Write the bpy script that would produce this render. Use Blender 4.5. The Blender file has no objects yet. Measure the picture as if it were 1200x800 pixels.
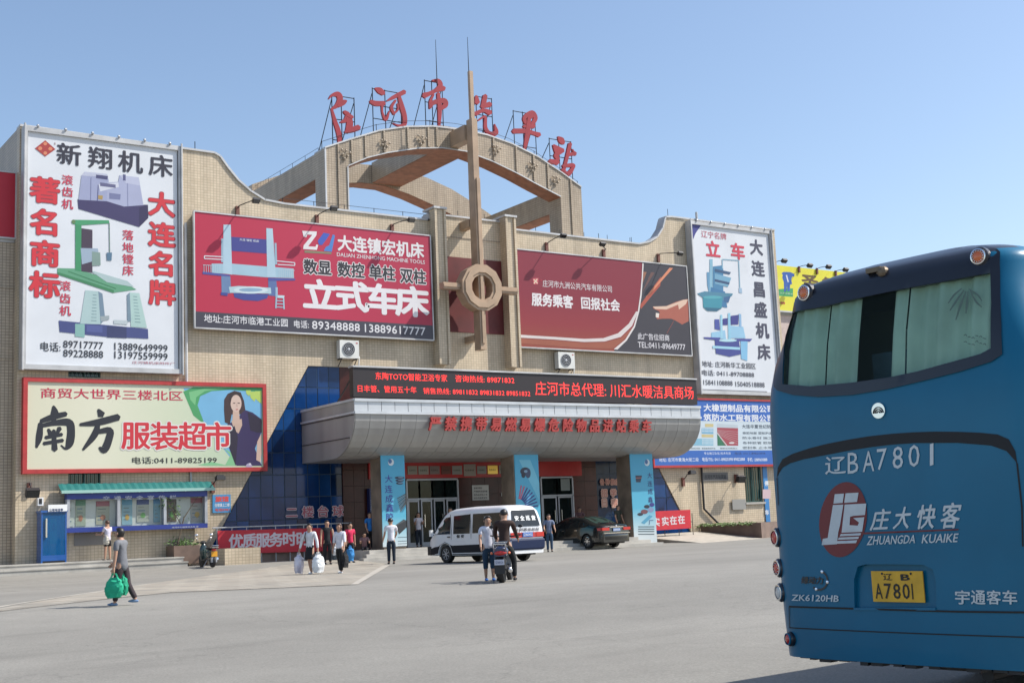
import bpy, bmesh, math, random
from mathutils import Vector, Matrix
from mathutils.geometry import tessellate_polygon, delaunay_2d_cdt
random.seed(7)
SC = bpy.context.scene
COL = SC.collection
R = math.radians

# ------------------------------------------------------------------ camera
# world: X along the station front (to the right), Y into the building, Z up; the front wall is the plane y = 0
F = 1520.0                                   # focal length in pixels of a 1200 px wide frame
UP = Vector((-.043, -1, 218/F)).normalized()
T = Vector((2250., 218 - .043*2250, F)); T = (T - UP*T.dot(UP)).normalized()
N = UP.cross(T)
if N.z > 0: N = -N
DP, CH = -54.063, 1.2
cam_d = bpy.data.cameras.new('camera'); cam = bpy.data.objects.new('camera', cam_d); COL.objects.link(cam)
SC.camera = cam
cam_d.sensor_width = 36; cam_d.lens = 36*F/1200; cam_d.clip_end = 6000; cam_d.clip_start = .1
_c = lambda v: Vector((v.x, -v.y, -v.z))
rot = Matrix((_c(T), _c(-N), _c(UP)))
cam.matrix_world = Matrix.Translation((0, DP, CH)) @ rot.to_4x4()

# ------------------------------------------------------------------ light
SUN_EL, SUN_AZ = 48.0, -29.0                # azimuth counter-clockwise from +X
W = bpy.data.worlds.new("World"); SC.world = W; W.use_nodes = True
nt = W.node_tree; bg = nt.nodes['Background']
sky = nt.nodes.new('ShaderNodeTexSky'); sky.sky_type = 'NISHITA'; sky.sun_disc = False
sky.sun_elevation = R(SUN_EL); sky.sun_rotation = R(90 - SUN_AZ)
sky.air_density = 1.0; sky.dust_density = 1.2; sky.ozone_density = 1.1; sky.altitude = 0
nt.links.new(sky.outputs[0], bg.inputs[0]); bg.inputs[1].default_value = .148
sun_d = bpy.data.lights.new('sun', 'SUN'); sun_d.energy = 4.6; sun_d.angle = R(.5); sun_d.color = (1, .955, .88)
sun = bpy.data.objects.new('sun', sun_d); COL.objects.link(sun)
sv = Vector((math.cos(R(SUN_EL))*math.cos(R(SUN_AZ)), math.cos(R(SUN_EL))*math.sin(R(SUN_AZ)), math.sin(R(SUN_EL))))
sun.rotation_euler = (-sv).to_track_quat('-Z', 'Y').to_euler(); sun.location = (30, -30, 60)
SC.view_settings.view_transform = 'Standard'; SC.view_settings.look = 'None'
SC.view_settings.exposure = 0.35; SC.view_settings.gamma = 1
SC.render.engine = 'CYCLES'; SC.cycles.max_bounces = 8; SC.cycles.use_denoising = True

# ------------------------------------------------------------------ where things stand
def ray(px, py): return Vector((px-600, py-400, F))
def P(px, py, y=0.):                          # point of the plane y = const seen at a pixel of the photograph
    r = ray(px, py); q = r*((DP-y)/r.dot(N)); return Vector((q.dot(T), y, q.dot(UP)+CH))
def PX(px, py, x):                            # the same for a plane x = const
    r = ray(px, py); q = r*(x/r.dot(T)); return Vector((x, DP - q.dot(N), q.dot(UP)+CH))
def depth(px, py, y=0.): r = ray(px, py); return (DP-y)/r.dot(N)*F
def sm(t): t = max(0., min(1., t)); return t*t*(3-2*t)
def g(x, y):                                  # height of the ground
    D = math.hypot(x, y-DP)
    return -.4*(1-sm((D-13)/19)) + sm((y+9)/6)*(.1+.1*sm((27-x)/4))*sm((14-y)/8)
def GP(px, py):                               # ground point seen at a pixel
    r = ray(px, py); a, b = 3/F, 95/F
    for i in range(50):
        m = (a+b)/2; q = r*m; p = Vector((q.dot(T), DP-q.dot(N), q.dot(UP)+CH))
        if p.z > g(p.x, p.y): a = m
        else: b = m
    return p
def face(az): return 56-az                    # camera azimuth (0 away, 90 right) -> world angle in degrees

# ------------------------------------------------------------------ materials
def lin(c):
    if isinstance(c, str):
        c = [int(c[i:i+2], 16)/255 for i in (1, 3, 5)]
        c = [(v/12.92 if v <= .04045 else ((v+.055)/1.055)**2.4) for v in c]
    return tuple(c)
MATS = {}
def mat(name, col, rough=.6, metal=0., noise=0., nscale=3., bump=0., bscale=40., spec=.5, emit=0., alpha=1., coat=0., streak=0.):
    if name in MATS: return MATS[name]
    m = bpy.data.materials.new(name); m.use_nodes = True; t = m.node_tree; b = t.nodes['Principled BSDF']
    c = lin(col); b.inputs['Base Color'].default_value = (*c, 1); b.inputs['Roughness'].default_value = rough
    b.inputs['Metallic'].default_value = metal; b.inputs['Specular IOR Level'].default_value = spec
    b.inputs['Alpha'].default_value = alpha; b.inputs['Coat Weight'].default_value = coat
    if emit: b.inputs['Emission Color'].default_value = (*c, 1); b.inputs['Emission Strength'].default_value = emit
    tc = t.nodes.new('ShaderNodeTexCoord')
    if noise or streak:
        nz = t.nodes.new('ShaderNodeTexNoise'); nz.inputs['Scale'].default_value = nscale; nz.inputs['Detail'].default_value = 6
        mp = t.nodes.new('ShaderNodeMapping'); t.links.new(tc.outputs['Object'], mp.inputs[0]); t.links.new(mp.outputs[0], nz.inputs['Vector'])
        if streak: mp.inputs['Scale'].default_value = (1, 1, .08)
        mr = t.nodes.new('ShaderNodeMapRange'); mr.inputs[1].default_value = .3; mr.inputs[2].default_value = .7
        a = noise or streak; mr.inputs[3].default_value = 1-a; mr.inputs[4].default_value = 1+a*.6
        mx = t.nodes.new('ShaderNodeVectorMath'); mx.operation = 'SCALE'; mx.inputs[0].default_value = c
        t.links.new(nz.outputs[0], mr.inputs[0]); t.links.new(mr.outputs[0], mx.inputs['Scale']); t.links.new(mx.outputs[0], b.inputs['Base Color'])
        if emit: t.links.new(mx.outputs[0], b.inputs['Emission Color'])
    if bump:
        n2 = t.nodes.new('ShaderNodeTexNoise'); n2.inputs['Scale'].default_value = bscale; n2.inputs['Detail'].default_value = 4
        bp = t.nodes.new('ShaderNodeBump'); bp.inputs['Strength'].default_value = bump; bp.inputs['Distance'].default_value = .02
        t.links.new(tc.outputs['Object'], n2.inputs['Vector']); t.links.new(n2.outputs[0], bp.inputs['Height']); t.links.new(bp.outputs[0], b.inputs['Normal'])
    MATS[name] = m; return m
def ink(c, k=.74):                            # printed colour, hex as it looks in the light
    l = lin(c); l = tuple(min(.8, v*k+.008) for v in l)
    return mat('ink_'+(c[1:] if isinstance(c, str) else 'x'), l, .45, noise=.05, nscale=1.3)
def tile_mat(name, c1, c2, mortar, tw=.15, th=.12, ms=.010, stain=.22):
    if name in MATS: return MATS[name]
    m = bpy.data.materials.new(name); m.use_nodes = True; t = m.node_tree; b = t.nodes['Principled BSDF']; nn = t.nodes.new; L = t.links.new
    tc = nn('ShaderNodeTexCoord'); sp = nn('ShaderNodeSeparateXYZ'); L(tc.outputs['Object'], sp.inputs[0])
    ge = nn('ShaderNodeNewGeometry'); sn = nn('ShaderNodeSeparateXYZ'); L(ge.outputs['True Normal'], sn.inputs[0])
    ab = nn('ShaderNodeMath'); ab.operation = 'ABSOLUTE'; L(sn.outputs[0], ab.inputs[0])
    gt = nn('ShaderNodeMath'); gt.operation = 'GREATER_THAN'; gt.inputs[1].default_value = .7; L(ab.outputs[0], gt.inputs[0])
    abz = nn('ShaderNodeMath'); abz.operation = 'ABSOLUTE'; L(sn.outputs[2], abz.inputs[0])
    gz = nn('ShaderNodeMath'); gz.operation = 'GREATER_THAN'; gz.inputs[1].default_value = .85; L(abz.outputs[0], gz.inputs[0])
    mu = nn('ShaderNodeMix'); mu.data_type = 'FLOAT'; L(gt.outputs[0], mu.inputs[0]); L(sp.outputs[0], mu.inputs[2]); L(sp.outputs[1], mu.inputs[3])
    mw = nn('ShaderNodeMix'); mw.data_type = 'FLOAT'; L(gz.outputs[0], mw.inputs[0]); L(sp.outputs[2], mw.inputs[2]); L(sp.outputs[1], mw.inputs[3])
    cb = nn('ShaderNodeCombineXYZ'); L(mu.outputs[0], cb.inputs[0]); L(mw.outputs[0], cb.inputs[1])
    br = nn('ShaderNodeTexBrick'); br.offset = 0; br.inputs['Scale'].default_value = 1
    br.inputs['Brick Width'].default_value = tw; br.inputs['Row Height'].default_value = th; br.inputs['Mortar Size'].default_value = ms
    br.inputs['Mortar Smooth'].default_value = .1; br.inputs['Bias'].default_value = 0
    for k, c in ((1, c1), (2, c2), (3, mortar)): br.inputs[k].default_value = (*lin(c), 1)
    L(cb.outputs[0], br.inputs[0])
    nz = nn('ShaderNodeTexNoise'); nz.inputs['Scale'].default_value = .35; nz.inputs['Detail'].default_value = 8; L(tc.outputs['Object'], nz.inputs['Vector'])
    mp = nn('ShaderNodeMapping'); mp.inputs['Scale'].default_value = (1.6, 1.6, .12); L(tc.outputs['Object'], mp.inputs[0])
    n2 = nn('ShaderNodeTexNoise'); n2.inputs['Scale'].default_value = 1.2; n2.inputs['Detail'].default_value = 5; L(mp.outputs[0], n2.inputs['Vector'])
    ad = nn('ShaderNodeMath'); ad.operation = 'ADD'; L(nz.outputs[0], ad.inputs[0]); L(n2.outputs[0], ad.inputs[1])
    mr = nn('ShaderNodeMapRange'); mr.inputs[1].default_value = .65; mr.inputs[2].default_value = 1.2; mr.inputs[3].default_value = 1-stain; mr.inputs[4].default_value = 1.08; L(ad.outputs[0], mr.inputs[0])
    mx = nn('ShaderNodeVectorMath'); mx.operation = 'SCALE'; L(br.outputs[0], mx.inputs[0]); L(mr.outputs[0], mx.inputs['Scale'])
    L(mx.outputs[0], b.inputs['Base Color']); b.inputs['Roughness'].default_value = .45
    bp = nn('ShaderNodeBump'); bp.inputs['Strength'].default_value = .3; bp.inputs['Distance'].default_value = .006; bp.invert = True
    L(br.outputs[1], bp.inputs['Height']); L(bp.outputs[0], b.inputs['Normal'])
    MATS[name] = m; return m
M_TILE = tile_mat('cream_tile', (.60, .495, .355), (.53, .43, .30), (.36, .295, .21), stain=.27)
M_TILE_G = tile_mat('grey_tile', (.50, .41, .30), (.43, .35, .26), (.2, .155, .115), stain=.25)
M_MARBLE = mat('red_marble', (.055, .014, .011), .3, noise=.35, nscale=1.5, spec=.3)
M_BAND = mat('red_band', (.42, .02, .02), .4, noise=.1)
M_STEEL = mat('grey_steel', (.42, .43, .45), .45, .35, noise=.15, nscale=2)
M_FRAME = mat('sign_frame', (.5, .5, .5), .5, .2, noise=.2, nscale=1.2)
M_DARK = mat('dark_metal', (.03, .03, .033), .5, .3)
M_BLACK = mat('black_rubber', (.015, .015, .016), .7)
M_WHITE = mat('white_paint', (.78, .78, .77), .35, noise=.05)
M_CANOPY = mat('canopy_panel', (.36, .355, .345), .45, .35, noise=.22, nscale=.8, streak=.25)
M_CANOPYL = mat('canopy_fascia', (.56, .58, .6), .4, .3, noise=.15, nscale=1.2)
M_CONC = mat('concrete', (.42, .40, .36), .85, noise=.25, nscale=1.5, bump=.3)
M_GLASSB = mat('blue_mirror_glass', (.008, .042, .15), .08, .0, noise=.5, nscale=.5, spec=.3)
M_GLASSB2 = mat('blue_mirror_glass_pale', (.010, .055, .18), .12, .0, noise=.5, nscale=.6, spec=.3)
M_GLASSB3 = mat('blue_mirror_glass_dark', (.006, .03, .105), .06, .0, noise=.5, nscale=.5, spec=.3)
M_DGLASS = mat('dark_glass', (.012, .016, .018), .04, spec=.6)
M_CHROME = mat('chrome', (.7, .7, .72), .15, 1.)
M_LAMPR = mat('red_lens', (.5, .02, .015), .2, coat=.6)
M_LAMPO = mat('orange_lens', (.65, .14, .03), .2, coat=.6)
M_LAMPW = mat('clear_lens', (.6, .6, .58), .15, coat=.6)
def glass_mat(name, col, a):
    m = mat(name, col, .03, 0, spec=.6)
    if a < 1:
        t = m.node_tree; b = t.nodes['Principled BSDF']; o = t.nodes['Material Output']
        tr = t.nodes.new('ShaderNodeBsdfTransparent'); tr.inputs[0].default_value = (.97, .98, .98, 1) if a < .1 else (.75, .85, .82, 1); mx = t.nodes.new('ShaderNodeMixShader')
        mx.inputs[0].default_value = a; t.links.new(tr.outputs[0], mx.inputs[1]); t.links.new(b.outputs[0], mx.inputs[2]); t.links.new(mx.outputs[0], o.inputs[0])
    return m
M_GLASS = glass_mat('window_glass', (.02, .03, .03), .35)

# ------------------------------------------------------------------ meshes
class MB:
    def __init__(s): s.v = []; s.f = []; s.m = []; s.mats = []; s.smooth = False
    def mi(s, m):
        if m is None: return 0
        if m not in s.mats: s.mats.append(m)
        return s.mats.index(m)
    def add(s, vs, fs, m=None):
        o = len(s.v); s.v += [tuple(v) for v in vs]; k = s.mi(m)
        for f in fs: s.f.append([i+o for i in f]); s.m.append(k)
        return s
    def box(s, x0, x1, y0, y1, z0, z1, m=None):
        return s.add([(x, y, z) for z in (z0, z1) for y in (y0, y1) for x in (x0, x1)],
                     [(0, 2, 3, 1), (4, 5, 7, 6), (0, 1, 5, 4), (2, 6, 7, 3), (0, 4, 6, 2), (1, 3, 7, 5)], m)
    def prism(s, pts, d, m=None, holes=()):   # pts: loop of 3D points, swept by vector d
        loops = [list(map(Vector, pts))] + [list(map(Vector, h)) for h in holes]
        d = Vector(d); tri = tessellate_polygon(loops); flat = [p for l in loops for p in l]; n = len(flat)
        o = flat + [p+d for p in flat]; fs = [tuple(t) for t in tri] + [tuple(i+n for i in reversed(t)) for t in tri]; k = 0
        for l in loops:
            for i in range(len(l)): a, b = k+i, k+(i+1) % len(l); fs.append((a, b, b+n, a+n))
            k += len(l)
        return s.add(o, fs, m)
    def flat(s, pts, m=None):
        tri = tessellate_polygon([[Vector(p) for p in pts]]); return s.add(pts, [tuple(t) for t in tri], m)
    def tube(s, pts, r, m=None, n=6, cap=True):
        pts = [Vector(p) for p in pts]; rr = r if isinstance(r, (list, tuple)) else [r]*len(pts); vs = []; fs = []
        prev = None
        for i, p in enumerate(pts):
            d = (pts[min(i+1, len(pts)-1)] - pts[max(i-1, 0)]).normalized()
            a = Vector((0, 0, 1)) if abs(d.z) < .9 else Vector((1, 0, 0))
            if prev is not None: a = prev
            u = (a - d*a.dot(d)).normalized(); w = d.cross(u); prev = u
            for k in range(n): t = 2*math.pi*k/n; vs.append(p + (u*math.cos(t)+w*math.sin(t))*rr[i])
        for i in range(len(pts)-1):
            for k in range(n): fs.append((i*n+k, i*n+(k+1) % n, (i+1)*n+(k+1) % n, (i+1)*n+k))
        if cap: fs.append(tuple(range(n-1, -1, -1))); fs.append(tuple(range((len(pts)-1)*n, len(pts)*n)))
        return s.add(vs, fs, m)
    def bar(s, a, b, w, h, m=None):           # straight square bar
        a, b = Vector(a), Vector(b); d = (b-a).normalized(); q = Vector((0, 0, 1)) if abs(d.z) < .9 else Vector((0, 1, 0))
        u = d.cross(q).normalized()*w/2; k = u.cross(d).normalized()*h/2
        return s.add([a-u-k, a+u-k, a+u+k, a-u+k, b-u-k, b+u-k, b+u+k, b-u+k],
                     [(0, 3, 2, 1), (4, 5, 6, 7), (0, 1, 5, 4), (1, 2, 6, 5), (2, 3, 7, 6), (3, 0, 4, 7)], m)
    def ball(s, c, r, m=None, nu=10, nv=7, fn=None):
        c = Vector(c); r = Vector(r) if hasattr(r, '__len__') else Vector((r, r, r)); vs = []; fs = []
        for j in range(nv+1):
            ph = math.pi*j/nv
            for i in range(nu):
                th = 2*math.pi*i/nu; q = Vector((math.sin(ph)*math.cos(th), math.sin(ph)*math.sin(th), math.cos(ph)))
                if fn: q = fn(q)
                vs.append(c + Vector((q.x*r.x, q.y*r.y, q.z*r.z)))
        for j in range(nv):
            for i in range(nu): fs.append((j*nu+i, (j+1)*nu+i, (j+1)*nu+(i+1) % nu, j*nu+(i+1) % nu))
        return s.add(vs, fs, m)
    def loft(s, rings, m=None, closed=True, cap=True):
        n = len(rings[0]); fs = []
        for i in range(len(rings)-1):
            for k in range(n if closed else n-1): fs.append((i*n+k, i*n+(k+1) % n, (i+1)*n+(k+1) % n, (i+1)*n+k))
        if cap: fs.append(tuple(range(n-1, -1, -1))); fs.append(tuple(range((len(rings)-1)*n, len(rings)*n)))
        return s.add([p for r in rings for p in r], fs, m)
    def lathe(s, c, prof, axis='z', n=20, m=None):   # prof: (radius, along axis)
        c = Vector(c); rings = []
        for r, h in prof:
            ring = []
            for k in range(n):
                t = 2*math.pi*k/n; a, b = r*math.cos(t), r*math.sin(t)
                ring.append(c + (Vector((a, b, h)) if axis == 'z' else Vector((h, a, b)) if axis == 'x' else Vector((a, h, b))))
            rings.append(ring)
        return s.loft(rings, m)
    def xf(s, M, start=0): s.v[start:] = [tuple(M @ Vector(v)) for v in s.v[start:]]; return s
    def build(s, name, m=None, parent=None, smooth=False, fixn=True, world=True):
        me = bpy.data.meshes.new(name); me.from_pydata(s.v, [], s.f)
        for q in (s.mats or [m or M_STEEL]): me.materials.append(q)
        if s.mats: me.polygons.foreach_set('material_index', s.m)
        if fixn:
            b = bmesh.new(); b.from_mesh(me); bmesh.ops.recalc_face_normals(b, faces=b.faces); b.to_mesh(me); b.free()
        if smooth:
            me.polygons.foreach_set('use_smooth', [True]*len(me.polygons))
        me.update(); o = bpy.data.objects.new(name, me); COL.objects.link(o)
        if smooth and smooth != 'all': 
            try: me.set_sharp_from_angle(angle=R(38))
            except Exception: pass
        put(o, parent, world); return o
def gpos(p): return (p.location if p.parent is None else p.location + gpos(p.parent))
def put(o, parent, world=True):
    if parent is not None:
        o.parent = parent
        if world: o.location = -gpos(parent)  # mesh is in world coordinates, parents are only shifted
def tag(o, label=None, cat=None, group=None, kind=None):
    if label: o['label'] = label
    if cat: o['category'] = cat
    if group: o['group'] = group
    if kind: o['kind'] = kind
    return o
def thing(name, label, cat, loc=(0, 0, 0), rz=0., group=None):
    o = bpy.data.objects.new(name, None); COL.objects.link(o); o.location = loc; o.rotation_euler = (0, 0, rz); o.empty_display_size = .3
    return tag(o, label, cat, group)
def copy_tree(o, parent=None):
    c = o.copy(); COL.objects.link(c); c.parent = parent
    for ch in list(o.children): copy_tree(ch, c)
    return c
def inst(src, parent, loc):                   # another piece that shares its mesh
    o = src.copy(); COL.objects.link(o); o.parent = parent; o.location = loc; return o
def evaluated(o):
    dg = bpy.context.evaluated_depsgraph_get(); dg.update(); return bpy.data.meshes.new_from_object(o.evaluated_get(dg))
def cut(o, mb):                               # carve an opening
    c = mb.build('cutter'); c.parent = o.parent; c.matrix_local = o.matrix_local
    md = o.modifiers.new('b', 'BOOLEAN'); md.object = c; md.operation = 'DIFFERENCE'; md.solver = 'EXACT'
    me = evaluated(o); o.modifiers.clear(); o.data = me; bpy.data.objects.remove(c); return o

# ------------------------------------------------------------------ lettering
_tc = bpy.data.curves.new('t', 'FONT'); _tc.resolution_u = 2; _to = bpy.data.objects.new('t', _tc); COL.objects.link(_to)
_cache = {}
def glyphs(s, off=0., shear=0., extrude=0., res=2):
    k = (s, off, shear, extrude, res)
    if k not in _cache:
        _tc.body = s; _tc.offset = off; _tc.shear = shear; _tc.extrude = extrude; _tc.resolution_u = res
        me = evaluated(_to); _cache[k] = ([v.co.copy() for v in me.vertices], [tuple(p.vertices) for p in me.polygons]); bpy.data.meshes.remove(me)
    return _cache[k]
def fitted(s, fn, off=0., shear=0., cell=False, extrude=0., res=2):
    """glyph vertices with (u, v) in 0..1 of their box handed to fn(u, v, w); off > 0 thickens the strokes with shifted copies"""
    vs, fs = glyphs(s, 0., shear, extrude, res)
    if cell: x0, x1, y0, y1 = 0., 1., -.12, .88
    else:
        x0, x1 = min(v.x for v in vs), max(v.x for v in vs); y0, y1 = min(v.y for v in vs), max(v.y for v in vs)
    if off < .006: sh = [(0, 0)]
    elif off < .03: sh = [(off, 0), (-off, 0), (0, off*.7), (0, -off*.7)]
    else:
        n = 8; sh = [(off*math.cos(2*math.pi*i/n), off*math.sin(2*math.pi*i/n)) for i in range(n)]
        if off > .055: sh += [(off*.5*math.cos(2*math.pi*i/4), off*.5*math.sin(2*math.pi*i/4)) for i in range(4)]
    V = []; Fs = []; lx, ly = x1-x0, y1-y0
    if not cell: x0 -= off; x1 += off; y0 -= off*.7; y1 += off*.7
    for i, (dx, dy) in enumerate(sh):
        o = len(V); e = i*.00015
        for v in vs:
            q = fn((v.x+dx-x0)/(x1-x0), (v.y+dy-y0)/(y1-y0), v.z); V.append((q[0], q[1]-e, q[2]))
        Fs += [tuple(k+o for k in f) for f in fs]
    return V, Fs
class Sign:
    """prints laid on the plane y; every layer a few mm proud of the one below"""
    def __init__(s, root, y, zf=None): s.root = root; s.y = y; s.zf = zf or (lambda a, b: (a, b))
    def p(s, a, b, k=1): q = s.zf(a, b); v = P(q[0], q[1], s.y); v.y = s.y-.0016*k; return v
    def text(s, body, a, b, h, c, off=.0, shear=0., k=2, outline=None, outoff=.05, name='lettering', m=None):
        pa, pb = s.p(*a, k), s.p(*b, k); mid = s.zf((a[0]+b[0])/2, (a[1]+b[1])/2); sc = abs(s.zf(0, 1)[1]-s.zf(0, 0)[1])
        hh = h*sc*depth(*mid, s.y)/F/.99; z = (pa.z+pb.z)/2; col = m or ink(c); mb = MB()
        if outline:
            o2 = off+outoff; vs, fs = glyphs(body, off, shear); w0 = max(v.x for v in vs)-min(v.x for v in vs); e = outoff/w0*(pb.x-pa.x); ez = outoff*hh*.9
            f = lambda u, v, w: (pa.x-e+(pb.x-pa.x+2*e)*u, s.y-.0016*k, z-hh/2-ez+(hh+2*ez)*v)
            mb.add(*fitted(body, f, o2, shear), ink(outline))
        f = lambda u, v, w: (pa.x+(pb.x-pa.x)*u, s.y-.0016*(k+1)-.001, z-hh/2+hh*v)
        mb.add(*fitted(body, f, off, shear), col)
        return mb.build(name, None, s.root, fixn=False)
    def chars(s, body, cs, w, h, c, off=.0, k=2, outline=None, outoff=.05, shear=0., m=None):
        mb = MB(); sc = abs(s.zf(0, 1)[1]-s.zf(0, 0)[1])
        for ch, q in zip(body, cs):
            ctr = s.p(*q, k); d = depth(*s.zf(*q), s.y)/F; ww = w*sc*d/.84; hh = h*sc*d/.99
            for lay, o, cc in ((0, off+outoff, outline), (1, off, c)):
                if cc is None: continue
                f = lambda u, v, z_: (ctr.x+ww*(u-.5), s.y-.0016*(k+lay)-.001*lay, ctr.z+hh*(v-.5))
                mb.add(*fitted(ch, f, o, shear, cell=True), m if (m and lay) else ink(cc))
        return mb.build('lettering', None, s.root, fixn=False)
    def poly(s, mb, pts, c, k=1):
        s.n = getattr(s, 'n', 0)+1; e = Vector((0, -(s.n % 14)*.0001, 0))   # never two prints in one plane
        return mb.flat([s.p(a, b, k)+e for a, b in pts], ink(c) if isinstance(c, str) else c)
    def ell(s, mb, cx, cy, rx, ry, c, k=1, n=18): return s.poly(mb, [(cx+rx*math.cos(2*math.pi*i/n), cy+ry*math.sin(2*math.pi*i/n)) for i in range(n)], c, k)
    def line(s, mb, pts, w, c, k=2):
        for a, b in zip(pts, pts[1:]):
            dx, dy = b[0]-a[0], b[1]-a[1]; l = math.hypot(dx, dy) or 1; nx, ny = -dy/l*w/2, dx/l*w/2
            s.poly(mb, [(a[0]+nx, a[1]+ny), (b[0]+nx, b[1]+ny), (b[0]-nx, b[1]-ny), (a[0]-nx, a[1]-ny)], c, k)
def stroke(pts):                              # brush stroke: list of (x, y, width) -> outline
    pts = [Vector((p[0], p[1], p[2] if len(p) > 2 else 10)) for p in pts]; den = []
    P4 = [pts[0]*2-pts[1]] + pts + [pts[-1]*2-pts[-2]]
    for i in range(1, len(P4)-2):
        a, b, c, d = P4[i-1:i+3]
        for k in range(5):
            t = k/5; den.append(.5*((2*b)+(c-a)*t+(2*a-5*b+4*c-d)*t*t+(3*b-a-3*c+d)*t**3))
    den.append(pts[-1]); L = []; Rr = []
    for i, p in enumerate(den):
        d = den[min(i+1, len(den)-1)]-den[max(i-1, 0)]; l = math.hypot(d.x, d.y) or 1; nx, ny = -d.y/l, d.x/l; w = max(2, p.z)/2
        L.append((p.x+nx*w, p.y+ny*w)); Rr.append((p.x-nx*w, p.y-ny*w))
        if i == len(den)-1: e = (p.x+d.x/l*w*.7, p.y+d.y/l*w*.7)
        if i == 0: e0 = (p.x-d.x/l*w*.7, p.y-d.y/l*w*.7)
    return [e0]+L+[e]+Rr[::-1]
# ------------------------------------------------------------------ ground
def ground_mat():
    m = bpy.data.materials.new('worn_asphalt'); m.use_nodes = True; t = m.node_tree; b = t.nodes['Principled BSDF']; nn = t.nodes.new; L = t.links.new
    tc = nn('ShaderNodeTexCoord')
    def noise(scale, det, sc=(1, 1, 1), rough=.6):
        mp = nn('ShaderNodeMapping'); mp.inputs['Scale'].default_value = sc; L(tc.outputs['Object'], mp.inputs[0])
        z = nn('ShaderNodeTexNoise'); z.inputs['Scale'].default_value = scale; z.inputs['Detail'].default_value = det; z.inputs['Roughness'].default_value = rough; L(mp.outputs[0], z.inputs['Vector']); return z
    def rng(z, a, b_, c, d):
        r = nn('ShaderNodeMapRange'); r.inputs[1].default_value = a; r.inputs[2].default_value = b_; r.inputs[3].default_value = c; r.inputs[4].default_value = d; L(z.outputs[0], r.inputs[0]); return r
    a = rng(noise(.09, 5, (.5, 1.6, 1)), .35, .68, .86, 1.10); c = rng(noise(1.1, 6), .3, .7, .93, 1.05); d = rng(noise(32, 3, rough=.8), .3, .7, .74, 1.22)
    st = rng(noise(.55, 3, (.25, 1, 1)), .60, .72, 1.0, .84)
    vo = nn('ShaderNodeTexVoronoi'); vo.feature = 'DISTANCE_TO_EDGE'; vo.inputs['Scale'].default_value = .16
    wn = noise(.9, 4); ad = nn('ShaderNodeVectorMath'); ad.operation = 'SCALE'; ad.inputs['Scale'].default_value = 1.6; L(wn.outputs[1], ad.inputs[0])
    av = nn('ShaderNodeVectorMath'); av.operation = 'ADD'; L(ad.outputs[0], av.inputs[0]); L(tc.outputs['Object'], av.inputs[1]); L(av.outputs[0], vo.inputs['Vector'])
    cr = nn('ShaderNodeMapRange'); cr.inputs[1].default_value = 0; cr.inputs[2].default_value = .006; cr.inputs[3].default_value = .86; cr.inputs[4].default_value = 1; L(vo.outputs[0], cr.inputs[0])
    x = None
    for q in (a, c, d, st, cr):
        if x is None: x = q; continue
        y = nn('ShaderNodeMath'); y.operation = 'MULTIPLY'; L(x.outputs[0], y.inputs[0]); L(q.outputs[0], y.inputs[1]); x = y
    mx = nn('ShaderNodeVectorMath'); mx.operation = 'SCALE'; mx.inputs[0].default_value = (.246, .236, .212); L(x.outputs[0], mx.inputs['Scale'])
    L(mx.outputs[0], b.inputs['Base Color']); b.inputs['Roughness'].default_value = .85; b.inputs['Specular IOR Level'].default_value = .3
    bn = noise(55, 4, rough=.7); bp = nn('ShaderNodeBump'); bp.inputs['Strength'].default_value = .5; bp.inputs['Distance'].default_value = .008
    L(bn.outputs[0], bp.inputs['Height']); L(bp.outputs[0], b.inputs['Normal']); return m
xs = [-3000, -1500, -700, -300, -120, -60, -30] + [i*.5 for i in range(-30, 151)] + [90, 120, 200, 400, 900, 2000, 3500]
ys = [-3000, -1500, -700, -300, -140, -95] + [i*.5 for i in range(-150, 31)] + [30, 60, 120, 300, 800, 2000, 3500]
mb = MB(); mb.add([(x, y, g(x, y)) for y in ys for x in xs], [(j*len(xs)+i, j*len(xs)+i+1, (j+1)*len(xs)+i+1, (j+1)*len(xs)+i) for j in range(len(ys)-1) for i in range(len(xs)-1)])
tag(mb.build('ground', ground_mat(), smooth='all'), kind='structure')
def inside(p, poly):
    c = False
    for i in range(len(poly)):
        a, b = poly[i], poly[i-1]
        if (a.y > p.y) != (b.y > p.y) and p.x < (b.x-a.x)*(p.y-a.y)/(b.y-a.y+1e-12)+a.x: c = not c
    return c
def sheet(name, pts, off, m, step=1.0):
    pts = [Vector((p[0], p[1])) for p in pts]; n = len(pts); x0, x1 = min(p.x for p in pts), max(p.x for p in pts); y0, y1 = min(p.y for p in pts), max(p.y for p in pts)
    ex = []
    for i in range(math.floor(x0), math.ceil(x1)+1):
        for j in range(math.floor(y0), math.ceil(y1)+1):
            q = Vector((i+.013, j+.017))
            if inside(q, pts): ex.append(q)
    # densify the edges
    den = []
    for i in range(n):
        a, b = pts[i], pts[(i+1) % n]; k = max(1, int((b-a).length/step))
        den += [a.lerp(b, t/k) for t in range(k)]
    m_ = len(den); co, _, fs, *_ = delaunay_2d_cdt(den+ex, [], [list(range(m_))], 1, 1e-4)
    mb = MB(); mb.add([(c.x, c.y, g(c.x, c.y)+off) for c in co], [tuple(f) for f in fs])
    mb.f = [f if (Vector(mb.v[f[1]])-Vector(mb.v[f[0]])).cross(Vector(mb.v[f[2]])-Vector(mb.v[f[0]])).z > 0 else f[::-1] for f in mb.f]
    o = mb.build(name, m, fixn=False); tag(o, kind='structure'); return o
def strip(name, a, b, w, off, m):
    a, b = Vector(a[:2]), Vector(b[:2]); d = (b-a).normalized(); u = Vector((-d.y, d.x))*w/2
    return sheet(name, [a-u, b-u, b+u, a+u], off, m)
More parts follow.
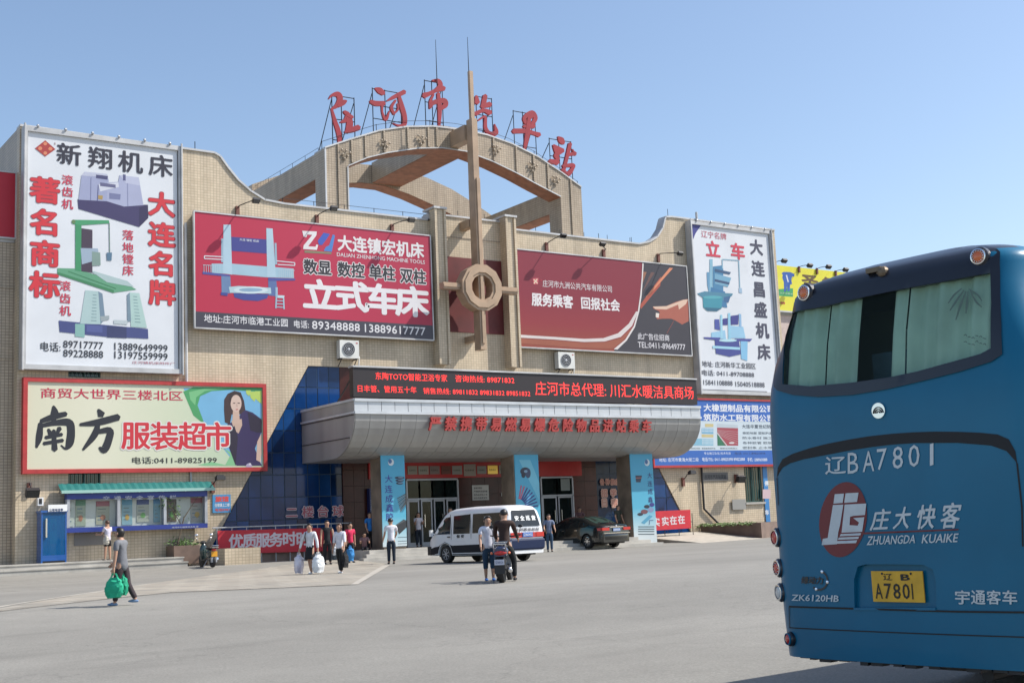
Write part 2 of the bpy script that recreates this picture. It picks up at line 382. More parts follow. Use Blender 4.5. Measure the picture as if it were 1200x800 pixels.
def paving_mat():
    m = mat('strip_paving', (.33, .295, .25), .85, noise=.18, nscale=.7, bump=.3); t = m.node_tree; b = t.nodes['Principled BSDF']; nn = t.nodes.new; L = t.links.new
    tc = nn('ShaderNodeTexCoord'); br = nn('ShaderNodeTexBrick'); mp = nn('ShaderNodeMapping'); mp.inputs['Rotation'].default_value = (0, 0, R(56)); L(tc.outputs['Object'], mp.inputs[0]); L(mp.outputs[0], br.inputs[0])
    br.inputs['Scale'].default_value = 1; br.inputs['Brick Width'].default_value = 1.2; br.inputs['Row Height'].default_value = .9; br.inputs['Mortar Size'].default_value = .05
    br.inputs[1].default_value = (.31, .275, .225, 1); br.inputs[2].default_value = (.26, .24, .205, 1); br.inputs[3].default_value = (.40, .37, .31, 1)
    nz = nn('ShaderNodeTexNoise'); nz.inputs['Scale'].default_value = .8; nz.inputs['Detail'].default_value = 6; L(tc.outputs['Object'], nz.inputs['Vector'])
    mr = nn('ShaderNodeMapRange'); mr.inputs[1].default_value = .3; mr.inputs[2].default_value = .7; mr.inputs[3].default_value = .82; mr.inputs[4].default_value = 1.1; L(nz.outputs[0], mr.inputs[0])
    sc = nn('ShaderNodeVectorMath'); sc.operation = 'SCALE'; L(br.outputs[0], sc.inputs[0]); L(mr.outputs[0], sc.inputs['Scale']); L(sc.outputs[0], b.inputs['Base Color']); return m
pv = [GP(*q) for q in ((-60, 722), (0, 713), (180, 683), (262, 672), (320, 664), (400, 656), (452, 660), (411, 685), (200, 694), (0, 716))]
sheet('paved_crossing', pv, .012, paving_mat())
M_LINE = mat('worn_line_paint', (.44, .42, .37), .8, noise=.35, nscale=1.5)
M_KERB = mat('pale_edging_stone', (.40, .37, .32), .85, noise=.2, nscale=1.5)
DBG = 1
for a, b, w in (((-60, 722), (180, 683), .16), ((180, 683), (320, 664), .16), ((0, 716), (200, 694), .10), ((200, 694), (411, 685), .12)):
    strip('edging_line', GP(*a), GP(*b), w, .007, M_KERB)
strip('edging_line', GP(411, 685), GP(452, 662), .34, .011, M_KERB)
strip('painted_mark', GP(-6, 693), GP(24, 692), .16, .006, M_LINE); strip('painted_mark', GP(38, 690), GP(66, 689), .14, .006, M_LINE)

# ------------------------------------------------------------------ station building
B = thing('station_building', 'long bus station with cream tiled front, steel canopy and arched roof frame', 'building', (35, 8, 0))
def part(mb, name, m=None, parent=None, **k): return mb.build(name, m, parent or B, **k)
XL, XR = 12.78, 56.5
GLs = 20.35, 0.; TZ = 8.95                    # the mirror glass trapezoid
def glx(z): return 21.5 + (z-1.95)*(25.66-21.5)/(9.01-1.95)
def grx(z): return 47.66 - (z-1.78)*.576
ztop, zmid = 18.45, 16.42
prof = [(XL, 0), (glx(0), 0), (glx(TZ), TZ), (grx(TZ), TZ), (grx(0), 0), (XR, 0), (XR, 18.2), (48.35, 18.2)]
for q in ((47.9, 18.15), (47.65, 17.5), (47.2, 16.95), (46.6, 16.6), (45.8, 16.4)): prof.append(q)
pil = (P(509.5, 262, -.55).x, P(522.5, 262, -.55).x, P(592.5, 268, -.55).x, P(604.5, 268, -.55).x)
prof += [(pil[3], 16.42), (pil[3], 16.75), (pil[0], 16.75), (pil[0], 16.42), (24.6, 16.42), (23.6, 16.5), (22.9, 16.85), (22.3, 17.3), (21.8, 17.85), (21.45, 18.3), (21.2, 18.42), (XL, 18.5)]
def rect(x0, x1, z0, z1, y=0): return [(x0, y, z0), (x1, y, z0), (x1, y, z1), (x0, y, z1)]
winL = (P(80, 560).x, P(118, 560).x, P(90, 590).z, P(90, 551).z)
winU = (P(80, 438).x, P(118, 438).x, P(95, 442).z, P(95, 430).z)
winR = (P(873, 570).x, P(893, 570).x, P(884, 588).z, P(884, 546).z)
holes = [rect(*w) for w in (winL, winU, winR)]
wall = MB().prism([(x, 0, z) for x, z in prof], (0, .45, 0), M_TILE, holes)
part(wall, 'wall')
wf = thing  # (kept short)
def coping(pts, y0=-.07, y1=.55, h=.09):
    mb = MB()
    for a, b in zip(pts, pts[1:]):
        a, b = Vector((a[0], 0, a[1])), Vector((b[0], 0, b[1])); u = Vector((-(b-a).z, 0, (b-a).x)).normalized()*h
        if u.z < 0: u = -u
        mb.prism([a+Vector((0, y0, 0)), b+Vector((0, y0, 0)), b+u+Vector((0, y0, 0)), a+u+Vector((0, y0, 0))], (0, y1-y0, 0))
    return mb
pr = prof[::-1]
part(coping(pr[0:11]), 'coping', M_FRAME)
part(coping([(pil[3]+.07, 16.425), (45.8, 16.405)]+prof[8:12][::-1]+[(48.35, 18.2), (XR, 18.2)]), 'coping', M_FRAME)
for w in (winL, winU, winR):
    x0, x1, z0, z1 = w; mb = MB()
    fr = MB()
    fr.box(x0, x1, .06, .12, z0, z0+.06).box(x0, x1, .06, .12, z1-.06, z1)
    for x in (x0, x1-.05, (x0+x1)/2-.025): fr.box(x, x+.05, .06, .12, z0+.06, z1-.06)
    f = part(fr, 'window', mat('green_frame', (.03, .09, .08), .4))
    mb.box(x0, x1, .14, .16, z0, z1); part(mb, 'pane', mat('green_glass', (.008, .04, .04), .06, spec=.8), f)
    bars = MB(); n = max(3, int((x1-x0)/.16))
    for i in range(1, n): x = x0+(x1-x0)*i/n; bars.box(x-.012, x+.012, -.02, .0, z0, z1)
    part(bars, 'bars', mat('bar_paint', (.05, .12, .11), .5), f)
mb = MB().box(winR[0]-.1, winR[1]+.1, -.12, .05, winR[2]-.12, winR[2]); part(mb, 'sill', M_CONC)
# sides, back, roof and the lower left wing
mb = MB(); mb.box(XL, XL+.4, .45, 26, -.5, 18.5, M_TILE_G).box(XR-.4, XR, .45, 26, -.5, 18.2, M_TILE_G).box(XL+.4, XR-.4, 25.6, 26, -.5, 15.5, M_TILE_G)
part(mb, 'wall')
part(MB().box(XL+.4, XR-.4, .45, 25.6, 15.0, 15.2), 'roof', M_CONC)
yw = .62; zt = P(10, 281, yw).z
mb = MB().box(-9, XL, yw, 20, -.5, zt-.12, M_TILE_G); part(mb, 'wall')
part(MB().box(-9, XL-.02, yw-.06, yw+.4, zt-.12, zt), 'coping', M_FRAME)
for z in (P(10, 337, yw).z, P(10, 420, yw).z): part(MB().box(-9, XL-.02, yw-.03, yw, z-.04, z+.04), 'band', M_TILE_G)
# pilasters and the dark red panel between them
zb = P(512, 428).z
for a, b in ((pil[0], pil[1]), (pil[2], pil[3])):
    mb = MB().box(a+.12, b-.12, -.50, 0, zb, 16.95, M_TILE).box(a, a+.12, -.58, 0, zb, 16.95, M_TILE).box(b-.12, b, -.58, 0, zb, 16.95, M_TILE); mb.box(a-.06, b+.06, -.62, .5, 16.95, 17.05, M_FRAME); part(mb, 'pilaster')
part(MB().box(pil[1]+.02, pil[2]-.02, -.05, 0, P(550, 390).z, P(550, 303).z), 'red_panel', mat('faded_red_panel', (.13, .018, .018), .6, noise=.3, nscale=1))
for q in (.25, .5, .75):
    z = 16.75 - (16.75-P(550, 303).z)*.5; part(MB().box(pil[1]+.02, pil[2]-.02, -.03, 0, z-.03, z+.03), 'band', M_TILE_G) if q == .5 else None

# mirror glass, pane by pane
def clip(poly, ax, bx, keep):                 # keep side of the line through two (x, z) points
    out = []
    def sd(p): return ((bx[0]-ax[0])*(p[1]-ax[1])-(bx[1]-ax[1])*(p[0]-ax[0]))*keep
    for i in range(len(poly)):
        p, q = poly[i], poly[(i+1) % len(poly)]; a, b = sd(p), sd(q)
        if a >= 0: out.append(p)
        if a*b < 0: t = a/(a-b); out.append((p[0]+(q[0]-p[0])*t, p[1]+(q[1]-p[1])*t))
    return out
def panes(x0, x1, z0, z1, nx, nz, left=True, right=True, y=.05, mats=None, parent=None):
    mats = mats or [M_GLASSB, M_GLASSB2, M_GLASSB3, M_GLASSB]
    mull = MB()
    for i in range(nx):
        for j in range(nz):
            a, b = x0+(x1-x0)*i/nx, x0+(x1-x0)*(i+1)/nx; c, d = z0+(z1-z0)*j/nz, z0+(z1-z0)*(j+1)/nz; e = .022
            q = [(a+e, c+e), (b-e, c+e), (b-e, d-e), (a+e, d-e)]
            if left: q = clip(q, (glx(0)+.05, 0), (glx(9)+.05, 9), -1)
            if q and right: q = clip(q, (grx(0)-.05, 0), (grx(9)-.05, 9), 1)
            if len(q) < 3: continue
            yy = y + random.uniform(-.006, .006); tl = random.uniform(-.012, .012)
            mb = MB(); mb.prism([(u, yy+(u-a)*tl, v) for u, v in q], (0, .02, 0)); part(mb, 'pane', random.choice(mats), parent)
    for i in range(nx+1): x = x0+(x1-x0)*i/nx; mull.box(x-.014, x+.014, y+.015, y+.08, z0, z1)
    for j in range(nz+1): z = z0+(z1-z0)*j/nz; mull.box(x0, x1, y+.012, y+.075, z-.014, z+.014)
    part(mull, 'mullions', mat('blue_frame', (.02, .05, .10), .4), parent)
xa = P(402, 590).x
panes(glx(0), xa, 0., TZ, 12, 9, True, False)
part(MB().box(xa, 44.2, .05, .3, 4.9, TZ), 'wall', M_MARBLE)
part(MB().box(17, 47.5, .44, .46, -.4, TZ), 'backing', M_DARK)
xb, xc = P(700, 590).x, grx(0)
panes(P(733, 590).x, xc, .3, TZ, 5, 8, False, True)
panes(xb, P(733, 590).x, .5, 4.9, 2, 4, False, False, y=.04, mats=[mat('night_blue_glass', (.008, .028, .075), .15, noise=.4, spec=.25)])
# brown marble cladding as slabs
def slabs(x0, x1, z0, z1, nx, nz, m, y=-.0):
    src = {}
    for i in range(nx):
        for j in range(nz):
            a, b = x0+(x1-x0)*i/nx, x0+(x1-x0)*(i+1)/nx; c, d = z0+(z1-z0)*j/nz, z0+(z1-z0)*(j+1)/nz
            part(MB().box(a+.006, b-.006, y-.03+random.uniform(-.003, .003), y+.1, c+.006, d-.006), 'marble_slab', m)
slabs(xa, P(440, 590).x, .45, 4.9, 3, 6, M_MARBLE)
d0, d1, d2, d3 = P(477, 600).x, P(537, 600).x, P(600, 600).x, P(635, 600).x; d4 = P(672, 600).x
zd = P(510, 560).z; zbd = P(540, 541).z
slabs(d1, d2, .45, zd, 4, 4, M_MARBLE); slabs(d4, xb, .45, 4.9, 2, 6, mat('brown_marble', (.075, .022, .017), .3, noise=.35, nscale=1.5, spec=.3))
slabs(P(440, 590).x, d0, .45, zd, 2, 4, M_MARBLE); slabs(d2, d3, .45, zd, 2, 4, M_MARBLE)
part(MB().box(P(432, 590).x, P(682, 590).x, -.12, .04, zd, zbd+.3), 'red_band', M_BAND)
part(MB().box(P(432, 590).x, P(682, 590).x, -.16, -.12, zbd+.1, zbd+.3), 'light_strip', M_WHITE)
def door_set(x0, x1, z0, z1, n, name='door'):
    fr = MB(); w = (x1-x0)/n; zt_ = z0+(z1-z0)*.70
    root = part(MB().box(x0, x1, -.06, .06, z1-.08, z1).box(x0, x1, -.06, .06, zt_-.04, zt_+.04).box(x0-.04, x0+.04, -.06, .06, z0, z1-.08).box(x1-.04, x1+.04, -.06, .06, z0, z1-.08), 'door_frame', M_STEEL)
    for i in range(n):
        a, b = x0+w*i+.05, x0+w*(i+1)-.05
        q = MB().box(a, b, -.03, .02, z0, z0+.2).box(a, b, -.03, .02, zt_-.13, zt_-.05)
        q.box(a, a+.07, -.03, .02, z0+.2, zt_-.13).box(b-.07, b, -.03, .02, z0+.2, zt_-.13)
        part(q, 'door', M_STEEL, root)
        part(MB().box(a+.07, b-.07, -.01, 0, z0+.2, zt_-.13), 'pane', M_GLASS, root)
        part(MB().box(a, b, -.01, 0, zt_+.05, z1-.1), 'pane', M_GLASS, root)
        part(MB().tube([(a+.16 if i % 2 else b-.16, -.09, z0+.9), (a+.16 if i % 2 else b-.16, -.09, z0+1.5)], .02), 'handle', M_CHROME, root)
    return root
door_set(d0, d1, .5, zd-.02, 4); door_set(d3, d4, .5, zd-.02, 2)
# lobby behind the doors
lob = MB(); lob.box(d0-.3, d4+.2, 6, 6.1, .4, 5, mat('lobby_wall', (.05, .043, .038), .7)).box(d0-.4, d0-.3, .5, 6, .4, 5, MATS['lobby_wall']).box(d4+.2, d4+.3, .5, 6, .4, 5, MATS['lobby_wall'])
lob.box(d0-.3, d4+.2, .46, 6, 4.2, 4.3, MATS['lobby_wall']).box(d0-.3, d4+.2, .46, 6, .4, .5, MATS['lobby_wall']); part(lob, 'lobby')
# the backing must be open at the doors: rebuilt in pieces
for o in [c for c in B.children if c.name.startswith('backing')]: bpy.data.objects.remove(o)
bk = MB()
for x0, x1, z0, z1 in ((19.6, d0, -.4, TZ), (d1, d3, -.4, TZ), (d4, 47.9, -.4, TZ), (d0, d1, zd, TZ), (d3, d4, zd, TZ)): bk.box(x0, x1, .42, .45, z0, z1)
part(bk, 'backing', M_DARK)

part(MB().box(glx(0)+.2, P(402, 590).x-.3, -1.1, 0, -.1, .62), 'low_wall', mat('brown_tile', (.18, .12, .09), .5, noise=.2))
# canopy
CY, CX0, CX1 = -5.25, P(415, 475, -5.25).x, P(821, 486, -5.25).x
cz0, cz1 = P(415, 466.5, CY).z, P(416, 484, CY).z
czb = P(500, 537, -3.2).z
can = MB(); prof2 = [(0, cz0), (CY, cz0), (CY, cz1)]
K = 9
for i in range(1, K+1):
    t = i/K*math.pi/2; prof2.append((CY+2.15*(1-math.cos(t)), cz1-(cz1-czb)*math.sin(t)))
prof2.append((0, czb))
inn = [(y+ (.06 if y < -.1 else 0), z) for y, z in prof2]
can.prism([(CX0+.02, y, z) for y, z in prof2], (.05, 0, 0), M_CANOPY).prism([(CX1-.07, y, z) for y, z in prof2], (.05, 0, 0), M_CANOPY)
can.box(CX0+.07, CX1-.07, CY+.08, 0, cz0-.06, cz0-.005, M_CANOPY)
n = len(prof2)
bk = [(y+.10 if y < -.1 else y, z+(.06 if 3 <= i else 0)) for i, (y, z) in enumerate(prof2)][1:]
can.add([(x, y, z) for x in (CX0+.07, CX1-.07) for y, z in bk], [(i, i+1, i+1+len(bk), i+len(bk)) for i in range(len(bk)-1)], M_DARK)
canopy = part(can, 'canopy')
NP = 30
fas = None
for i in range(NP):
    a, b = CX0+(CX1-CX0)*i/NP, CX0+(CX1-CX0)*(i+1)/NP
    if fas is None: fas = part(MB().box(a+.012, b-.012, CY-.005, CY+.04, cz1+.10, cz0-.12, M_CANOPYL), 'fascia_panel', None, canopy); base = Vector(fas.location)
    else: o = inst(fas, canopy, base+Vector((a-CX0, random.uniform(-.004, .004), 0)))
part(MB().box(CX0, CX1, CY-.07, CY+.05, cz0-.12, cz0), 'rail', M_CANOPYL, canopy); part(MB().box(CX0, CX1, CY-.07, CY+.05, cz1-.02, cz1+.09), 'rail', M_CANOPYL, canopy)
part(MB().box(CX0-.04, CX0+.02, CY, 0, cz0-.1, cz0).box(CX0-.04, CX0+.02, CY, 0, cz1, cz1+.08), 'rail', M_CANOPYL, canopy)
def curved(a, b, i0, i1, m):
    mb = MB(); pts = prof2[2:]; seg = pts[i0:i1+1]
    fr = [(y, z) for y, z in seg]; bkk = [(y+.03, z+.03) for y, z in seg]
    ring = fr+bkk[::-1]
    return mb.prism([(a+.008, y, z) for y, z in ring], (b-a-.016, 0, 0), m)
NC = 26; rows = ((0, 4), (4, 7), (7, 10)); src = [None]*3
for i in range(NC):
    for r_, (i0, i1) in enumerate(rows):
        a, b = CX0+(CX1-CX0)*i/NC, CX0+(CX1-CX0)*(i+1)/NC
        if src[r_] is None: o = part(curved(a, b, i0, i1, M_CANOPY), 'soffit_panel', None, canopy); src[r_] = (o, Vector(o.location))
        else: inst(src[r_][0], canopy, src[r_][1]+Vector((a-CX0, random.uniform(-.003, .003), 0)))
# side panel joints
for zz in (cz1-.05, cz1-(cz1-czb)*.55): part(MB().box(CX0-.015, CX0+.02, CY+.5 if zz < cz1-.2 else CY+.03, 0, zz-.015, zz+.015), 'joint_strip', M_DARK, canopy)
# columns
def column(xl, xr, y0):
    x0, x1 = P(xl, 590, y0).x, P(xr, 590, y0).x; w = x1-x0
    return x0, x1
COLS = []
for xl, xr in ((449, 475), (604, 633), (741, 767)):
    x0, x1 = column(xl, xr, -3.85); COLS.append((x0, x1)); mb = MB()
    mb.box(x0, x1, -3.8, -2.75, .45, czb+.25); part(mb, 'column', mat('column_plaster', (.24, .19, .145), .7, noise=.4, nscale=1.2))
# entrance steps
e0, e1 = 26.1, P(790, 636, -5.6).x-.5
st = MB().box(e0, e1-.9, -4.6, 0, -.1, .50, M_CONC); part(st, 'step'); part(MB().box(e0-.35, e1-.45, -5.0, -4.6, -.1, .35), 'step', M_CONC); part(MB().box(e0-.7, e1, -5.4, -5.0, -.1, .2), 'step', M_CONC)
part(MB().box(e1-.9, e1-.45, -4.6, -.0, -.1, .35), 'step', M_CONC); part(MB().box(e1-.45, e1, -5.0, 0, -.1, .2), 'step', M_CONC)

# ---- roof frame: two arches joined by beams
def arch_px(y):
    outer = [(380.5, 174), (409.5, 164.5), (444.5, 154), (476, 149.5), (507.5, 149), (539, 152.5), (570.5, 159), (600, 169.5), (630, 184.5), (658, 203), (681, 220)]
    inner = [(408, 195), (430.5, 185.5), (455, 179.5), (490, 174.5), (518, 174), (546, 178), (577.5, 190), (605.5, 203.5), (630, 217), (657, 231)]
    o = [P(a, b, y) for a, b in outer]; i = [P(a, b, y) for a, b in inner]; return o, i
AY = .5; o_, i_ = arch_px(AY); z0 = 15.1
ax0, ax1 = o_[0].x, o_[-1].x
def arch(dy, th, m, up_=0.):
    pts = [(ax0, z0)] + [(p.x, p.z+up_) for p in o_] + [(ax1, z0), (i_[-1].x, z0)] + [(p.x, p.z+up_) for p in i_[::-1]] + [(i_[0].x, z0)]
    return MB().prism([(x, dy, z) for x, z in pts], (0, th, 0), m)
M_ARCH = tile_mat('arch_tile', (.45, .365, .265), (.395, .315, .225), (.21, .165, .12), stain=.3)
TH = 1.1; BY = 8.8
part(arch(AY, TH, M_ARCH), 'front_arch'); part(arch(AY+BY, TH, M_ARCH, .4), 'rear_arch')
def lining(y0, y1, name, u_=0.):                     # underside strips, the reddish light put into their colour
    mb = MB()
    for p, q in zip(i_, i_[1:]): mb.prism([(p.x, y0, p.z+u_), (q.x, y0, q.z+u_), (q.x, y0, q.z-.03+u_), (p.x, y0, p.z-.03+u_)], (0, y1-y0, 0))
    part(mb, name, mat('reddish_lit', (.30, .12, .06), .7, noise=.3))
lining(AY+.02, AY+TH-.02, 'soffit'); lining(AY+BY+.02, AY+BY+TH-.02, 'soffit', .4)
def beam(x0, x1, zt_, zb_, name='beam'):
    mb = MB().box(x0, x1, AY+TH, AY+BY, zb_, zt_, M_ARCH).box(x0+.03, x1-.03, AY+TH, AY+BY, zb_-.03, zb_, MATS['reddish_lit']); part(mb, name)  # beam underside carries the same painted reddish light
zl = o_[0].z; beam(ax0, ax0+1.1, zl, zl-1.25); zr = o_[-1].z; beam(ax1-1.1, ax1, zr, zr-1.25)
xm = (ax0+ax1)/2; bx = P(518, 177, AY+TH).x; bz = P(443, 192, AY+BY).z; beam(bx, bx+1.9, bz, bz-1.15)
# coping strips, ribs and rosettes of the front arch
mb = MB()
for p, q in zip(o_, o_[1:]):
    mb.prism([(p.x, AY-.05, p.z), (q.x, AY-.05, q.z), (q.x, AY-.05, q.z+.08), (p.x, AY-.05, p.z+.08)], (0, TH+.1, 0))
part(mb, 'coping', M_FRAME)
mb = MB()
for p, q in zip(i_, i_[1:]): mb.prism([(p.x, AY-.04, p.z), (q.x, AY-.04, q.z), (q.x, AY-.04, q.z+.06), (p.x, AY-.04, p.z+.06)], (0, .04, 0))
mb.box(ax0-.02, ax0+.06, AY-.04, AY, z0, o_[0].z-.02).box(i_[0].x-.06, i_[0].x, AY-.04, AY, z0, i_[0].z)
part(mb, 'edge_strip', M_FRAME)
for a in (396, 412, 428, 450, 478, 502, 512, 532, 578, 604, 624, 640, 666):
    x = P(a, 165, AY).x; top = None
    for p, q in zip(o_, o_[1:]):
        if p.x <= x <= q.x: top = p.z+(q.z-p.z)*(x-p.x)/(q.x-p.x)
    bot = z0 if (x < i_[0].x or x > i_[-1].x) else None
    for p, q in zip(i_, i_[1:]):
        if p.x <= x <= q.x: bot = p.z+(q.z-p.z)*(x-p.x)/(q.x-p.x)
    if top and bot: part(MB().box(x-.05, x+.05, AY-.06, AY, bot+.1, top-.02), 'rib', M_ARCH)
for a, b in ((405, 180), (451.5, 169), (494.5, 163.5), (582, 175), (625, 195), (652, 211)):
    c = P(a, b, AY-.1); mb = MB()
    for k in range(6):
        t = k*math.pi/3+.3; r_ = .16 if k % 2 else .26; mb.ball((c.x+r_*math.cos(t), c.y, c.z+r_*math.sin(t)), (.065, .06, .065), nu=6, nv=4)
        mb.tube([(c.x, c.y, c.z), (c.x+r_*math.cos(t), c.y, c.z+r_*math.sin(t))], .022, n=5)
    part(mb, 'rosette', mat('old_bronze', (.34, .28, .21), .6, .1))
# lightning rods and wires along the tops
wire = lambda pts_, r_, n=4: part(MB().tube(pts_, r_, n=n), 'lightning_wire', M_DARK)
for p in o_[::2]: wire([(p.x, AY+.3, p.z), (p.x, AY+.3, p.z+.45)], .02, n=4)
for p, q in zip(o_, o_[1:]): wire([(p.x, AY+.3, p.z+.42), (q.x, AY+.3, q.z+.42)], .012, n=4)
for x in [24.6+1.6*i for i in range(14)]:
    zz = 16.42 if not (pil[0] < x < pil[3]) else 16.8
    wire([(x, .25, zz), (x, .25, zz+.4)], .018, n=4)
wire([(24.6, .25, 16.8), (pil[0]-.1, .25, 16.8)], .012, n=4); wire([(20.4, .25, 18.4), (20.4, .25, 18.95)], .02, n=4)
for x in (48.3, 45.5, 43.2): wire([(x, .25, 16.4 if x < 47 else 18.2), (x, .25, 16.85 if x < 47 else 18.75)], .02, n=4)
wire([(ax0+.2, AY+TH, zl+.35), (ax0+.2, AY+BY, zl+.35)], .012, n=4)
for i in range(6): wire([(ax0+.2, AY+TH+i*1.5, zl), (ax0+.2, AY+TH+i*1.5, zl+.35)], .012, n=4)

# spire with ring and cross arms
SY = -1.25; M_SP = mat('spire_cladding', (.40, .28, .185), .5, noise=.2, nscale=1.5)
tp, tb = P(551, 84, SY), P(562.5, 410, SY); sx = P(561, 338, SY).x; rc = P(562, 338, SY); root_s = MB()
z1 = P(551, 84, SY).z; z2 = P(553, 140, SY).z; zbot = P(562, 410, SY).z
root_s.box(sx-.10, sx+.10, SY-.1, SY+.1, z2, z1); root_s.box(sx-.16, sx+.16, SY-.22, SY+.30, P(556, 210, SY).z, z2); root_s.box(sx-.17, sx+.17, SY-.26, SY+.30, zbot, P(556, 210, SY).z)
root_s.box(sx-.07, sx+.07, SY-.32, SY-.26, zbot+.3, P(556, 210, SY).z)
spire = part(root_s, 'spire', M_SP)
def ngon(cx, cz, r, n, y, a0=0): return [(cx+r*math.cos(a0+2*math.pi*i/n), y, cz+r*math.sin(a0+2*math.pi*i/n)) for i in range(n)]
mb = MB().prism(ngon(sx, rc.z, 1.18, 12, SY-.34, R(15)), (0, .62, 0), M_SP, [ngon(sx, rc.z, .62, 12, SY-.34, R(15))]); part(mb, 'ring', None, spire)
mb = MB().prism(ngon(sx, rc.z, 1.04, 12, SY-.40, R(15)), (0, .06, 0), M_SP, [ngon(sx, rc.z, .76, 12, SY-.40, R(15))]); part(mb, 'ring', None, spire)
for sgn, xe in ((-1, P(518, 336, SY).x), (1, P(605, 343, SY).x)):
    a, b = sorted((sx+sgn*1.1, xe)); part(MB().box(a, b, SY-.15, SY+.25, rc.z-.16, rc.z+.16).box(a, b, SY-.2, SY-.15, rc.z-.06, rc.z+.06), 'cross_arm', M_SP, spire)
for q in ((sx-.15, sx+.15, SY+.36, 0, rc.z+.6, rc.z+.9), (sx-.15, sx+.15, SY+.36, 0, zbot+.5, zbot+.8), (sx-.25, sx+.25, SY+.36, AY, o_[5].z-1.0, o_[5].z-.2), (sx-.2, sx+.2, SY+.36, 0, 16.1, 16.5)): part(MB().box(*q), 'bracket', M_SP, spire)
# antennas
for a, b, c, y in ((512, 92, 47, .8), (549.5, 88, 44, -1.2)):
    p, q = P(a, b, y), P(a-.4, c, y); part(MB().tube([(p.x, y, p.z-.4), (p.x, y, q.z)], [.03, .012], n=5), 'antenna', M_DARK)
# pipes
for px_, y0, y1 in ((217, 262, 470), (821, 250, 462)):
    x = P(px_, 350).x; part(MB().tube([(x, -.1, P(px_, y1).z), (x, -.1, P(px_, y0).z)], .07, n=8), 'downpipe', M_FRAME)
x = P(20, 500, yw).x; part(MB().tube([(x, yw-.1, .5), (x, yw-.1, zt)], .07, n=8), 'downpipe', M_STEEL)
x = P(822, 570).x; part(MB().tube([(x, -.1, P(820, 545).z), (x, -.1, P(822, 596).z), (x+.9, -.12, P(833, 612).z), (x+1.2, -.12, P(836, 616).z)], .06, n=8), 'downpipe', M_DARK)
x = P(223, 560).x; part(MB().tube([(x, -.08, P(223, 575).z), (x, -.08, P(223, 545).z)], .05, n=8), 'downpipe', M_STEEL)
# ------------------------------------------------------------------ signs on the front
def zz(ox, oy, s): return lambda a, b: (ox+a/s, oy+b/s)
Z1, Z2, Z3, Z4, Z6 = zz(0, 120, 3.75), zz(0, 320, 3.75), zz(0, 520, 3.75), zz(200, 230, 3.75), zz(480, 240, 3.5235)
Z7, Z8, Z9, ZA, ZB = zz(320, 400, 3.75), zz(560, 400, 3.75), zz(780, 240, 7.475), zz(780, 340, 7.475), zz(740, 440, 6.667)
def spart(mb, name, root, m=None, **k): return mb.build(name, m, root, **k)
def rod(a, b, r, m=M_STEEL): return MB().tube([a, b], r, m)
# (A) tall white billboard, left
def tall_board(label, x0, x1, zb, zt, y, tilt=0):
    s = thing('billboard', label, 'billboard', ((x0+x1)/2, 0, zb), group='tall white machine tool billboards')
    f = .20
    spart(MB().box(x0+f, x1-f, y+.10, y+.16, zb+f, zt-f), 'panel', s, mat('white_vinyl', (.63, .65, .68), .4, noise=.06, nscale=.6))
    spart(MB().box(x0+f*.5, x1-f*.5, y+.16, 0, zb+f*.5, zt-f*.5), 'backing', s, M_DARK)
    for n_, q in (('frame_bar', (x0, x1, zt-f, zt)), ('frame_bar', (x0, x1, zb, zb+f)), ('frame_bar', (x0, x0+f*.85, zb+f, zt-f)), ('frame_bar', (x1-f*.85, x1, zb+f, zt-f))):
        spart(MB().box(q[0], q[1], y, y+.42, q[2], q[3]), n_, s, M_FRAME)
    for i in range(6):
        x = x0+(x1-x0)*(i+.5)/6; spart(MB().ball((x, y-.02, zt+.05), (.07, .07, .07), nu=6, nv=4).tube([(x, y+.1, zt), (x, y-.02, zt+.05)], .02, n=4), 'clamp', s, M_STEEL)
    for xx in (x0+.04, x1-.04): spart(MB().tube([(xx, y-.04, zb-.05), (xx, y-.04, zt+.1)], .045), 'corner_pipe', s, M_FRAME)
    return s
ya = -.45; c = P(28, 147, ya); d = P(213.5, 172, ya); e = P(28, 432, ya)
A = tall_board('tall white billboard with big red side characters at the left end of the front', c.x, d.x, e.z, c.z, ya)
S = Sign(A, ya+.09)
S.chars('新翔机床', [(81, 181), (118, 185.5), (153, 190), (188.5, 194.5)], 25, 27, '#2c2b3c', .022)
S.chars('著名商标', [(53, 223), (53, 260.5), (52.7, 297), (52.5, 333.5)], 30, 32, '#e0303c', .028, outline='#a8404a', outoff=.02)
S.chars('大连名牌', [(189.5, 239.5), (189.7, 275), (190, 309), (190.3, 343)], 28, 30, '#e0303c', .028, outline='#a8404a', outoff=.02)
S.chars('滚齿机', [(79, 211), (79, 225), (79, 239.3)], 11.5, 12.5, '#d23b56', .02); S.chars('滚齿机', [(76.3, 335), (76.3, 349.6), (76.3, 364)], 11.5, 12.5, '#d23b56', .02)
S.chars('落地镗床', [(150, 275.5), (150, 290), (150, 303.5), (150, 317)], 11.5, 12.5, '#d23b56', .02)
for body, a, b, yy, h in (('电话:', 47.5, 71, 406, 11), ('89717777', 74, 121, 403.8, 8.5), ('89228888', 74, 121, 414.2, 8.5), ('13889649999', 134, 196.5, 406.8, 8.5), ('13197559999', 134, 196.5, 416.5, 8.5)):
    S.text(body, (a, yy-.3), (b, yy+.7), h, '#33363f', .012)
S.text('庄河镇机床附件厂', (155, 424.5), (205, 426), 3.2, '#b0506a')
S.text('R', (63.6, 168.5), (65.6, 168.7), 2.6, '#803040')
mb = MB(); S.poly(mb, [(41, 174), (53, 164.5), (65, 175), (53, 183.5)], '#b8403c', 2); 
for q in ((47, 174, 2.6), (53, 168.5, 2.4), (59, 174.5, 2.6), (53, 179.5, 2.4)): S.ell(mb, q[0], q[1], q[2], q[2]*.9, '#e8906a', 3, 6)
spart(mb, 'logo', A)
S.zf = Z1; mb = MB(); p = S.poly
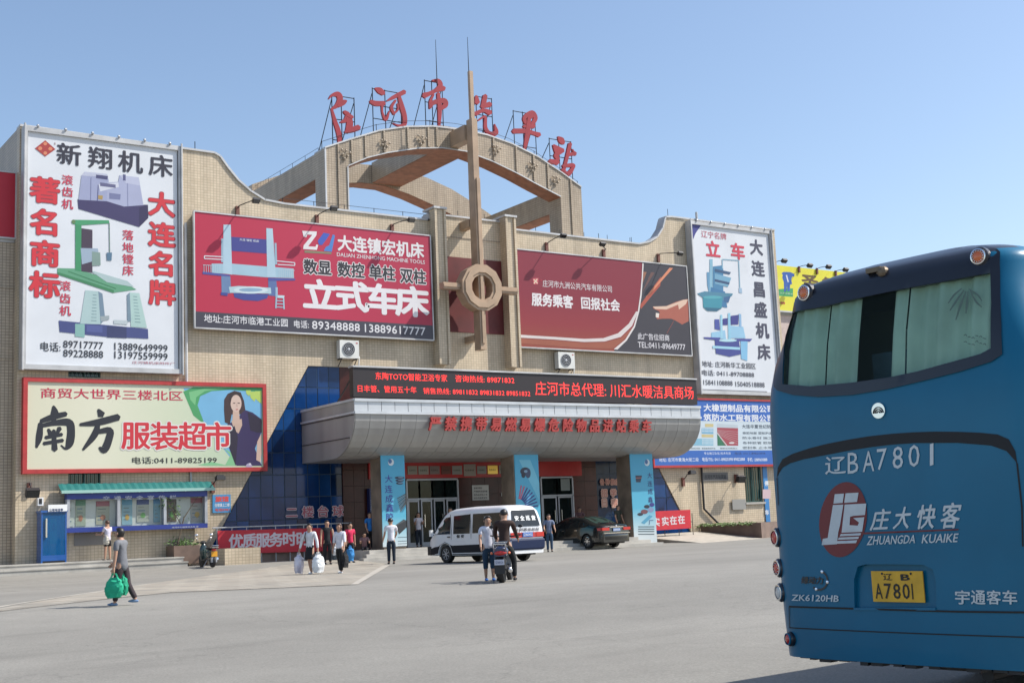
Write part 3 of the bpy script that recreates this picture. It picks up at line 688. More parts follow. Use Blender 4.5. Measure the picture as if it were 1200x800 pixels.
p(mb, [(341, 425), (345, 468), (612, 548), (652, 508), (650, 450), (600, 450), (470, 425)], '#403868', 1)
p(mb, [(612, 548), (652, 508), (650, 450), (612, 462)], '#302a55', 2)
p(mb, [(345, 428), (358, 322), (372, 305), (470, 315), (478, 345), (470, 435)], '#a9afd0', 2); p(mb, [(358, 322), (372, 305), (470, 315), (476, 330)], '#c8cce0', 3)
p(mb, [(470, 352), (520, 350), (525, 320), (610, 330), (630, 452), (545, 458), (470, 435)], '#b3b8d6', 2); p(mb, [(525, 320), (610, 330), (616, 366), (553, 356)], '#c6cae2', 3)
p(mb, [(422, 318), (474, 324), (472, 340), (422, 333)], '#4c4c78', 4); p(mb, [(540, 316), (552, 318), (552, 345), (540, 343)], '#5a5c88', 4)
p(mb, [(432, 360), (520, 352), (522, 372), (440, 392)], '#dfe2ee', 4); p(mb, [(440, 352), (508, 362), (508, 376), (440, 368)], '#6a6a90', 5); p(mb, [(480, 398), (530, 404), (528, 428), (480, 424)], '#7d82aa', 4); p(mb, [(430, 408), (452, 410), (450, 428), (430, 424)], '#b89a58', 5)
S.line(mb, [(400, 330), (398, 430)], 3, '#8488b0', 5); S.line(mb, [(432, 362), (428, 432)], 4, '#666a98', 5); S.line(mb, [(560, 356), (562, 458)], 3, '#9296bc', 5)
# drilling machine with its green column
p(mb, [(318, 516), (478, 518), (482, 532), (352, 540), (318, 534)], '#4aa472', 2); p(mb, [(331, 534), (358, 540), (356, 742), (331, 738)], '#3f9a68', 3)
p(mb, [(358, 553), (406, 560), (406, 748), (358, 742)], '#48384c', 3); p(mb, [(354, 640), (430, 642), (436, 690), (360, 712)], '#a6b9cc', 4); p(mb, [(404, 655), (440, 660), (442, 716), (404, 718)], '#8aa49c', 5)
S.line(mb, [(480, 530), (482, 662)], 3.5, '#5a7d70', 4); p(mb, [(468, 660), (492, 660), (490, 696), (470, 694)], '#5c7f9a', 5); S.ell(mb, 323, 524, 9, 9, '#6a8a58', 5, 8)
p(mb, [(252, 728), (330, 730), (560, 800), (600, 822), (500, 836), (252, 750)], '#66a983', 1); p(mb, [(252, 745), (500, 824), (500, 838), (252, 756)], '#3f8a5c', 2); p(mb, [(390, 735), (560, 785), (590, 812), (470, 790)], '#b9cfd0', 3)
S.line(mb, [(300, 742), (510, 818)], 3, '#3f8a5c', 4)
S.zf = Z2
p(mb, [(375, 75), (432, 80), (442, 225), (352, 222)], '#b9d4d4', 2); p(mb, [(432, 80), (450, 90), (462, 200), (442, 225)], '#7c94a8', 3)
p(mb, [(570, 85), (612, 88), (646, 240), (575, 236)], '#b9d8d2', 2); p(mb, [(558, 95), (570, 85), (576, 210), (560, 215)], '#8098a8', 3)
for k in range(9): S.line(mb, [(408-k, 96+k*14), (424, 97+k*14)], 2.5, '#7fa0a6', 4); S.line(mb, [(585+k, 102+k*14), (602+k*2, 104+k*14)], 2.5, '#7fa0a6', 4)
p(mb, [(258, 208), (650, 245), (652, 288), (470, 280), (262, 258)], '#46508a', 1); p(mb, [(330, 222), (372, 224), (372, 282), (330, 278)], '#8fc0b8', 4); p(mb, [(470, 232), (556, 236), (556, 286), (470, 282)], '#38406e', 3); p(mb, [(380, 228), (450, 232), (450, 262), (380, 258)], '#5863a0', 3)
p(mb, [(440, 190), (480, 186), (480, 204), (444, 212)], '#a8b4b8', 4); p(mb, [(500, 205), (560, 208), (560, 226), (500, 222)], '#c8d4d8', 4)
spart(mb, 'picture', A); S.zf = lambda a, b: (a, b)
# (B) cream shop sign, lower left
yb = -.3; c = P(27.7, 441.6, yb); d = P(312, 450.5, yb); e = P(312.5, 551.5, yb)
Bs = thing('shop_sign', 'cream clothing supermarket sign with a red frame and a woman in purple, beside the glass', 'sign', ((c.x+d.x)/2, 0, e.z))
f = .17
for q in ((c.x, d.x, c.z-f, c.z), (c.x, d.x, e.z, e.z+f), (c.x, c.x+f, e.z+f, c.z-f), (d.x-f, d.x, e.z+f, c.z-f)): spart(MB().box(q[0], q[1], yb, 0, q[2], q[3]), 'frame_bar', Bs, mat('red_frame', (.42, .035, .035), .5, noise=.15))
def grad_ink(name, stops, axis=0, x0=0, x1=1, noise=.05):
    m = bpy.data.materials.new(name); m.use_nodes = True; t = m.node_tree; b = t.nodes['Principled BSDF']; tc = t.nodes.new('ShaderNodeTexCoord'); sp = t.nodes.new('ShaderNodeSeparateXYZ')
    mr = t.nodes.new('ShaderNodeMapRange'); mr.inputs[1].default_value = x0; mr.inputs[2].default_value = x1; cr = t.nodes.new('ShaderNodeValToRGB')
    t.links.new(tc.outputs['Object'], sp.inputs[0]); t.links.new(sp.outputs[axis], mr.inputs[0]); t.links.new(mr.outputs[0], cr.inputs[0]); t.links.new(cr.outputs[0], b.inputs['Base Color']); b.inputs['Roughness'].default_value = .45
    while len(cr.color_ramp.elements) < len(stops): cr.color_ramp.elements.new(.5)
    for el, (pos, c) in zip(cr.color_ramp.elements, stops): el.position = pos; el.color = (*[v*.74 for v in lin(c)], 1)
    return m
spart(MB().box(c.x+f, d.x-f, yb+.06, yb+.1, e.z+f, c.z-f), 'panel', Bs, grad_ink('cream_print', [(0, '#e8e4c8'), (.3, '#efedd4'), (.6, '#dfe6c8'), (1, '#c4e0c0')], 0, c.x, d.x))
S = Sign(Bs, yb+.06); S.zf = Z2; mb = MB(); p = lambda m_, pts, c, k=1: S.poly(m_, [(min(a, 1150), min(b, 845)) for a, b in pts], c, k)
p(mb, [(805, 505), (1155, 500), (1160, 515), (1160, 870), (1120, 870), (1040, 860), (880, 640)], '#7ebfe6', 1)
p(mb, [(805, 520), (850, 500), (1155, 502), (1158, 522), (1010, 512), (930, 518), (880, 540), (868, 580), (900, 665), (850, 625)], '#4fa868', 2)
p(mb, [(830, 522), (900, 506), (1000, 505), (900, 518), (862, 545), (858, 580), (836, 556)], '#7fc98a', 3)
for (x, y, dx, dy) in ((1108, 520, 14, 44), (1130, 518, 22, 54), (1152, 516, 10, 66), (1090, 514, 6, 26)): p(mb, [(x-10, y), (x+12, y), (x+dx+4, y+dy*.6), (x+dx*.7, y+dy), (x-8, y+dy*.6)], '#c3dc6a', 4)
p(mb, [(870, 842), (930, 828), (990, 842), (1012, 800), (985, 770), (1040, 800), (1036, 845), (900, 845)], '#8fd09a', 2)
p(mb, [(1040, 844), (1148, 844), (1148, 800), (1120, 815), (1060, 835)], '#d8e4e0', 2)
hair = [(1000, 530), (1030, 516), (1058, 524), (1072, 560), (1078, 600), (1088, 650), (1066, 662), (1058, 620), (1018, 620), (1010, 664), (988, 655), (984, 600), (985, 555)]
p(mb, hair, '#46302f', 3); p(mb, [(1076, 600), (1110, 612), (1158, 642), (1162, 690), (1140, 720), (1120, 770), (1150, 860), (1150, 900), (1040, 900), (1030, 830), (1004, 760), (998, 690), (1000, 662), (1030, 650)], '#382a5c', 3)
p(mb, [(1088, 610), (1158, 642), (1160, 700), (1130, 700), (1100, 690)], '#2b2038', 4); p(mb, [(1000, 700), (1030, 670), (1045, 720), (1035, 860), (1012, 780)], '#2b2038', 4)
p(mb, [(1016, 648), (1062, 640), (1064, 668), (1048, 704), (1030, 690)], '#d8b8a4', 4); S.ell(mb, 1037, 572, 24, 38, '#e6c9b8', 5); p(mb, [(1024, 598), (1050, 598), (1054, 660), (1020, 662)], '#dcbca8', 4); 
p(mb, [(1008, 545), (1012, 524), (1048, 520), (1062, 545), (1050, 536), (1030, 530), (1018, 548), (1012, 575)], '#3a2828', 6)
S.line(mb, [(1024, 571), (1033, 570)], 3.5, '#3a2828', 7); S.line(mb, [(1044, 570), (1054, 571)], 3.5, '#3a2828', 7); S.line(mb, [(1036, 599), (1046, 598)], 3.6, '#c04a50', 7); S.line(mb, [(1040, 575), (1042, 588)], 2, '#c8a090', 7)
p(mb, [(1130, 740), (1160, 700), (1160, 790), (1144, 830), (1126, 820)], '#e0c0ae', 4); S.ell(mb, 1094, 846, 14, 12, '#b8b0cc', 5, 7); S.ell(mb, 1098, 838, 5, 5, '#e8e4f0', 6, 6)
spart(mb, 'picture', Bs)
S.text('商贸大世界三楼北区', (178, 526), (803, 539), 44, '#cf3350', .012, k=3)
mb = MB(); k = 4
for st in ([(235, 585, 10), (240, 615, 26), (232, 645, 18)], [(180, 650, 14), (230, 632, 20), (290, 618, 16)], [(178, 660, 16), (172, 720, 22), (160, 765, 8)], [(175, 672, 12), (240, 658, 18), (300, 656, 26), (312, 690, 26), (306, 745, 26), (288, 770, 10), (268, 756, 5)],
           [(212, 686, 10), (222, 706, 16)], [(262, 680, 16), (250, 705, 10)], [(200, 722, 12), (272, 708, 12)], [(192, 748, 12), (276, 734, 12)], [(236, 690, 12), (240, 775, 20)],
           [(432, 600, 10), (446, 622, 26)], [(352, 665, 10), (430, 655, 22), (520, 632, 22)], [(432, 660, 14), (415, 710, 22), (365, 775, 8)], [(415, 700, 12), (480, 690, 22), (478, 730, 24), (458, 775, 24), (436, 766, 8)]):
    S.poly(mb, stroke([(a_, b_, w_*1.35) for a_, b_, w_ in st]), '#22242e', k); k += .35
spart(mb, 'lettering', Bs)
S.chars('服装超市', [(597, 712), (722, 714), (845, 715), (957, 716)], 112, 128, '#dc2f3e', .026, outline='#f2f0ea', outoff=.04, k=6)
S.zf = Z3; S.text('电话:0411-89825199', (580, 72), (953, 70), 30, '#3a3d38', .015, k=4)
# (C) wide red sign
def wide_board(label, x0, x1, zb, zt, y, m, edge):
    s = thing('billboard', label, 'billboard', ((x0+x1)/2, 0, zb), group='wide banners over the entrance')
    spart(MB().box(x0, x1, y, y+.06, zb, zt), 'panel', s, m); spart(MB().box(x0+.05, x1-.05, y+.06, 0, zb+.05, zt-.05), 'backing', s, M_DARK)
    for q in ((x0-.05, x1+.05, zt, zt+.06), (x0-.05, x1+.05, zb-.06, zb), (x0-.06, x0, zb, zt), (x1, x1+.06, zb, zt)): spart(MB().box(q[0], q[1], y-.03, y+.12, q[2], q[3]), 'frame_bar', s, edge)
    return s
yc = -.4; c = P(228, 248, yc); d = P(505.5, 337, yc); e = P(368, 390.5, yc); c2 = P(366, 262.5, yc)
Cc = wide_board('wide red billboard with a pale blue lathe, left of the entrance cross', c.x, d.x, e.z, c2.z, yc, grad_ink('red_print', [(0, '#c4284a'), (.5, '#c62c50'), (1, '#b8294a')], 0, c.x, d.x), M_FRAME)
S = Sign(Cc, yc); S.zf = Z4; mb = MB(); p = S.poly
S.y = yc; bz = (S.p(110, 505).z+S.p(1150, 568).z)/2
mb.add([(c.x+.0, yc-.006, e.z), (d.x, yc-.006, e.z), (d.x, yc-.006, bz), (c.x, yc-.006, bz)], [(0, 1, 2, 3)], ink('#3e3c4a'))
spart(mb, 'lettering_band', Cc)
mb = MB()
for q, cc, l in (([(232, 125), (264, 125), (270, 345), (230, 338)], '#b8d4e4', 4), ([(420, 140), (448, 142), (462, 355), (424, 356)], '#b8d4e4', 4), ([(266, 178), (422, 190), (424, 252), (268, 240)], '#3c3f90', 3),
                ([(180, 296), (270, 296), (540, 318), (542, 360), (420, 356), (180, 336)], '#aacbdc', 3), ([(140, 330), (260, 346), (262, 352), (222, 350), (140, 342)], '#4c52a0', 5), ([(428, 358), (548, 362), (546, 370), (430, 372)], '#4c52a0', 5),
                ([(222, 346), (262, 350), (266, 425), (224, 432)], '#6d8ab4', 3), ([(428, 362), (464, 366), (470, 440), (430, 436)], '#5c74aa', 3), ([(222, 186), (232, 186), (232, 290), (222, 290)], '#9cb8cc', 3), ([(456, 205), (465, 206), (468, 300), (458, 300)], '#9cb8cc', 3),
                ([(255, 398), (300, 394), (440, 402), (442, 428), (260, 424)], '#bcd8e2', 5), ([(220, 422), (250, 424), (250, 438), (220, 434)], '#3c4898', 6), ([(460, 400), (470, 400), (470, 445), (460, 445)], '#a0c0d8', 6),
                ([(462, 434), (500, 436), (498, 448), (462, 446)], '#c8e0ea', 6)):
    p(mb, q, cc, l)
p(mb, [(276, 425), (430, 430), (424, 448), (385, 460), (320, 456), (280, 444)], '#3c4898', 4); S.ell(mb, 352, 412, 76, 16, '#d6e8ee', 7); S.ell(mb, 352, 411, 52, 8, '#8fb0cc', 8)
for a, b in (((464, 446), (462, 492)), ((496, 448), (498, 496))): S.line(mb, [a, b], 6, '#a9c8da', 5)
for y in (458, 472, 486): S.line(mb, [(463, y), (497, y+2)], 4, '#a9c8da', 6)
for q in ([(148, 262), (228, 266)], [(148, 274), (228, 278)], [(148, 262), (148, 274)], [(465, 284), (545, 292)], [(470, 300), (545, 304)], [(545, 292), (545, 304)]): S.line(mb, q, 4, '#e8e8f0', 5)
for i in range(8): S.line(mb, [(146+i*10, 302), (146+i*10, 334)], 1.8, '#c8d8e4', 6); S.line(mb, [(476+i*9, 322), (476+i*9, 358)], 1.8, '#c8d8e4', 6)
S.line(mb, [(142, 302), (180, 304)], 2.5, '#c8d8e4', 6); S.line(mb, [(500, 322), (545, 326)], 2.5, '#c8d8e4', 6)
S.text('大连 镇宏 机床', (302, 191), (388, 197), 11, '#d8dcf0', .02, k=6)
spart(mb, 'picture', Cc)
mb = MB()
for q, cc, l in (([(578, 152), (642, 155), (640, 172), (604, 220), (636, 222), (640, 212), (648, 214), (642, 236), (582, 232), (584, 216), (622, 170), (600, 168), (596, 180), (584, 178)], '#f2eeee', 4),
                 ([(672, 160), (700, 166), (684, 190), (666, 214), (652, 214), (646, 196)], '#3d5cc0', 3), ([(712, 168), (722, 172), (708, 244), (672, 240), (682, 222), (696, 216)], '#4a86d0', 3), ([(588, 238), (706, 246), (706, 254), (588, 248)], '#8a8a6a', 3)): p(mb, q, cc, l)
spart(mb, 'logo', Cc)
S.text('大连镇宏机床', (733, 207), (1113, 237), 70, '#f0ecec', .03); S.text('DALIAN ZHENHONG MACHINE TOOLS', (730, 256), (1117, 289), 17, '#ece4e6', .012)
for b_, x0, x1, y in (('数显', 583, 707, 312), ('数控', 733, 852, 324), ('单柱', 872, 987, 336), ('双柱', 1008, 1122, 351)): S.text(b_, (x0, y-5), (x1, y+5), 66, '#26242c', .03, outline='#f0ecec', outoff=.05)
S.chars('立式车床', [(657, 432), (797, 440), (930, 452), (1061, 462)], 146, 138, '#f2eef0', .036)
S.text('地址:庄河市临港工业园', (146, 538), (515, 553), 36, '#eeecee', .025); S.text('电话:', (541, 560), (608, 564), 34, '#eeecee', .025)
S.text('89348888', (620, 566), (832, 575), 36, '#eeecee', .02); S.text('13889617777', (852, 578), (1120, 594), 36, '#eeecee', .02)
# (D) second wide sign
c = P(605, 289, yc); d = P(807, 363, yc); e = P(708, 411, yc); c2 = P(705, 302.5, yc)
D = wide_board('wide dark red bus company billboard with a pointing hand, right of the entrance cross', c.x, d.x, e.z, c2.z, yc, grad_ink('maroon_print', [(0, '#a04c38'), (.25, '#9c3038'), (.55, '#902438'), (1, '#8e263a')], 2, e.z, c2.z), M_FRAME)
S = Sign(D, yc); S.zf = Z6; mb = MB(); p = S.poly
t0 = S.p(960, 240, 1); t0.z = c2.z; b0 = S.p(842, 598, 1); b0.z = e.z
arc = [S.p(*q, 1) for q in ((958, 300), (953, 380), (945, 440), (930, 490), (908, 530), (880, 570), (852, 592))]
mb.flat([(t0.x, yc-.006, c2.z), (d.x, yc-.006, c2.z), (d.x, yc-.006, e.z), (b0.x, yc-.006, e.z)] + [tuple(q) for q in arc[::-1]], ink('#38343e'))
for q, cc, l in (([(965, 244), (990, 246), (960, 330), (957, 330)], '#a06a4c', 2), ([(1010, 248), (1030, 250), (962, 360), (955, 372)], '#6e4a44', 2), ([(1070, 252), (1100, 256), (1000, 375), (955, 430), (950, 415)], '#b8523c', 2), ([(1078, 254), (1092, 256), (990, 372), (975, 380)], '#e89068', 3)): p(mb, q, cc, l)
p(mb, [(455, 536), (600, 545), (720, 553), (800, 550), (860, 530), (905, 490), (935, 440), (944, 440), (918, 500), (872, 545), (805, 564), (720, 566), (600, 556), (455, 548)], '#e8dcd8', 4)
p(mb, [(842, 596), (890, 556), (925, 500), (942, 440), (952, 370), (958, 300), (961, 240), (966, 242), (963, 300), (958, 372), (948, 440), (930, 505), (896, 560), (858, 597)], '#f0e8e4', 5)
p(mb, [(455, 552), (600, 560), (720, 570), (805, 568), (872, 550), (915, 510), (925, 505), (880, 562), (838, 594), (700, 590), (455, 572)], '#a85a40', 3)
p(mb, [(1004, 420), (1030, 424), (1060, 418), (1100, 400), (1130, 392), (1152, 388), (1152, 480), (1125, 494), (1098, 478), (1080, 470), (1048, 470), (1022, 472), (1014, 458), (1034, 446), (1028, 438), (1006, 428)], '#b4604c', 4)
p(mb, [(1004, 420), (1060, 418), (1130, 392), (1150, 390), (1140, 410), (1112, 432), (1108, 412), (1060, 432), (1014, 430)], '#ecc8b0', 5); p(mb, [(1016, 446), (1030, 448), (1028, 466), (1016, 464)], '#f4e8dc', 6); S.line(mb, [(1090, 480), (1062, 530)], 2.5, '#8a4440', 3)
spart(mb, 'picture', D)
mb = MB(); S.poly(mb, [(508, 304), (532, 302), (530, 328), (512, 328)], '#d8606a', 3); S.line(mb, [(512, 308), (528, 324)], 4, '#f0e0c0', 4); S.line(mb, [(527, 306), (513, 325)], 4, '#f0e0c0', 4); S.ell(mb, 543, 312, 2.5, 2.5, '#d83040', 4, 6); spart(mb, 'logo', D)
S.text('庄河市九洲公共汽车有限公司', (549, 322), (835, 350), 29, '#e8dcdc', .012); S.text('服务乘客', (503, 389), (675, 401), 54, '#f4eeee', .035); S.text('回报社会', (708, 404), (868, 416), 50, '#f4eeee', .03)
S.text('此广告位招商', (941, 542), (1072, 549), 27, '#e8e4e8', .015, k=4); S.text('TEL:0411-89649777', (942, 576), (1138, 588), 24, '#e8e4e8', .012, k=4)
# (E) tall white billboard, right
c = P(808, 258, ya); e = P(821, 461, ya)
E_ = tall_board('tall white billboard with two blue lathes at the right end of the front', c.x, c.x+6.5, e.z, c.z, ya)
S = Sign(E_, ya+.09); S.zf = Z9
S.text('辽宁名牌', (312, 258), (532, 275), 58, '#c8405c', .0); S.chars('立车', [(415, 388), (632, 408)], 150, 150, '#dc3a54', .03)
S.chars('大连昌', [(795, 372), (810, 558), (820, 740)], 135, 142, '#46465c', .03); 
mb = MB(); p = S.poly; p(mb, [(232, 165), (310, 180), (262, 250), (240, 305)], '#3c3f90', 2)
S.line(mb, [(498, 560), (496, 478), (640, 488), (650, 730)], 9, '#8fb8cc', 3); p(mb, [(640, 728), (668, 730), (670, 775), (642, 770)], '#a8c4dc', 4)
for q, cc, l in (([(385, 475), (412, 475), (412, 790), (385, 790)], '#8ec0d6', 3), ([(415, 540), (495, 530), (505, 560), (505, 800), (415, 800)], '#4a8ab4', 2), ([(360, 590), (385, 590), (385, 800), (365, 700)], '#6aa0c4', 2), ([(430, 600), (575, 640), (545, 720), (430, 690)], '#7ab0cc', 4),
                ([(430, 560), (572, 590), (560, 610), (430, 585)], '#345a80', 5), ([(430, 650), (560, 680), (556, 700), (430, 672)], '#2f5078', 5), ([(395, 720), (520, 760), (540, 900), (380, 880)], '#3d7eac', 3)): p(mb, q, cc, l)
S.zf = ZA
for q, cc, l in (([(275, 30), (340, 10), (590, 30), (580, 50), (520, 90), (330, 70)], '#4f8ca6', 4), ([(325, 60), (500, 60), (490, 160), (440, 182), (360, 178), (330, 150)], '#3c98ac', 5), ([(335, 150), (490, 158), (450, 184), (370, 182)], '#2c6c88', 6), ([(510, 60), (570, 50), (550, 110), (510, 100)], '#3a6a98', 5),
                ([(428, 255), (470, 255), (475, 350), (430, 340)], '#4a58a8', 3), ([(500, 250), (542, 245), (542, 305), (500, 305)], '#3c3f90', 4), ([(570, 225), (638, 215), (636, 300), (572, 302)], '#3c3f90', 4), ([(478, 215), (496, 215), (500, 420), (480, 420)], '#a8dcf0', 5), ([(545, 200), (566, 200), (570, 440), (548, 440)], '#9cd4ec', 5),
                ([(640, 205), (662, 210), (665, 330), (645, 320)], '#98c0e4', 4), ([(400, 370), (520, 350), (530, 430), (400, 420)], '#a0d0ec', 3), ([(565, 310), (680, 320), (700, 420), (570, 420)], '#a0d0ec', 3), ([(330, 410), (480, 415), (470, 440), (340, 425)], '#4a50a0', 6), ([(600, 425), (760, 425), (740, 448), (620, 445)], '#4a50a0', 6),
                ([(430, 430), (640, 435), (660, 560), (560, 582), (440, 555)], '#3f4a98', 5), ([(410, 485), (650, 500), (650, 522), (412, 508)], '#a8dcf0', 7), ([(655, 440), (718, 440), (715, 618), (662, 600)], '#8cc8ec', 6)): p(mb, q, cc, l)
S.ell(mb, 545, 440, 80, 12, '#c0e8f4', 8, 14); S.ell(mb, 410, 62, 85, 14, '#58b0bc', 7, 14)
spart(mb, 'picture', E_)
S.chars('盛机床', [(832, 172), (848, 352), (862, 540)], 135, 142, '#46465c', .03)
S.text('地址: 庄河新华工业园区', (318, 640), (790, 668), 52, '#3c3c4c', .008); S.text('电话: 0411-89708888', (318, 718), (775, 742), 50, '#3c3c4c', .008)
S.zf = ZB; S.text('15841108888', (562, 50), (790, 62), 38, '#3c3c4c', .006); S.text('15040518888', (812, 64), (1040, 74), 38, '#3c3c4c', .006)
mb = MB(); S.line(mb, [(552, 108), (1060, 126)], 5, '#3c3c4c', 2); spart(mb, 'ruled_line', E_)
# (F) blue and white rubber company sign under it
yf = -.3; c = P(767, 545.5, yf); t_ = P(860, 469.5, yf); bb = P(840, 544.5, yf)
Fs = thing('shop_sign', 'blue and white company sign with a red running track picture beneath the right billboard', 'sign', (51, 0, bb.z))
x0, x1, z0_, z1_ = c.x, 56.3, bb.z, t_.z
spart(MB().box(x0, x1, yf, yf+.06, z0_, z1_), 'panel', Fs, ink('#d8e6ee')); spart(MB().box(x0+.1, x1-.1, yf+.06, 0, z0_+.1, z1_-.1), 'backing', Fs, M_DARK)
for q in ((x0-.1, x1+.1, z1_, z1_+.1), (x0-.1, x1+.1, z0_-.12, z0_), (x0-.1, x0, z0_, z1_), (x1, x1+.1, z0_, z1_)): spart(MB().box(q[0], q[1], yf-.05, 0, q[2], q[3]), 'frame_bar', Fs, MATS['red_frame'])
S = Sign(Fs, yf); S.zf = ZB; zt2 = S.p(800, 355).z; zb2 = S.p(700, 583).z; zw = S.p(700, 628).z
mb = MB(); H_ = lambda a, b, cc: mb.add([(x0, yf-.006, a), (x1, yf-.006, a), (x1, yf-.006, b), (x0, yf-.006, b)], [(0, 1, 2, 3)], ink(cc)); H_(zt2, z1_, '#2f6cc4'); H_(z0_, zb2, '#2f6cc4'); spart(mb, 'blue_band', Fs)
S.text('大橡塑制品有限公司', (562, 248), (1110, 262), 58, '#f2f4f8', .03); S.text('筑防水工程有限公司', (562, 322), (1110, 336), 56, '#f2f4f8', .03)
mb = MB(); p = S.poly; p(mb, [(668, 375), (832, 385), (834, 546), (672, 546)], '#b04a58', 2)
p(mb, [(668, 375), (832, 385), (832, 410), (668, 405)], '#c8d4dc', 3); p(mb, [(669, 455), (735, 546), (672, 546)], '#2c7a58', 3)
for i in range(6): S.line(mb, [(672, 425+i*6), (834, 440+i*19)], 2.2, '#d8b8b8', 4)
S.line(mb, [(669, 448), (745, 546)], 6, '#e0e4e0', 5); S.ell(mb, 782, 525, 22, 7, '#e6e2e0', 5, 10)
p(mb, [(575, 375), (640, 376), (640, 400), (575, 400)], '#d8c890', 2); p(mb, [(548, 410), (640, 412), (640, 455), (548, 452)], '#7cb8d8', 2); p(mb, [(548, 458), (640, 460), (640, 482), (548, 480)], '#d8c890', 2); p(mb, [(490, 490), (640, 492), (640, 545), (480, 545)], '#8cc4dc', 2)
for y in (420, 435, 500, 515, 530):
    for x in range(552, 634, 10): S.line(mb, [(x, y), (x+6, y)], 8, '#e8f2f6', 3)
spart(mb, 'picture', Fs)
S.text('大连华夏世纪防水', (862, 392), (1120, 402), 30, '#3c4a5c', .01)
for i, tx in enumerate(('橡胶地板 塑胶跑道', '防水卷材 施工', '各种胶管 胶板', '密封条 止水带')): S.text(tx, (868, 444+i*38), (1100, 452+i*38), 20, '#3c4a5c', .0)
S.text('专业施工队伍 技术先进', (566, 606), (775, 606), 20, '#e8eef8', .01); S.text('电话: 0411-89820898', (806, 606), (1045, 606), 20, '#1c2c5c', .01)
S.text('地址: 庄河市黄海大街二段', (215, 656), (525, 656), 30, '#f0f4fa', .02); S.text('电话/TEL: 0411-89820398 89822888', (552, 652), (885, 652), 30, '#f0f4fa', .02); S.text('手机: 13889600888', (905, 654), (1060, 655), 30, '#f0f4fa', .02)
S.text('丙纶防水卷材', (466, 568), (535, 568), 12, '#2c3c4c'); S.text('聚氨酯塑胶跑道', (550, 568), (655, 568), 12, '#2c3c4c'); S.text('塑胶运动场施工', (692, 567), (828, 567), 12, '#2c3c4c')
# LED display on the canopy
yl = CY-.0; x0 = P(414, 450, yl).x; x1 = P(817, 468, yl).x; zb_, zt_ = cz0+.02, P(416, 430, yl).z
G = thing('led_display', 'long black LED display with scrolling red characters on the entrance canopy', 'display', ((x0+x1)/2, CY, zb_))
spart(MB().box(x0, x1, yl, yl+.35, zb_+.04, zt_), 'cabinet', G, mat('led_black', (.018, .013, .016), .5)); spart(MB().box(x0-.03, x1+.03, yl-.05, yl+.38, zt_, zt_+.07), 'top_trim', G, M_FRAME)
M_LED = mat('led_red', (1, .04, .035), .5, emit=.75)
for i in range(9): x = x0+.3+(x1-x0-.6)*i/8; spart(MB().bar((x, yl+.36, zt_-.1), (x, yl+2.2, cz0-.01), .05, .05), 'brace', G, M_DARK)
S = Sign(G, yl); S.zf = Z7
for tx, a, b, ya_, yb_, h in (('东陶TOTO智能卫浴专家', 450, 765, 150, 162, 32), ('咨询热线: 89871832', 800, 1060, 163, 170, 30), ('日丰管、管用五十年', 372, 630, 205, 214, 30), ('销售热线: 89811832 89831832 89851832', 660, 1130, 216, 229, 27)):
    S.text(tx, (a, ya_), (b, yb_), h, '', .0, k=1, m=M_LED)
S.zf = Z8; S.text('庄河市总代理: 川汇水暖洁具商场', (252, 207), (947, 224), 58, '', .0, k=1, m=M_LED)
# warning characters on the canopy
CL = thing('canopy_lettering', 'row of red raised characters along the curved canopy front', 'lettering', (35, CY, cz1-1))
pa, pb = P(509, 495.5, CY-.06), P(757, 498.8, CY-.06); tx = '严禁携带易燃易爆危险物品进站乘车'
for i, ch in enumerate(tx):
    q = pa.lerp(pb, i/(len(tx)-1)); w, h = .62, .64; mb = MB()
    f = lambda u, v, w_: (q.x+w*(u-.5), CY-.05-w_*1.0, q.z+h*(v-.5)-.02)
    mb.add(*fitted(ch, f, .035, .15, True, extrude=.05), mat('red_letter', (.38, .035, .03), .5, noise=.3, nscale=6)); mb.build('character', None, CL)
# column banners
M_CYAN = grad_ink('cyan_print', [(0, '#dfe8ea'), (.12, '#bcdfe8'), (.35, '#63bfdc'), (1, '#4fb4da')], 2, .6, 4.3)
def banner(i, xl, xr, label, y0=-3.84):
    a, b = P(xl, 590, y0).x, P(xr, 590, y0).x; r = thing('column_banner', label, 'banner', ((a+b)/2, y0, .6), group='cyan banners on the columns')
    spart(MB().box(a, b, y0, y0+.03, P((xl+xr)/2, 640, y0).z if i != 1 else .7, czb+.12), 'panel', r, M_CYAN); return r, Sign(r, y0)
r, S = banner(0, 447.5, 475.5, 'tall cyan banner with rubber hoses on the leftmost entrance column'); S.zf = Z7
S.chars('大连成鑫胶', [(508, 603), (508, 648), (510, 690), (512, 730), (512, 770)], 34, 36, '#3a3c9c', .01)
mb = MB(); S.ell(mb, 518, 530, 13, 15, '#e8f0f4', 2); S.ell(mb, 514, 526, 8, 10, '#4c7cb0', 3)
for q in range(3): S.ell(mb, 556, 598+q*12, 22-q*3, 6, '#2c3c54', 3+q); S.ell(mb, 560, 597+q*12, 12, 3, '#7c98b0', 4+q)
for q in range(8): S.line(mb, [(584, 668+q*6), (545+q*2, 690+q*8)], 3.4, '#8a7c6c' if q % 2 else '#5c5048', 3)
S.zf = zz(320, 570, 6.667); S.poly(mb, [(955, 300), (1020, 255), (1040, 262), (1042, 318), (985, 372)], '#34383c', 3); S.line(mb, [(960, 300), (1030, 262)], 8, '#5c6468', 4)
for y in (395, 425, 445, 465): S.line(mb, [(975, y), (1050, y-3)], 4, '#5c6c74', 3)
spart(mb, 'picture', r)
r, S = banner(1, 605, 633, 'tall cyan banner with fanned blue strips on the middle entrance column'); S.zf = Z7
mb = MB()
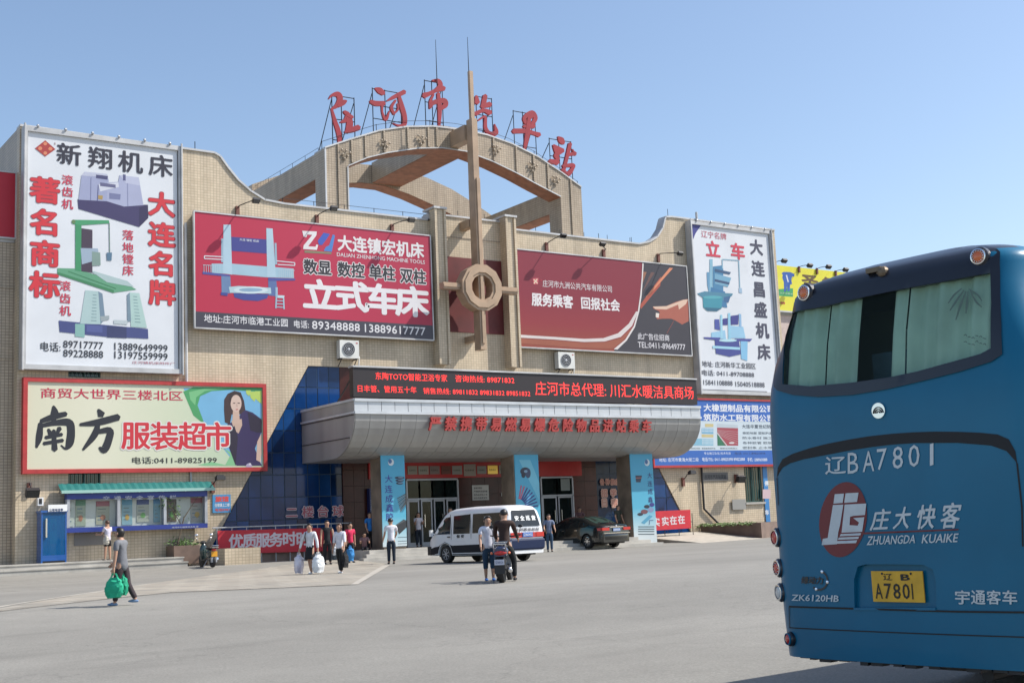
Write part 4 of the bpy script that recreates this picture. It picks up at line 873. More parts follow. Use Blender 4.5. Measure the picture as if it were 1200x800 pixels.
for q in range(9):
    t = math.radians(8+q*9); S.line(mb, [(1075+35*math.cos(t), 735-45*math.sin(t)), (1075+90*math.cos(t), 735-105*math.sin(t))], 6, '#34428c' if q < 7 else '#c86480', 3)
for q, cc in (((1108, 570, 22, 18), '#2c3448'), ((1120, 578, 12, 22), '#3c4c6c'), ((1100, 585, 9, 14), '#20283c'), ((1110, 570, 8, 6), '#8ab0cc')): S.ell(mb, *q, cc, 3 if cc != '#8ab0cc' else 4)
S.poly(mb, [(1080, 520), (1130, 520), (1170, 620), (1170, 700), (1120, 600)], '#7cd0e8', 2); spart(mb, 'picture', r)
r, S = banner(2, 741, 767.5, 'tall cyan banner on the rightmost entrance column beside the red strip banner'); S.zf = zz(740, 540, 6.667)
S.chars('大连成鑫', [(142, 112), (144, 176), (146, 238), (148, 300)], 42, 46, '#34407c', .01)
mb = MB(); S.ell(mb, 122, 12, 20, 26, '#e8f0f4', 2); S.ell(mb, 116, 6, 12, 18, '#4c7cb0', 3); S.poly(mb, [(30, 112), (82, 112), (70, 165), (36, 165)], '#3c4458', 3); S.line(mb, [(32, 132), (80, 130)], 7, '#b06c64', 4)
for q, cc in (((120, 355, 22, 14), '#282c3c'), ((160, 340, 20, 16), '#3c3c8c'), ((100, 395, 28, 18), '#7c4c54'), ((68, 415, 22, 12), '#303848'), ((150, 380, 24, 20), '#8c9cc0')): S.ell(mb, *q, cc, 3)
S.poly(mb, [(75, 480), (140, 420), (165, 430), (100, 492)], '#5aa8c8', 4)
for y in (512, 530, 548, 570): S.line(mb, [(52, y), (178, y)], 7, '#5c6c74', 4)
spart(mb, 'picture', r); S.chars('厂', [(153, 478)], 46, 44, '#34407c', .01, k=4)
# vertical blue sign left of the columns
y0 = -.3; a, b = P(433.5, 590, y0), P(440, 590, y0)
r = thing('vertical_sign', 'narrow dark blue vertical sign with white characters left of the entrance doors', 'sign', (a.x, y0, 1.9)); zt_, zb_ = P(436, 572, y0).z, P(436, 612, y0).z
spart(MB().box(a.x, b.x, y0, -.03, zb_, zt_), 'panel', r, ink('#1c2c68')); S = Sign(r, y0); S.chars('汽车站旅客服务', [(436.8, 576+i*5.3) for i in range(7)], 5, 5, '#c8d0dc', .02)
# neon style characters in the dark glass, left and right
BL = thing('window_lettering', 'four red outlined characters on the dark glass left of the entrance', 'lettering', (26, 0, 1.8)); S = Sign(BL, -.02); S.zf = Z7
S.chars('二楼台球', [(82, 750), (153, 748), (219, 746), (286, 744)], 48, 50, '#c05a68', .02, outline='#d8c8cc', outoff=.06)
BR = thing('window_lettering', 'pink boxed characters on the dark glass behind the right column', 'lettering', (41, 0, 2)); S = Sign(BR, -.04); S.zf = zz(560, 500, 5)
S.chars('各种旅店', [(728, 322), (760, 322), (790, 322), (817, 322)], 26, 34, '#a03c34', .0, outline='#d8a088', outoff=.14); S.chars('招学住', [(741, 387), (794, 386), (858, 383)], 38, 44, '#c05c4c', .0, outline='#e0b09c', outoff=.14)
S.chars('日宿宿', [(741, 443), (800, 444), (858, 443)], 40, 50, '#c86c5c', .0, outline='#e0b8a4', outoff=.14)
# plates over the doors, notices
y0 = -.13
for i, (a, b, t1, t2, cc) in enumerate(((270, 336, 262, 318, '#8a8478'), (342, 412, 262, 318, '#8e8a80'), (418, 486, 262, 316, '#7c6a66'), (496, 562, 262, 316, '#6a3a30'), (568, 636, 260, 318, '#8c8a84'), (645, 728, 250, 328, '#92887e'), (736, 798, 262, 314, '#8c8a84'), (806, 874, 258, 314, '#c8a030'), (882, 944, 256, 312, '#8c8478'))):
    zf = zz(430, 500, 5.714); A1, A2 = P(*zf(a, t1), y0), P(*zf(b, t2), y0)
    r = thing('award_plate', ['pale metal award plate %s' % s for s in ('nearest the left column', 'second from the left column', 'third from the left column', '', 'fifth from the left column, in mid row', 'largest of the row, mounted a little higher', 'just left of the gold one', '', 'just left of the middle column')][i] if i not in (3, 7) else ('brown wooden award plate over the doors' if i == 3 else 'gold award plate in the row over the doors'), 'plate', A1, group='award plates over the doors')
    spart(MB().box(A1.x, A2.x, y0-.03, y0, A2.z, A1.z), 'plate', r, ink(cc, 1.0) if i != 7 else mat('gold_plate', (.75, .5, .1), .3, .5)); S = Sign(r, y0-.03); S.zf = zf
    S.text('先进单位', (a+10, (t1+t2)/2), (b-10, (t1+t2)/2+1), 12, '#3c2c28', .01, k=1)
y0 = -.07; zf = zz(430, 500, 5.714); A1, A2 = P(*zf(704, 390), y0), P(*zf(818, 488), y0)
r = thing('notice_board', 'white notice with dark text on the red marble between the doors', 'notice', A1); spart(MB().box(A1.x, A2.x, y0, y0+.03, A2.z, A1.z), 'panel', r, ink('#d8d4cc')); S = Sign(r, y0); S.zf = zf
for i, tx in enumerate(('旅客须知', '严禁携带易燃易爆', '危险品进站上车', '请自觉接受安检')): S.text(tx, (715, 408+i*22), (806 if i else 770, 410+i*22), 13, '#3c3838', .02, k=1)
for a, b, t1, t2 in ((900, 958, 440, 462),):
    A1, A2 = P(*zf(a, t1), y0), P(*zf(b, t2), y0); r = thing('notice_board', 'small white plate beside the middle column', 'notice', A1); spart(MB().box(A1.x, A2.x, y0, y0+.03, A2.z, A1.z), 'panel', r, ink('#c8c4bc')); Sign(r, y0)
zf = zz(560, 500, 5); A1, A2 = P(*zf(484, 304), -.09), P(*zf(540, 372), -.09); r = thing('notice_board', 'pale paper notice behind the glass above the right door', 'notice', A1); spart(MB().box(A1.x, A2.x, -.1, -.08, A2.z, A1.z), 'panel', r, ink('#8c9490'))
# red strip banners
def strip_banner(label, pts, y0, tx, cs, w, h):
    q = [P(a, b, y0) for a, b in pts]; r = thing('strip_banner', label, 'banner', (q[0].x, y0, q[-1].z))
    spart(MB().prism([(v.x, y0, v.z) for v in q], (0, .02, 0)), 'cloth', r, mat('banner_red', (.52, .02, .035), .6, noise=.1)); S = Sign(r, y0)
    S.chars(tx, cs, w, h, '#e8dce0', .03, k=1); return r, q
rb, q = strip_banner('long red strip banner with white characters on the railing below the mirror glass', [(255, 621.5), (389, 618), (389, 645), (256, 649)], -1.3, '优质服务时时', [(276.5, 633.5), (292.5, 633), (308, 632.4), (323.5, 631.8), (339, 631), (355, 630.5)], 15.5, 17)
rl = thing('railing', 'grey steel railing behind the long red strip banner', 'railing', (q[0].x, -1.2, .2)); z_ = q[0].z+.12
spart(MB().tube([(q[0].x-.2, -1.22, z_), (q[1].x+1, -1.22, z_)], .03), 'rail', rl, M_STEEL)
for i in range(9): x = q[0].x+(q[1].x-q[0].x)*i/8; spart(MB().tube([(x, -1.22, .0), (x, -1.22, z_-.03)], .022), 'post', rl, M_STEEL)
strip_banner('short red strip banner with white characters right of the entrance columns', [(762, 599), (809, 596.8), (810, 618.5), (762, 621.5)], -1.6, '实实在在', [(769, 611.3), (779.5, 610.3), (789, 609.2), (798.5, 608.2)], 9.6, 10.5)
mb = MB(); q = P(762, 622, -1.55); q2 = P(812, 619, -1.55)
r = thing('railing', 'low dark railing carrying the short red strip banner', 'railing', (q.x, -1.55, .1))
for i in range(4): x = q.x+(q2.x-q.x)*i/3; spart(MB().tube([(x, -1.55, 0), (x, -1.55, P(785, 602, -1.55).z)], .02), 'post', r, M_DARK)
spart(MB().tube([(q.x, -1.5, P(785, 612, -1.55).z), (q2.x, -1.5, P(785, 612, -1.55).z)], .02), 'rail', r, M_DARK)
# red sign on the left wing
y0 = yw-.15; a, b = P(18, 203.5, y0), P(19.5, 279, y0)
r = thing('roof_sign', 'plain red sign panel on the low wing at the far left edge', 'sign', (a.x-4, y0, b.z)); spart(MB().box(a.x-8, a.x, y0, y0+.1, b.z, a.z), 'panel', r, mat('sign_red', (.46, .012, .03), .5, noise=.08, nscale=.6))
for q in ((a.x-8, a.x+.05, a.z, a.z+.06), (a.x-8, a.x+.05, b.z-.06, b.z), (a.x, a.x+.06, b.z, a.z)): spart(MB().box(q[0], q[1], y0-.04, y0+.15, q[2], q[3]), 'frame_bar', r, M_FRAME)
for i in range(3): spart(MB().bar((a.x-.6-2*i, y0+.1, a.z-.3), (a.x-.6-2*i, y0+1.6, zt-.0), .06, .06), 'brace', r, M_DARK)

# ------------------------------------------------------------------ roof characters, brush written
strokes = {
 '庄': (zz(370, 85, 6.96), [[(108, 215, 8), (135, 185, 22), (180, 178, 44), (200, 212, 46), (182, 262, 42), (135, 296, 16)], [(185, 268, 36), (225, 245, 44), (250, 232, 20)], [(130, 292, 14), (158, 395, 30), (186, 480, 38), (196, 545, 34), (192, 585, 24)],
   [(232, 318, 22), (262, 345, 40), (246, 388, 38), (202, 406, 12)], [(262, 340, 34), (278, 410, 52), (268, 480, 52)], [(238, 484, 16), (290, 470, 42), (352, 448, 46)], [(262, 345, 30), (300, 368, 26)]]),
 '河': (zz(370, 85, 6.96), [[(486, 128, 12), (520, 145, 46), (555, 172, 36)], [(448, 234, 26), (490, 252, 40), (560, 252, 38)], [(543, 272, 18), (546, 330, 14), (574, 382, 26), (602, 315, 10)], [(582, 232, 10), (640, 200, 32), (725, 158, 38)],
   [(678, 185, 22), (702, 275, 38), (726, 360, 36), (722, 425, 34), (675, 432, 16), (630, 414, 6)], [(652, 228, 16), (618, 285, 24), (640, 340, 18)], [(668, 255, 12), (672, 300, 16), (642, 335, 14)]]),
 '市': (zz(370, 85, 6.96), [[(952, 64, 10), (1000, 68, 32), (1018, 105, 38), (985, 142, 34), (930, 172, 34), (885, 188, 48)], [(975, 150, 26), (1048, 128, 40)], [(962, 180, 16), (938, 230, 22), (934, 292, 18)], [(935, 285, 20), (962, 246, 36), (1045, 230, 42), (1058, 268, 40), (1010, 298, 30)], [(1000, 170, 26), (1012, 300, 34), (1008, 438, 18)]]),
 '汽': (zz(530, 95, 6.96), [[(198, 124, 24), (206, 178, 42)], [(270, 118, 36), (256, 190, 38), (250, 228, 18)], [(240, 206, 32), (310, 190, 44)], [(190, 268, 36), (255, 240, 30), (312, 260, 42)], [(212, 322, 12), (268, 292, 20), (272, 380, 28), (305, 428, 34), (358, 422, 38), (346, 352, 6)]]),
 '车': (zz(530, 95, 6.96), [[(602, 345, 26), (592, 298, 32), (650, 258, 38), (680, 302, 34), (655, 352, 32)], [(584, 370, 24), (668, 366, 40)], [(622, 300, 26), (650, 290, 34)], [(500, 408, 40), (600, 408, 36), (665, 425, 30), (712, 440, 38)], [(628, 300, 28), (612, 450, 38), (590, 562, 18)]]),
 '站': (zz(530, 95, 6.96), [[(864, 454, 10), (888, 480, 48), (908, 508, 30)], [(826, 524, 20), (902, 572, 42)], [(836, 535, 30), (862, 598, 38)], [(900, 572, 26), (850, 602, 40), (866, 640, 28)], [(796, 655, 38), (862, 662, 44)], [(962, 510, 30), (940, 605, 28), (905, 745, 26)], [(940, 602, 22), (1004, 590, 34)], [(980, 558, 10), (1006, 604, 14)], [(902, 692, 22), (978, 688, 34), (985, 706, 26), (940, 762, 40), (896, 720, 22)]]),
}
M_RC = mat('roof_letter_red', (.30, .012, .022), .45, noise=.12, nscale=2)
desc = {'庄': 'leftmost red rooftop character, at the left shoulder of the arch', '河': 'second red rooftop character from the left, with three water dots', '市': 'red rooftop character at the crown, left of the spire', '汽': 'red rooftop character just right of the spire', '车': 'fifth red rooftop character, looped top, on the descending arch', '站': 'rightmost red rooftop character, at the right shoulder of the arch'}
yr = AY+.35
def arch_top(x):
    for p, q in zip(o_, o_[1:]):
        if p.x <= x <= q.x: return p.z+(q.z-p.z)*(x-p.x)/(q.x-p.x)+.08
    return o_[0].z+.05
for ch, (zf, sts) in strokes.items():
    mb = MB(); allp = []
    for i, st in enumerate(sts):
        out = [P(*zf(a, b), yr) for a, b in stroke(st)]; allp += out; mb.prism([(v.x, yr-.003*i, v.z) for v in out], (0, .12+.002*i, 0))
    xa_, xb_ = min(v.x for v in allp), max(v.x for v in allp); za_, zb_ = min(v.z for v in allp), max(v.z for v in allp); xm_ = (xa_+xb_)/2
    r = thing('rooftop_character', desc[ch], 'character', (xm_, yr, arch_top(xm_)), group='red characters along the roof arch')
    spart(mb, 'brush_strokes', r, M_RC)
    for x in (xa_+.25, xm_-.1, xb_-.25): spart(MB().tube([(x, yr+.16, arch_top(x)-.04), (x, yr+.16, zb_-.12)], .028, n=4), 'post', r, M_DARK)
    for z in (zb_-.15, (za_+zb_)/2, za_+.3): spart(MB().tube([(xa_+.25, yr+.19, z), (xb_-.25, yr+.19, z)], .024, n=4), 'cross_rod', r, M_DARK)
    for x in (xa_+.25, xb_-.25): spart(MB().tube([(x, yr+.2, zb_-.4), (x-.5, yr+.72, arch_top(x-.5)-.06)], .024, n=4), 'brace', r, M_DARK)
# ------------------------------------------------------------------ fixtures on and before the front
M_AC = mat('ac_casing', (.66, .66, .62), .45, noise=.08, nscale=4)
for px_, py_, w, h, lab in ((408.5, 409, 25, 22, 'white air conditioner unit under the red billboard'), (663, 422, 22, 20, 'white air conditioner unit under the maroon bus company billboard')):
    y0 = -.42; a, b = P(px_-w/2+2, py_-h/2, y0), P(px_+w/2, py_+h/2, y0); r = thing('air_conditioner', lab, 'air conditioner', ((a.x+b.x)/2, 0, b.z), group='air conditioners on the front')
    spart(MB().box(a.x, b.x, y0, -.08, b.z, a.z), 'casing', r, M_AC); c = ((a.x+b.x)/2-.04, y0-.012, (a.z+b.z)/2); R_ = (a.z-b.z)*.38
    spart(MB().lathe(c, [(R_, 0), (R_, .012)], 'y', 18), 'fan_opening', r, M_DARK)
    for k in (1, .75, .5, .25): spart(MB().prism(ngon(c[0], c[2], R_*k, 18, y0-.03), (0, .012, 0), None, [ngon(c[0], c[2], R_*k-.02, 18, y0-.03)]), 'grille_ring', r, M_STEEL)
    spart(MB().ball(c, (.07, .03, .07), nu=8, nv=5), 'fan_hub', r, M_STEEL); spart(MB().box(b.x-.16, b.x-.06, y0-.005, y0, a.z-.15, a.z-.1), 'badge', r, ink('#c03030'))
    for x in (a.x+.1, b.x-.1): spart(MB().bar((x, y0, b.z-.03), (x, 0, b.z-.03), .05, .05).bar((x, y0+.05, b.z-.04), (x, -.02, b.z-.35), .03, .03), 'bracket', r, M_DARK)
    spart(MB().tube([(b.x-.02, -.2, b.z+.15), (b.x+.12, -.2, b.z+.1), (b.x+.12, -.05, b.z-.5)], .03), 'pipe', r, M_WHITE)
def flood(hx, hy, fx, fy, yo, label, size=.22, fr=0., tilt=50):
    a = P(fx, fy, fr-.03); h = P(hx, hy, fr-yo); r = thing('floodlight', label, 'lamp', a, group='floodlights on arms')
    spart(MB().box(a.x-.08, a.x+.08, fr-.12, fr, a.z-.35, a.z+.12), 'wall_bracket', r, mat('rust_bracket', (.16, .06, .045), .7))
    spart(MB().tube([a, Vector((a.x, fr-.25, a.z+.1)), Vector(((a.x+h.x)/2, (a.y+h.y)/2, (a.z+h.z)/2+.1)), h+Vector((0, .05, .05))], .025), 'arm', r, M_DARK)
    mb = MB(); s = size; mb.box(-s*.75, s*.75, -s*.35, s*.3, -s*.5, s*.5, M_DARK); mb.box(-s*.55, s*.55, s*.3, s*.5, -s*.32, s*.32, M_DARK)
    M4 = Matrix.Translation(h) @ Matrix.Rotation(R(tilt), 4, 'X'); mb.xf(M4); spart(mb, 'lamp_head', r)
    g_ = MB().box(-s*.62, s*.62, -s*.37, -s*.35, -s*.4, s*.4).xf(M4); spart(g_, 'lens', r, M_DGLASS)
    return r
for a in ((300, 235, 278, 245, 1.3, 'black floodlight on an arm over the left part of the red billboard'), (391, 244, 371, 255, 1.3, 'black floodlight over the middle of the red billboard'), (482, 257.5, 459, 266, 1.3, 'black floodlight over the right end of the red billboard'),
          (660, 276, 640, 287, 1.3, 'black floodlight over the left part of the maroon billboard'), (797, 297, 771, 300, 1.3, 'black floodlight on a long arm beside the tall right billboard'), (706, 286, 707, 295, 1.1, 'short floodlight over the middle of the maroon billboard')): flood(*a)
flood(38, 577, 34, 569, .7, 'black wall floodlight left of the blue booth', .34, tilt=30); flood(258, 560, 249, 568, .9, 'wall lamp with a pale hood beside the small blue notice', .26, tilt=80)
flood(811, 553.5, 800, 562, .9, 'wall lamp on a thin arm right of the columns', .26, tilt=80); flood(868, 561, 862, 558, .7, 'black wall floodlight left of the right green window', .36, tilt=20)
r = thing('wall_speaker', 'small white box speaker on the wall above the blue booth', 'speaker', P(48, 587)); a, b = P(44.5, 582.5, -.25), P(51, 592, -.25); spart(MB().box(a.x, b.x, -.25, 0, b.z, a.z), 'casing', r, M_WHITE); spart(MB().box(a.x+.04, b.x-.06, -.26, -.25, b.z+.06, a.z-.05), 'mesh', r, M_DARK)
# small notices on the wall
def notice(label, x0, y0_, x1, y1, yy, c, texts=(), zf=None, base=None):
    a, b = P(x0, y0_, yy), P(x1, y1, yy); r = thing('notice_board', label, 'notice', ((a.x+b.x)/2, yy, b.z)); spart(MB().box(a.x, b.x, yy, yy+.04, b.z, a.z), 'panel', r, ink(c)); S = Sign(r, yy)
    if zf: S.zf = zf
    for t in texts: S.text(*t, k=1)
    return r, S
r, S = notice('small blue and white notice on the wall right of the bulletin board', 249, 579.5, 270.5, 600, -.05, '#4a9cd4', [('旅馆', (252, 584.5), (268, 584.2), 6.5, '#e85048', .05), ('住宿请上二楼', (251.5, 591.5), (269, 591.3), 4, '#e8f0f8', .03), ('电话8981', (252, 597), (269, 596.8), 3.5, '#d86058', .03)])
r, S = notice('dark grey name plate on the tiled wall under the blue sign', 823, 553.5, 853.5, 563, -.05, '#6c6a68', [('庄河市汽车站货运', (825.5, 558.2), (851, 558.6), 5.5, '#35343a', .05)])
notice('plain pale steel box on the tiled wall', 858, 585, 874.5, 596.5, -.10, '#a8a6a0')
r, S = notice('tall narrow blue and pink notice at the right end of the wall', 893.5, 546, 903, 611, -.06, '#3c8ed0', [('停', (896, 566), (900.5, 566), 6, '#e8f0f8', .05), ('车', (896.5, 600), (901, 600), 6, '#e8f0f8', .05)])
mb = MB(); S.poly(mb, [(893.8, 573), (903, 573), (903, 584), (893.8, 584)], '#e0c4c8', 1); spart(mb, 'pink_field', r)
# grey conduit on the wall
spart(MB().box(P(79, 600).x, P(120, 600).x, -.1, 0, P(100, 647).z, P(100, 624).z, M_TILE_G), 'patch', B) if False else None
# left platform, steps
pl = P(217, 660, -1.9).x
part(MB().box(-6, pl, -1.7, .0, -.2, .60, M_CONC), 'step'); part(MB().box(-6, pl+.05, -2.05, -1.7, -.2, .41, M_CONC), 'step')
for q_ in ((-6, pl+.03, -1.73, -1.70, .55, .60), (-6, pl+.08, -2.08, -2.05, .36, .41)): part(MB().box(*q_, M_CONC), 'nosing')
part(MB().box(-6, XL, 0, yw, -.2, .60, M_CONC), 'step')
# bulletin board with its awning
y0 = -.55; a, b = P(78.5, 573, y0), P(243, 575, y0); zt_, zb_ = P(160, 575, y0).z, P(160, 621, y0).z
r = thing('bulletin_board', 'long glazed blue bulletin board with posters and a green awning', 'board', ((a.x+b.x)/2, -.3, .6)); x0, x1 = a.x, b.x
mbl = mat('board_blue', (.025, .045, .24), .4, noise=.1); zb1, zt1 = P(160, 615.5, y0).z, P(160, 583, y0).z
spart(MB().box(x0, x1, y0, -.2, zt1, zt_), 'header', r, mbl); spart(MB().box(x0, x1, y0, -.2, zb_, zb1), 'footer', r, mbl)
spart(MB().box(x0, x1, -.25, -.2, zb1, zt1), 'back_board', r, ink('#d8dcd0'))
for x in (x0, x0+(x1-x0)*.345, x0+(x1-x0)*.675, x1-.12): spart(MB().box(x, x+.12, y0-.01, -.2, zb1, zt1), 'mullion', r, M_STEEL)
for k in range(3):
    q0, q1 = (0, .345, .675)[k], (.345, .675, 1)[k]; spart(MB().box(x0+(x1-x0)*q0+.12, x0+(x1-x0)*q1, y0+.03, y0+.04, zb1, zt1), 'pane', r, glass_mat('board_glass', (.3, .32, .3), .03))
for u0, u1, v0, v1, c1, c2 in ((.0, .06, .1, .95, '#d8dcd0', '#c8d0c4'), (.05, .14, .02, .95, '#5c8e6c', '#a8b49c'), (.19, .305, .08, .92, '#a85c64', '#b4b49c'), (.37, .465, .04, .96, '#5c9cb4', '#8cb4bc'), (.475, .585, .06, .88, '#384c84', '#b4b8a8'), (.595, .665, .04, .9, '#4c8cb4', '#7cacb8'), (.69, .785, .05, .9, '#58463e', '#6c5c50'), (.87, .985, .04, .94, '#a05058', '#b0aca0')):
    X0, X1 = x0+(x1-x0)*u0+.13*(u0 > 0), x0+(x1-x0)*u1; Z0, Z1 = zt1-(zt1-zb1)*v1, zt1-(zt1-zb1)*v0
    mb = MB().box(X0, X1, -.275, -.25, Z0, Z1-(Z1-Z0)*.22, ink(c2)).box(X0, X1, -.275, -.25, Z1-(Z1-Z0)*.22, Z1, ink(c1))
    rnd = random.Random(int(u0*100))
    for i in range(4): zz_ = Z1-(Z1-Z0)*(.32+.15*i); mb.box(X0+.06, X0+.06+(X1-X0-.15)*rnd.uniform(.5, 1), -.28, -.275, zz_-.035, zz_, ink(rnd.choice(('#6c7c74', '#8a6c60', '#58788c', '#9c9c88'))))
    if u1-u0 > .08: mb.ball(((X0+X1)/2, -.277, Z0+(Z1-Z0)*.3), ((X1-X0)*.22, .006, (Z1-Z0)*.13), ink(rnd.choice(('#b87c5c', '#6ca85c', '#c4a04c'))), nu=10, nv=4)
    spart(mb, 'poster', r)
S = Sign(r, y0); S.zf = zz(30, 560, 5.4545); S.chars('交通安全宣传栏', [(516+71*i, 127-1.0*i) for i in range(7)], 40, 26, '#c8ccd8', .02, k=1)
S.text('庄河市公路客运总站 宣', (935, 313), (1105, 310), 10, '#c8ccd8', .02, k=1)
n_ = 44; xs_ = [x0-.25+(x1-x0+.55)*i/n_ for i in range(n_+1)]; mb = MB()
zA, zB = P(160, 567, -.15).z+.06, P(160, 574.5, -.66).z+.06
mb.add([(x, yy, zz_+(.012 if i % 2 else -.012)) for yy, zz_ in ((-.15, zA), (-.66, zB-.05)) for i, x in enumerate(xs_)], [(i, i+1, n_+2+i, n_+1+i) for i in range(n_)]); spart(mb, 'awning', r, mat('green_corrugated', (.02, .15, .14), .45, noise=.15, nscale=2), fixn=False)
spart(MB().box(x0-.25, x1+.3, -.70, -.66, zB-.12, zB), 'awning_edge', r, mat('pale_green', (.3, .5, .45), .5))
for i in range(7): x = x0+(x1-x0)*i/6; spart(MB().bar((x, -.05, zA-.12), (x, -.64, zB-.12), .04, .04).bar((x, -.05, zt_+.02), (x, -.62, zB-.1), .03, .03), 'bracket', r, M_STEEL)
# grey patch panel on the wall below the board
notice('flat grey metal cover on the wall below the bulletin board', 87, 625, 121, 638, -.03, '#8a8580')
# blue booth
y0 = -.72; a, b = P(48.5, 599, y0), P(78, 657, y0); x0, x1 = a.x, b.x; z0_ = .60; z1_ = P(60, 600, y0).z
r = thing('booth', 'blue glazed telephone booth with a white name board on top', 'booth', ((x0+x1)/2, -.5, z0_)); mb_ = mat('booth_blue', (.01, .09, .33), .25, noise=.2, nscale=1, coat=.5)
for x in (x0, x1-.06): spart(MB().box(x, x+.06, y0, -.05, z0_, z1_), 'side_panel', r, mb_)
spart(MB().box(x0+.06, x1-.06, -.1, -.05, z0_, z1_), 'back_panel', r, mb_); spart(MB().box(x0-.03, x1+.03, y0-.04, -.03, z1_, z1_+.08), 'roof', r, mb_); spart(MB().box(x0+.06, x1-.06, y0+.02, -.1, z0_, z0_+.08), 'floor', r, M_DARK)
spart(MB().box(x0+.06, x1-.06, y0, y0+.03, z0_+.08, z0_+.3), 'door_panel', r, mb_); spart(MB().box(x0+.06, x1-.06, y0+.005, y0+.02, z0_+.3, z1_), 'pane', r, glass_mat('booth_glass', (.01, .14, .38), .45))
spart(MB().box(x0+.16, x0+.22, y0-.05, y0-.01, z0_+1.0, z0_+1.75), 'handle', r, M_CHROME)
spart(MB().box(x0+.42, x1-.3, -.42, -.1, z0_+.75, z0_+1.75), 'telephone', r, mat('teal_case', (.03, .55, .5), .4)); spart(MB().box(x0+.45, x1-.33, -.4, -.1, z0_+.08, z0_+.9), 'stand', r, M_STEEL)
spart(MB().box(x0+.5, x1-.42, -.5, -.45, z0_+1.25, z0_+1.55), 'keypad', r, M_DARK)
spart(MB().box(x0+.25, x1+.0, y0-.06, y0, z1_+.03, z1_+.3), 'name_board', r, M_WHITE); S = Sign(r, y0-.06); S.text('公用电话亭', (57.5, 597.3), (74, 597), 3.2, '#33406c', .03, k=1)
# planters, left
xp0, xp1 = P(263.5, 664, -3.5).x, P(305.5, 663, -3.5).x; zp = P(285, 641.5, -3.5).z
def planter(label, pts, z0, z1, m, soil=True):
    r = thing('planter', label, 'planter', (pts[0][0], pts[0][1], z0)); n = len(pts); cx, cy = sum(p[0] for p in pts)/n, sum(p[1] for p in pts)/n
    inn_ = [(cx+(x-cx)*.86, cy+(y-cy)*.8) for x, y in pts]
    spart(MB().prism([(x, y, z0) for x, y in pts], (0, 0, z1-z0), m, [[(x, y, z0) for x, y in inn_]]), 'tiled_wall', r)
    spart(MB().prism([(x, y, z1-.15) for x, y in inn_], (0, 0, .05), mat('soil', (.06, .045, .03), .95, noise=.3)), 'soil', r); return r, inn_
planter('cream tiled planter box before the long red banner', [(xp0, -3.5), (xp1, -3.5), (xp1, -1.6), (xp0, -1.6)], -.05, zp, M_TILE)
xq = P(203, 650, -.9).x; r, q_ = planter('low planter against the wall behind the parked scooter', [(xq, -1.0), (xp0-.1, -1.0), (xp0-.1, -.05), (xq, -.05)], .3, 1.05, mat('brown_tile', (.18, .12, .09), .5, noise=.2))
def shrub(name, label, cat, pts, n, size, c, seed, parent=None, group=None):
    rnd = random.Random(seed); mb = MB()
    for i in range(n):
        b = rnd.choice(pts); p = Vector((b[0]+rnd.gauss(0, b[3]), b[1]+rnd.gauss(0, b[4]), b[2]+rnd.gauss(0, b[5])))
        u = Vector((rnd.gauss(0, 1), rnd.gauss(0, 1), rnd.gauss(0, 1))).normalized(); w = u.orthogonal().normalized(); s = size*rnd.uniform(.6, 1.3)
        mb.add([p-u*s, p+w*s*.45, p+u*s, p-w*s*.45], [(0, 1, 2, 3)])
    o = mb.build(name, mat('leaf_'+c[1:], c, .6, noise=.5, nscale=8), parent, fixn=False)
    return tag(o, label, cat, group)
o = shrub('low_shrub', 'thin green shrub growing in the low planter behind the scooter', 'plant', [(xq+(xp0-xq)*(.2+.12*i), -.5, 1.15+.08*math.sin(i*2), .22, .2, .08) for i in range(6)], 190, .07, '#4c6a2c', 3)
tr = thing('bare_sapling', 'leaning bare sapling beside the bulletin board, over the scooter', 'plant', (xp0-.6, -.6, 1.2))
mb = MB().tube([(xp0-.9, -.55, 1.1), (xp0-.6, -.5, 2.2), (xp0+.1, -.5, 3.2)], [.035, .025, .01]).tube([(xp0-.7, -.5, 1.9), (xp0-1.3, -.5, 2.9)], [.02, .008]); spart(mb, 'stem', tr, mat('bark', (.12, .09, .06), .9)); shrub('leaves', None, None, [(xp0-1.3, -.5, 2.8, .2, .1, .2), (xp0-.9, -.5, 2.4, .2, .1, .2)], 60, .08, '#4c6a2c', 5, None)
for o in COL.objects:
    if o.name.startswith('leaves') and o.parent is None: put(o, tr)
# planter and apron, right
mb_ = mat('brown_wall_tile', (.17, .115, .09), .6, noise=.25, nscale=2)
pA = (48.95, -.15); pB = GP(893, 630.5); pC = GP(904, 629.5); zt_ = P(893, 612, pB.y).z
r, q_ = planter('long low tiled planter with grass under the green window at the right', [pA, (pB.x, pB.y), (pC.x, pC.y+.2), (56.45, -.05)], -.1, zt_, mb_)
shrub('planter_grass', 'fringe of green grass along the right planter edge', 'plant', [(pA[0]+(pB.x-pA[0])*t, pA[1]+(pB.y-pA[1])*t+.35, zt_-.02, .25, .12, .05) for t in [i/12 for i in range(1, 12)]], 700, .07, '#5c7434', 4)
mb = MB(); ap = [(44.0, -5.6), (50.5, -4.6), (pB.x, pB.y-.1), (48.9, -.1), (44.0, -.1)]
hz = [.06, .07, .09, .56, .5]; mb.add([(x, y, z) for (x, y), z in zip(ap, hz)] + [(x, y, -.2) for x, y in ap], [(0, 1, 2), (0, 2, 3), (0, 3, 4)] + [(i, (i+1) % 5, (i+1) % 5+5, i+5) for i in range(5)])
tag(mb.build('pavement', mat('pale_pavement', (.42, .38, .32), .85, noise=.2)), kind='structure')

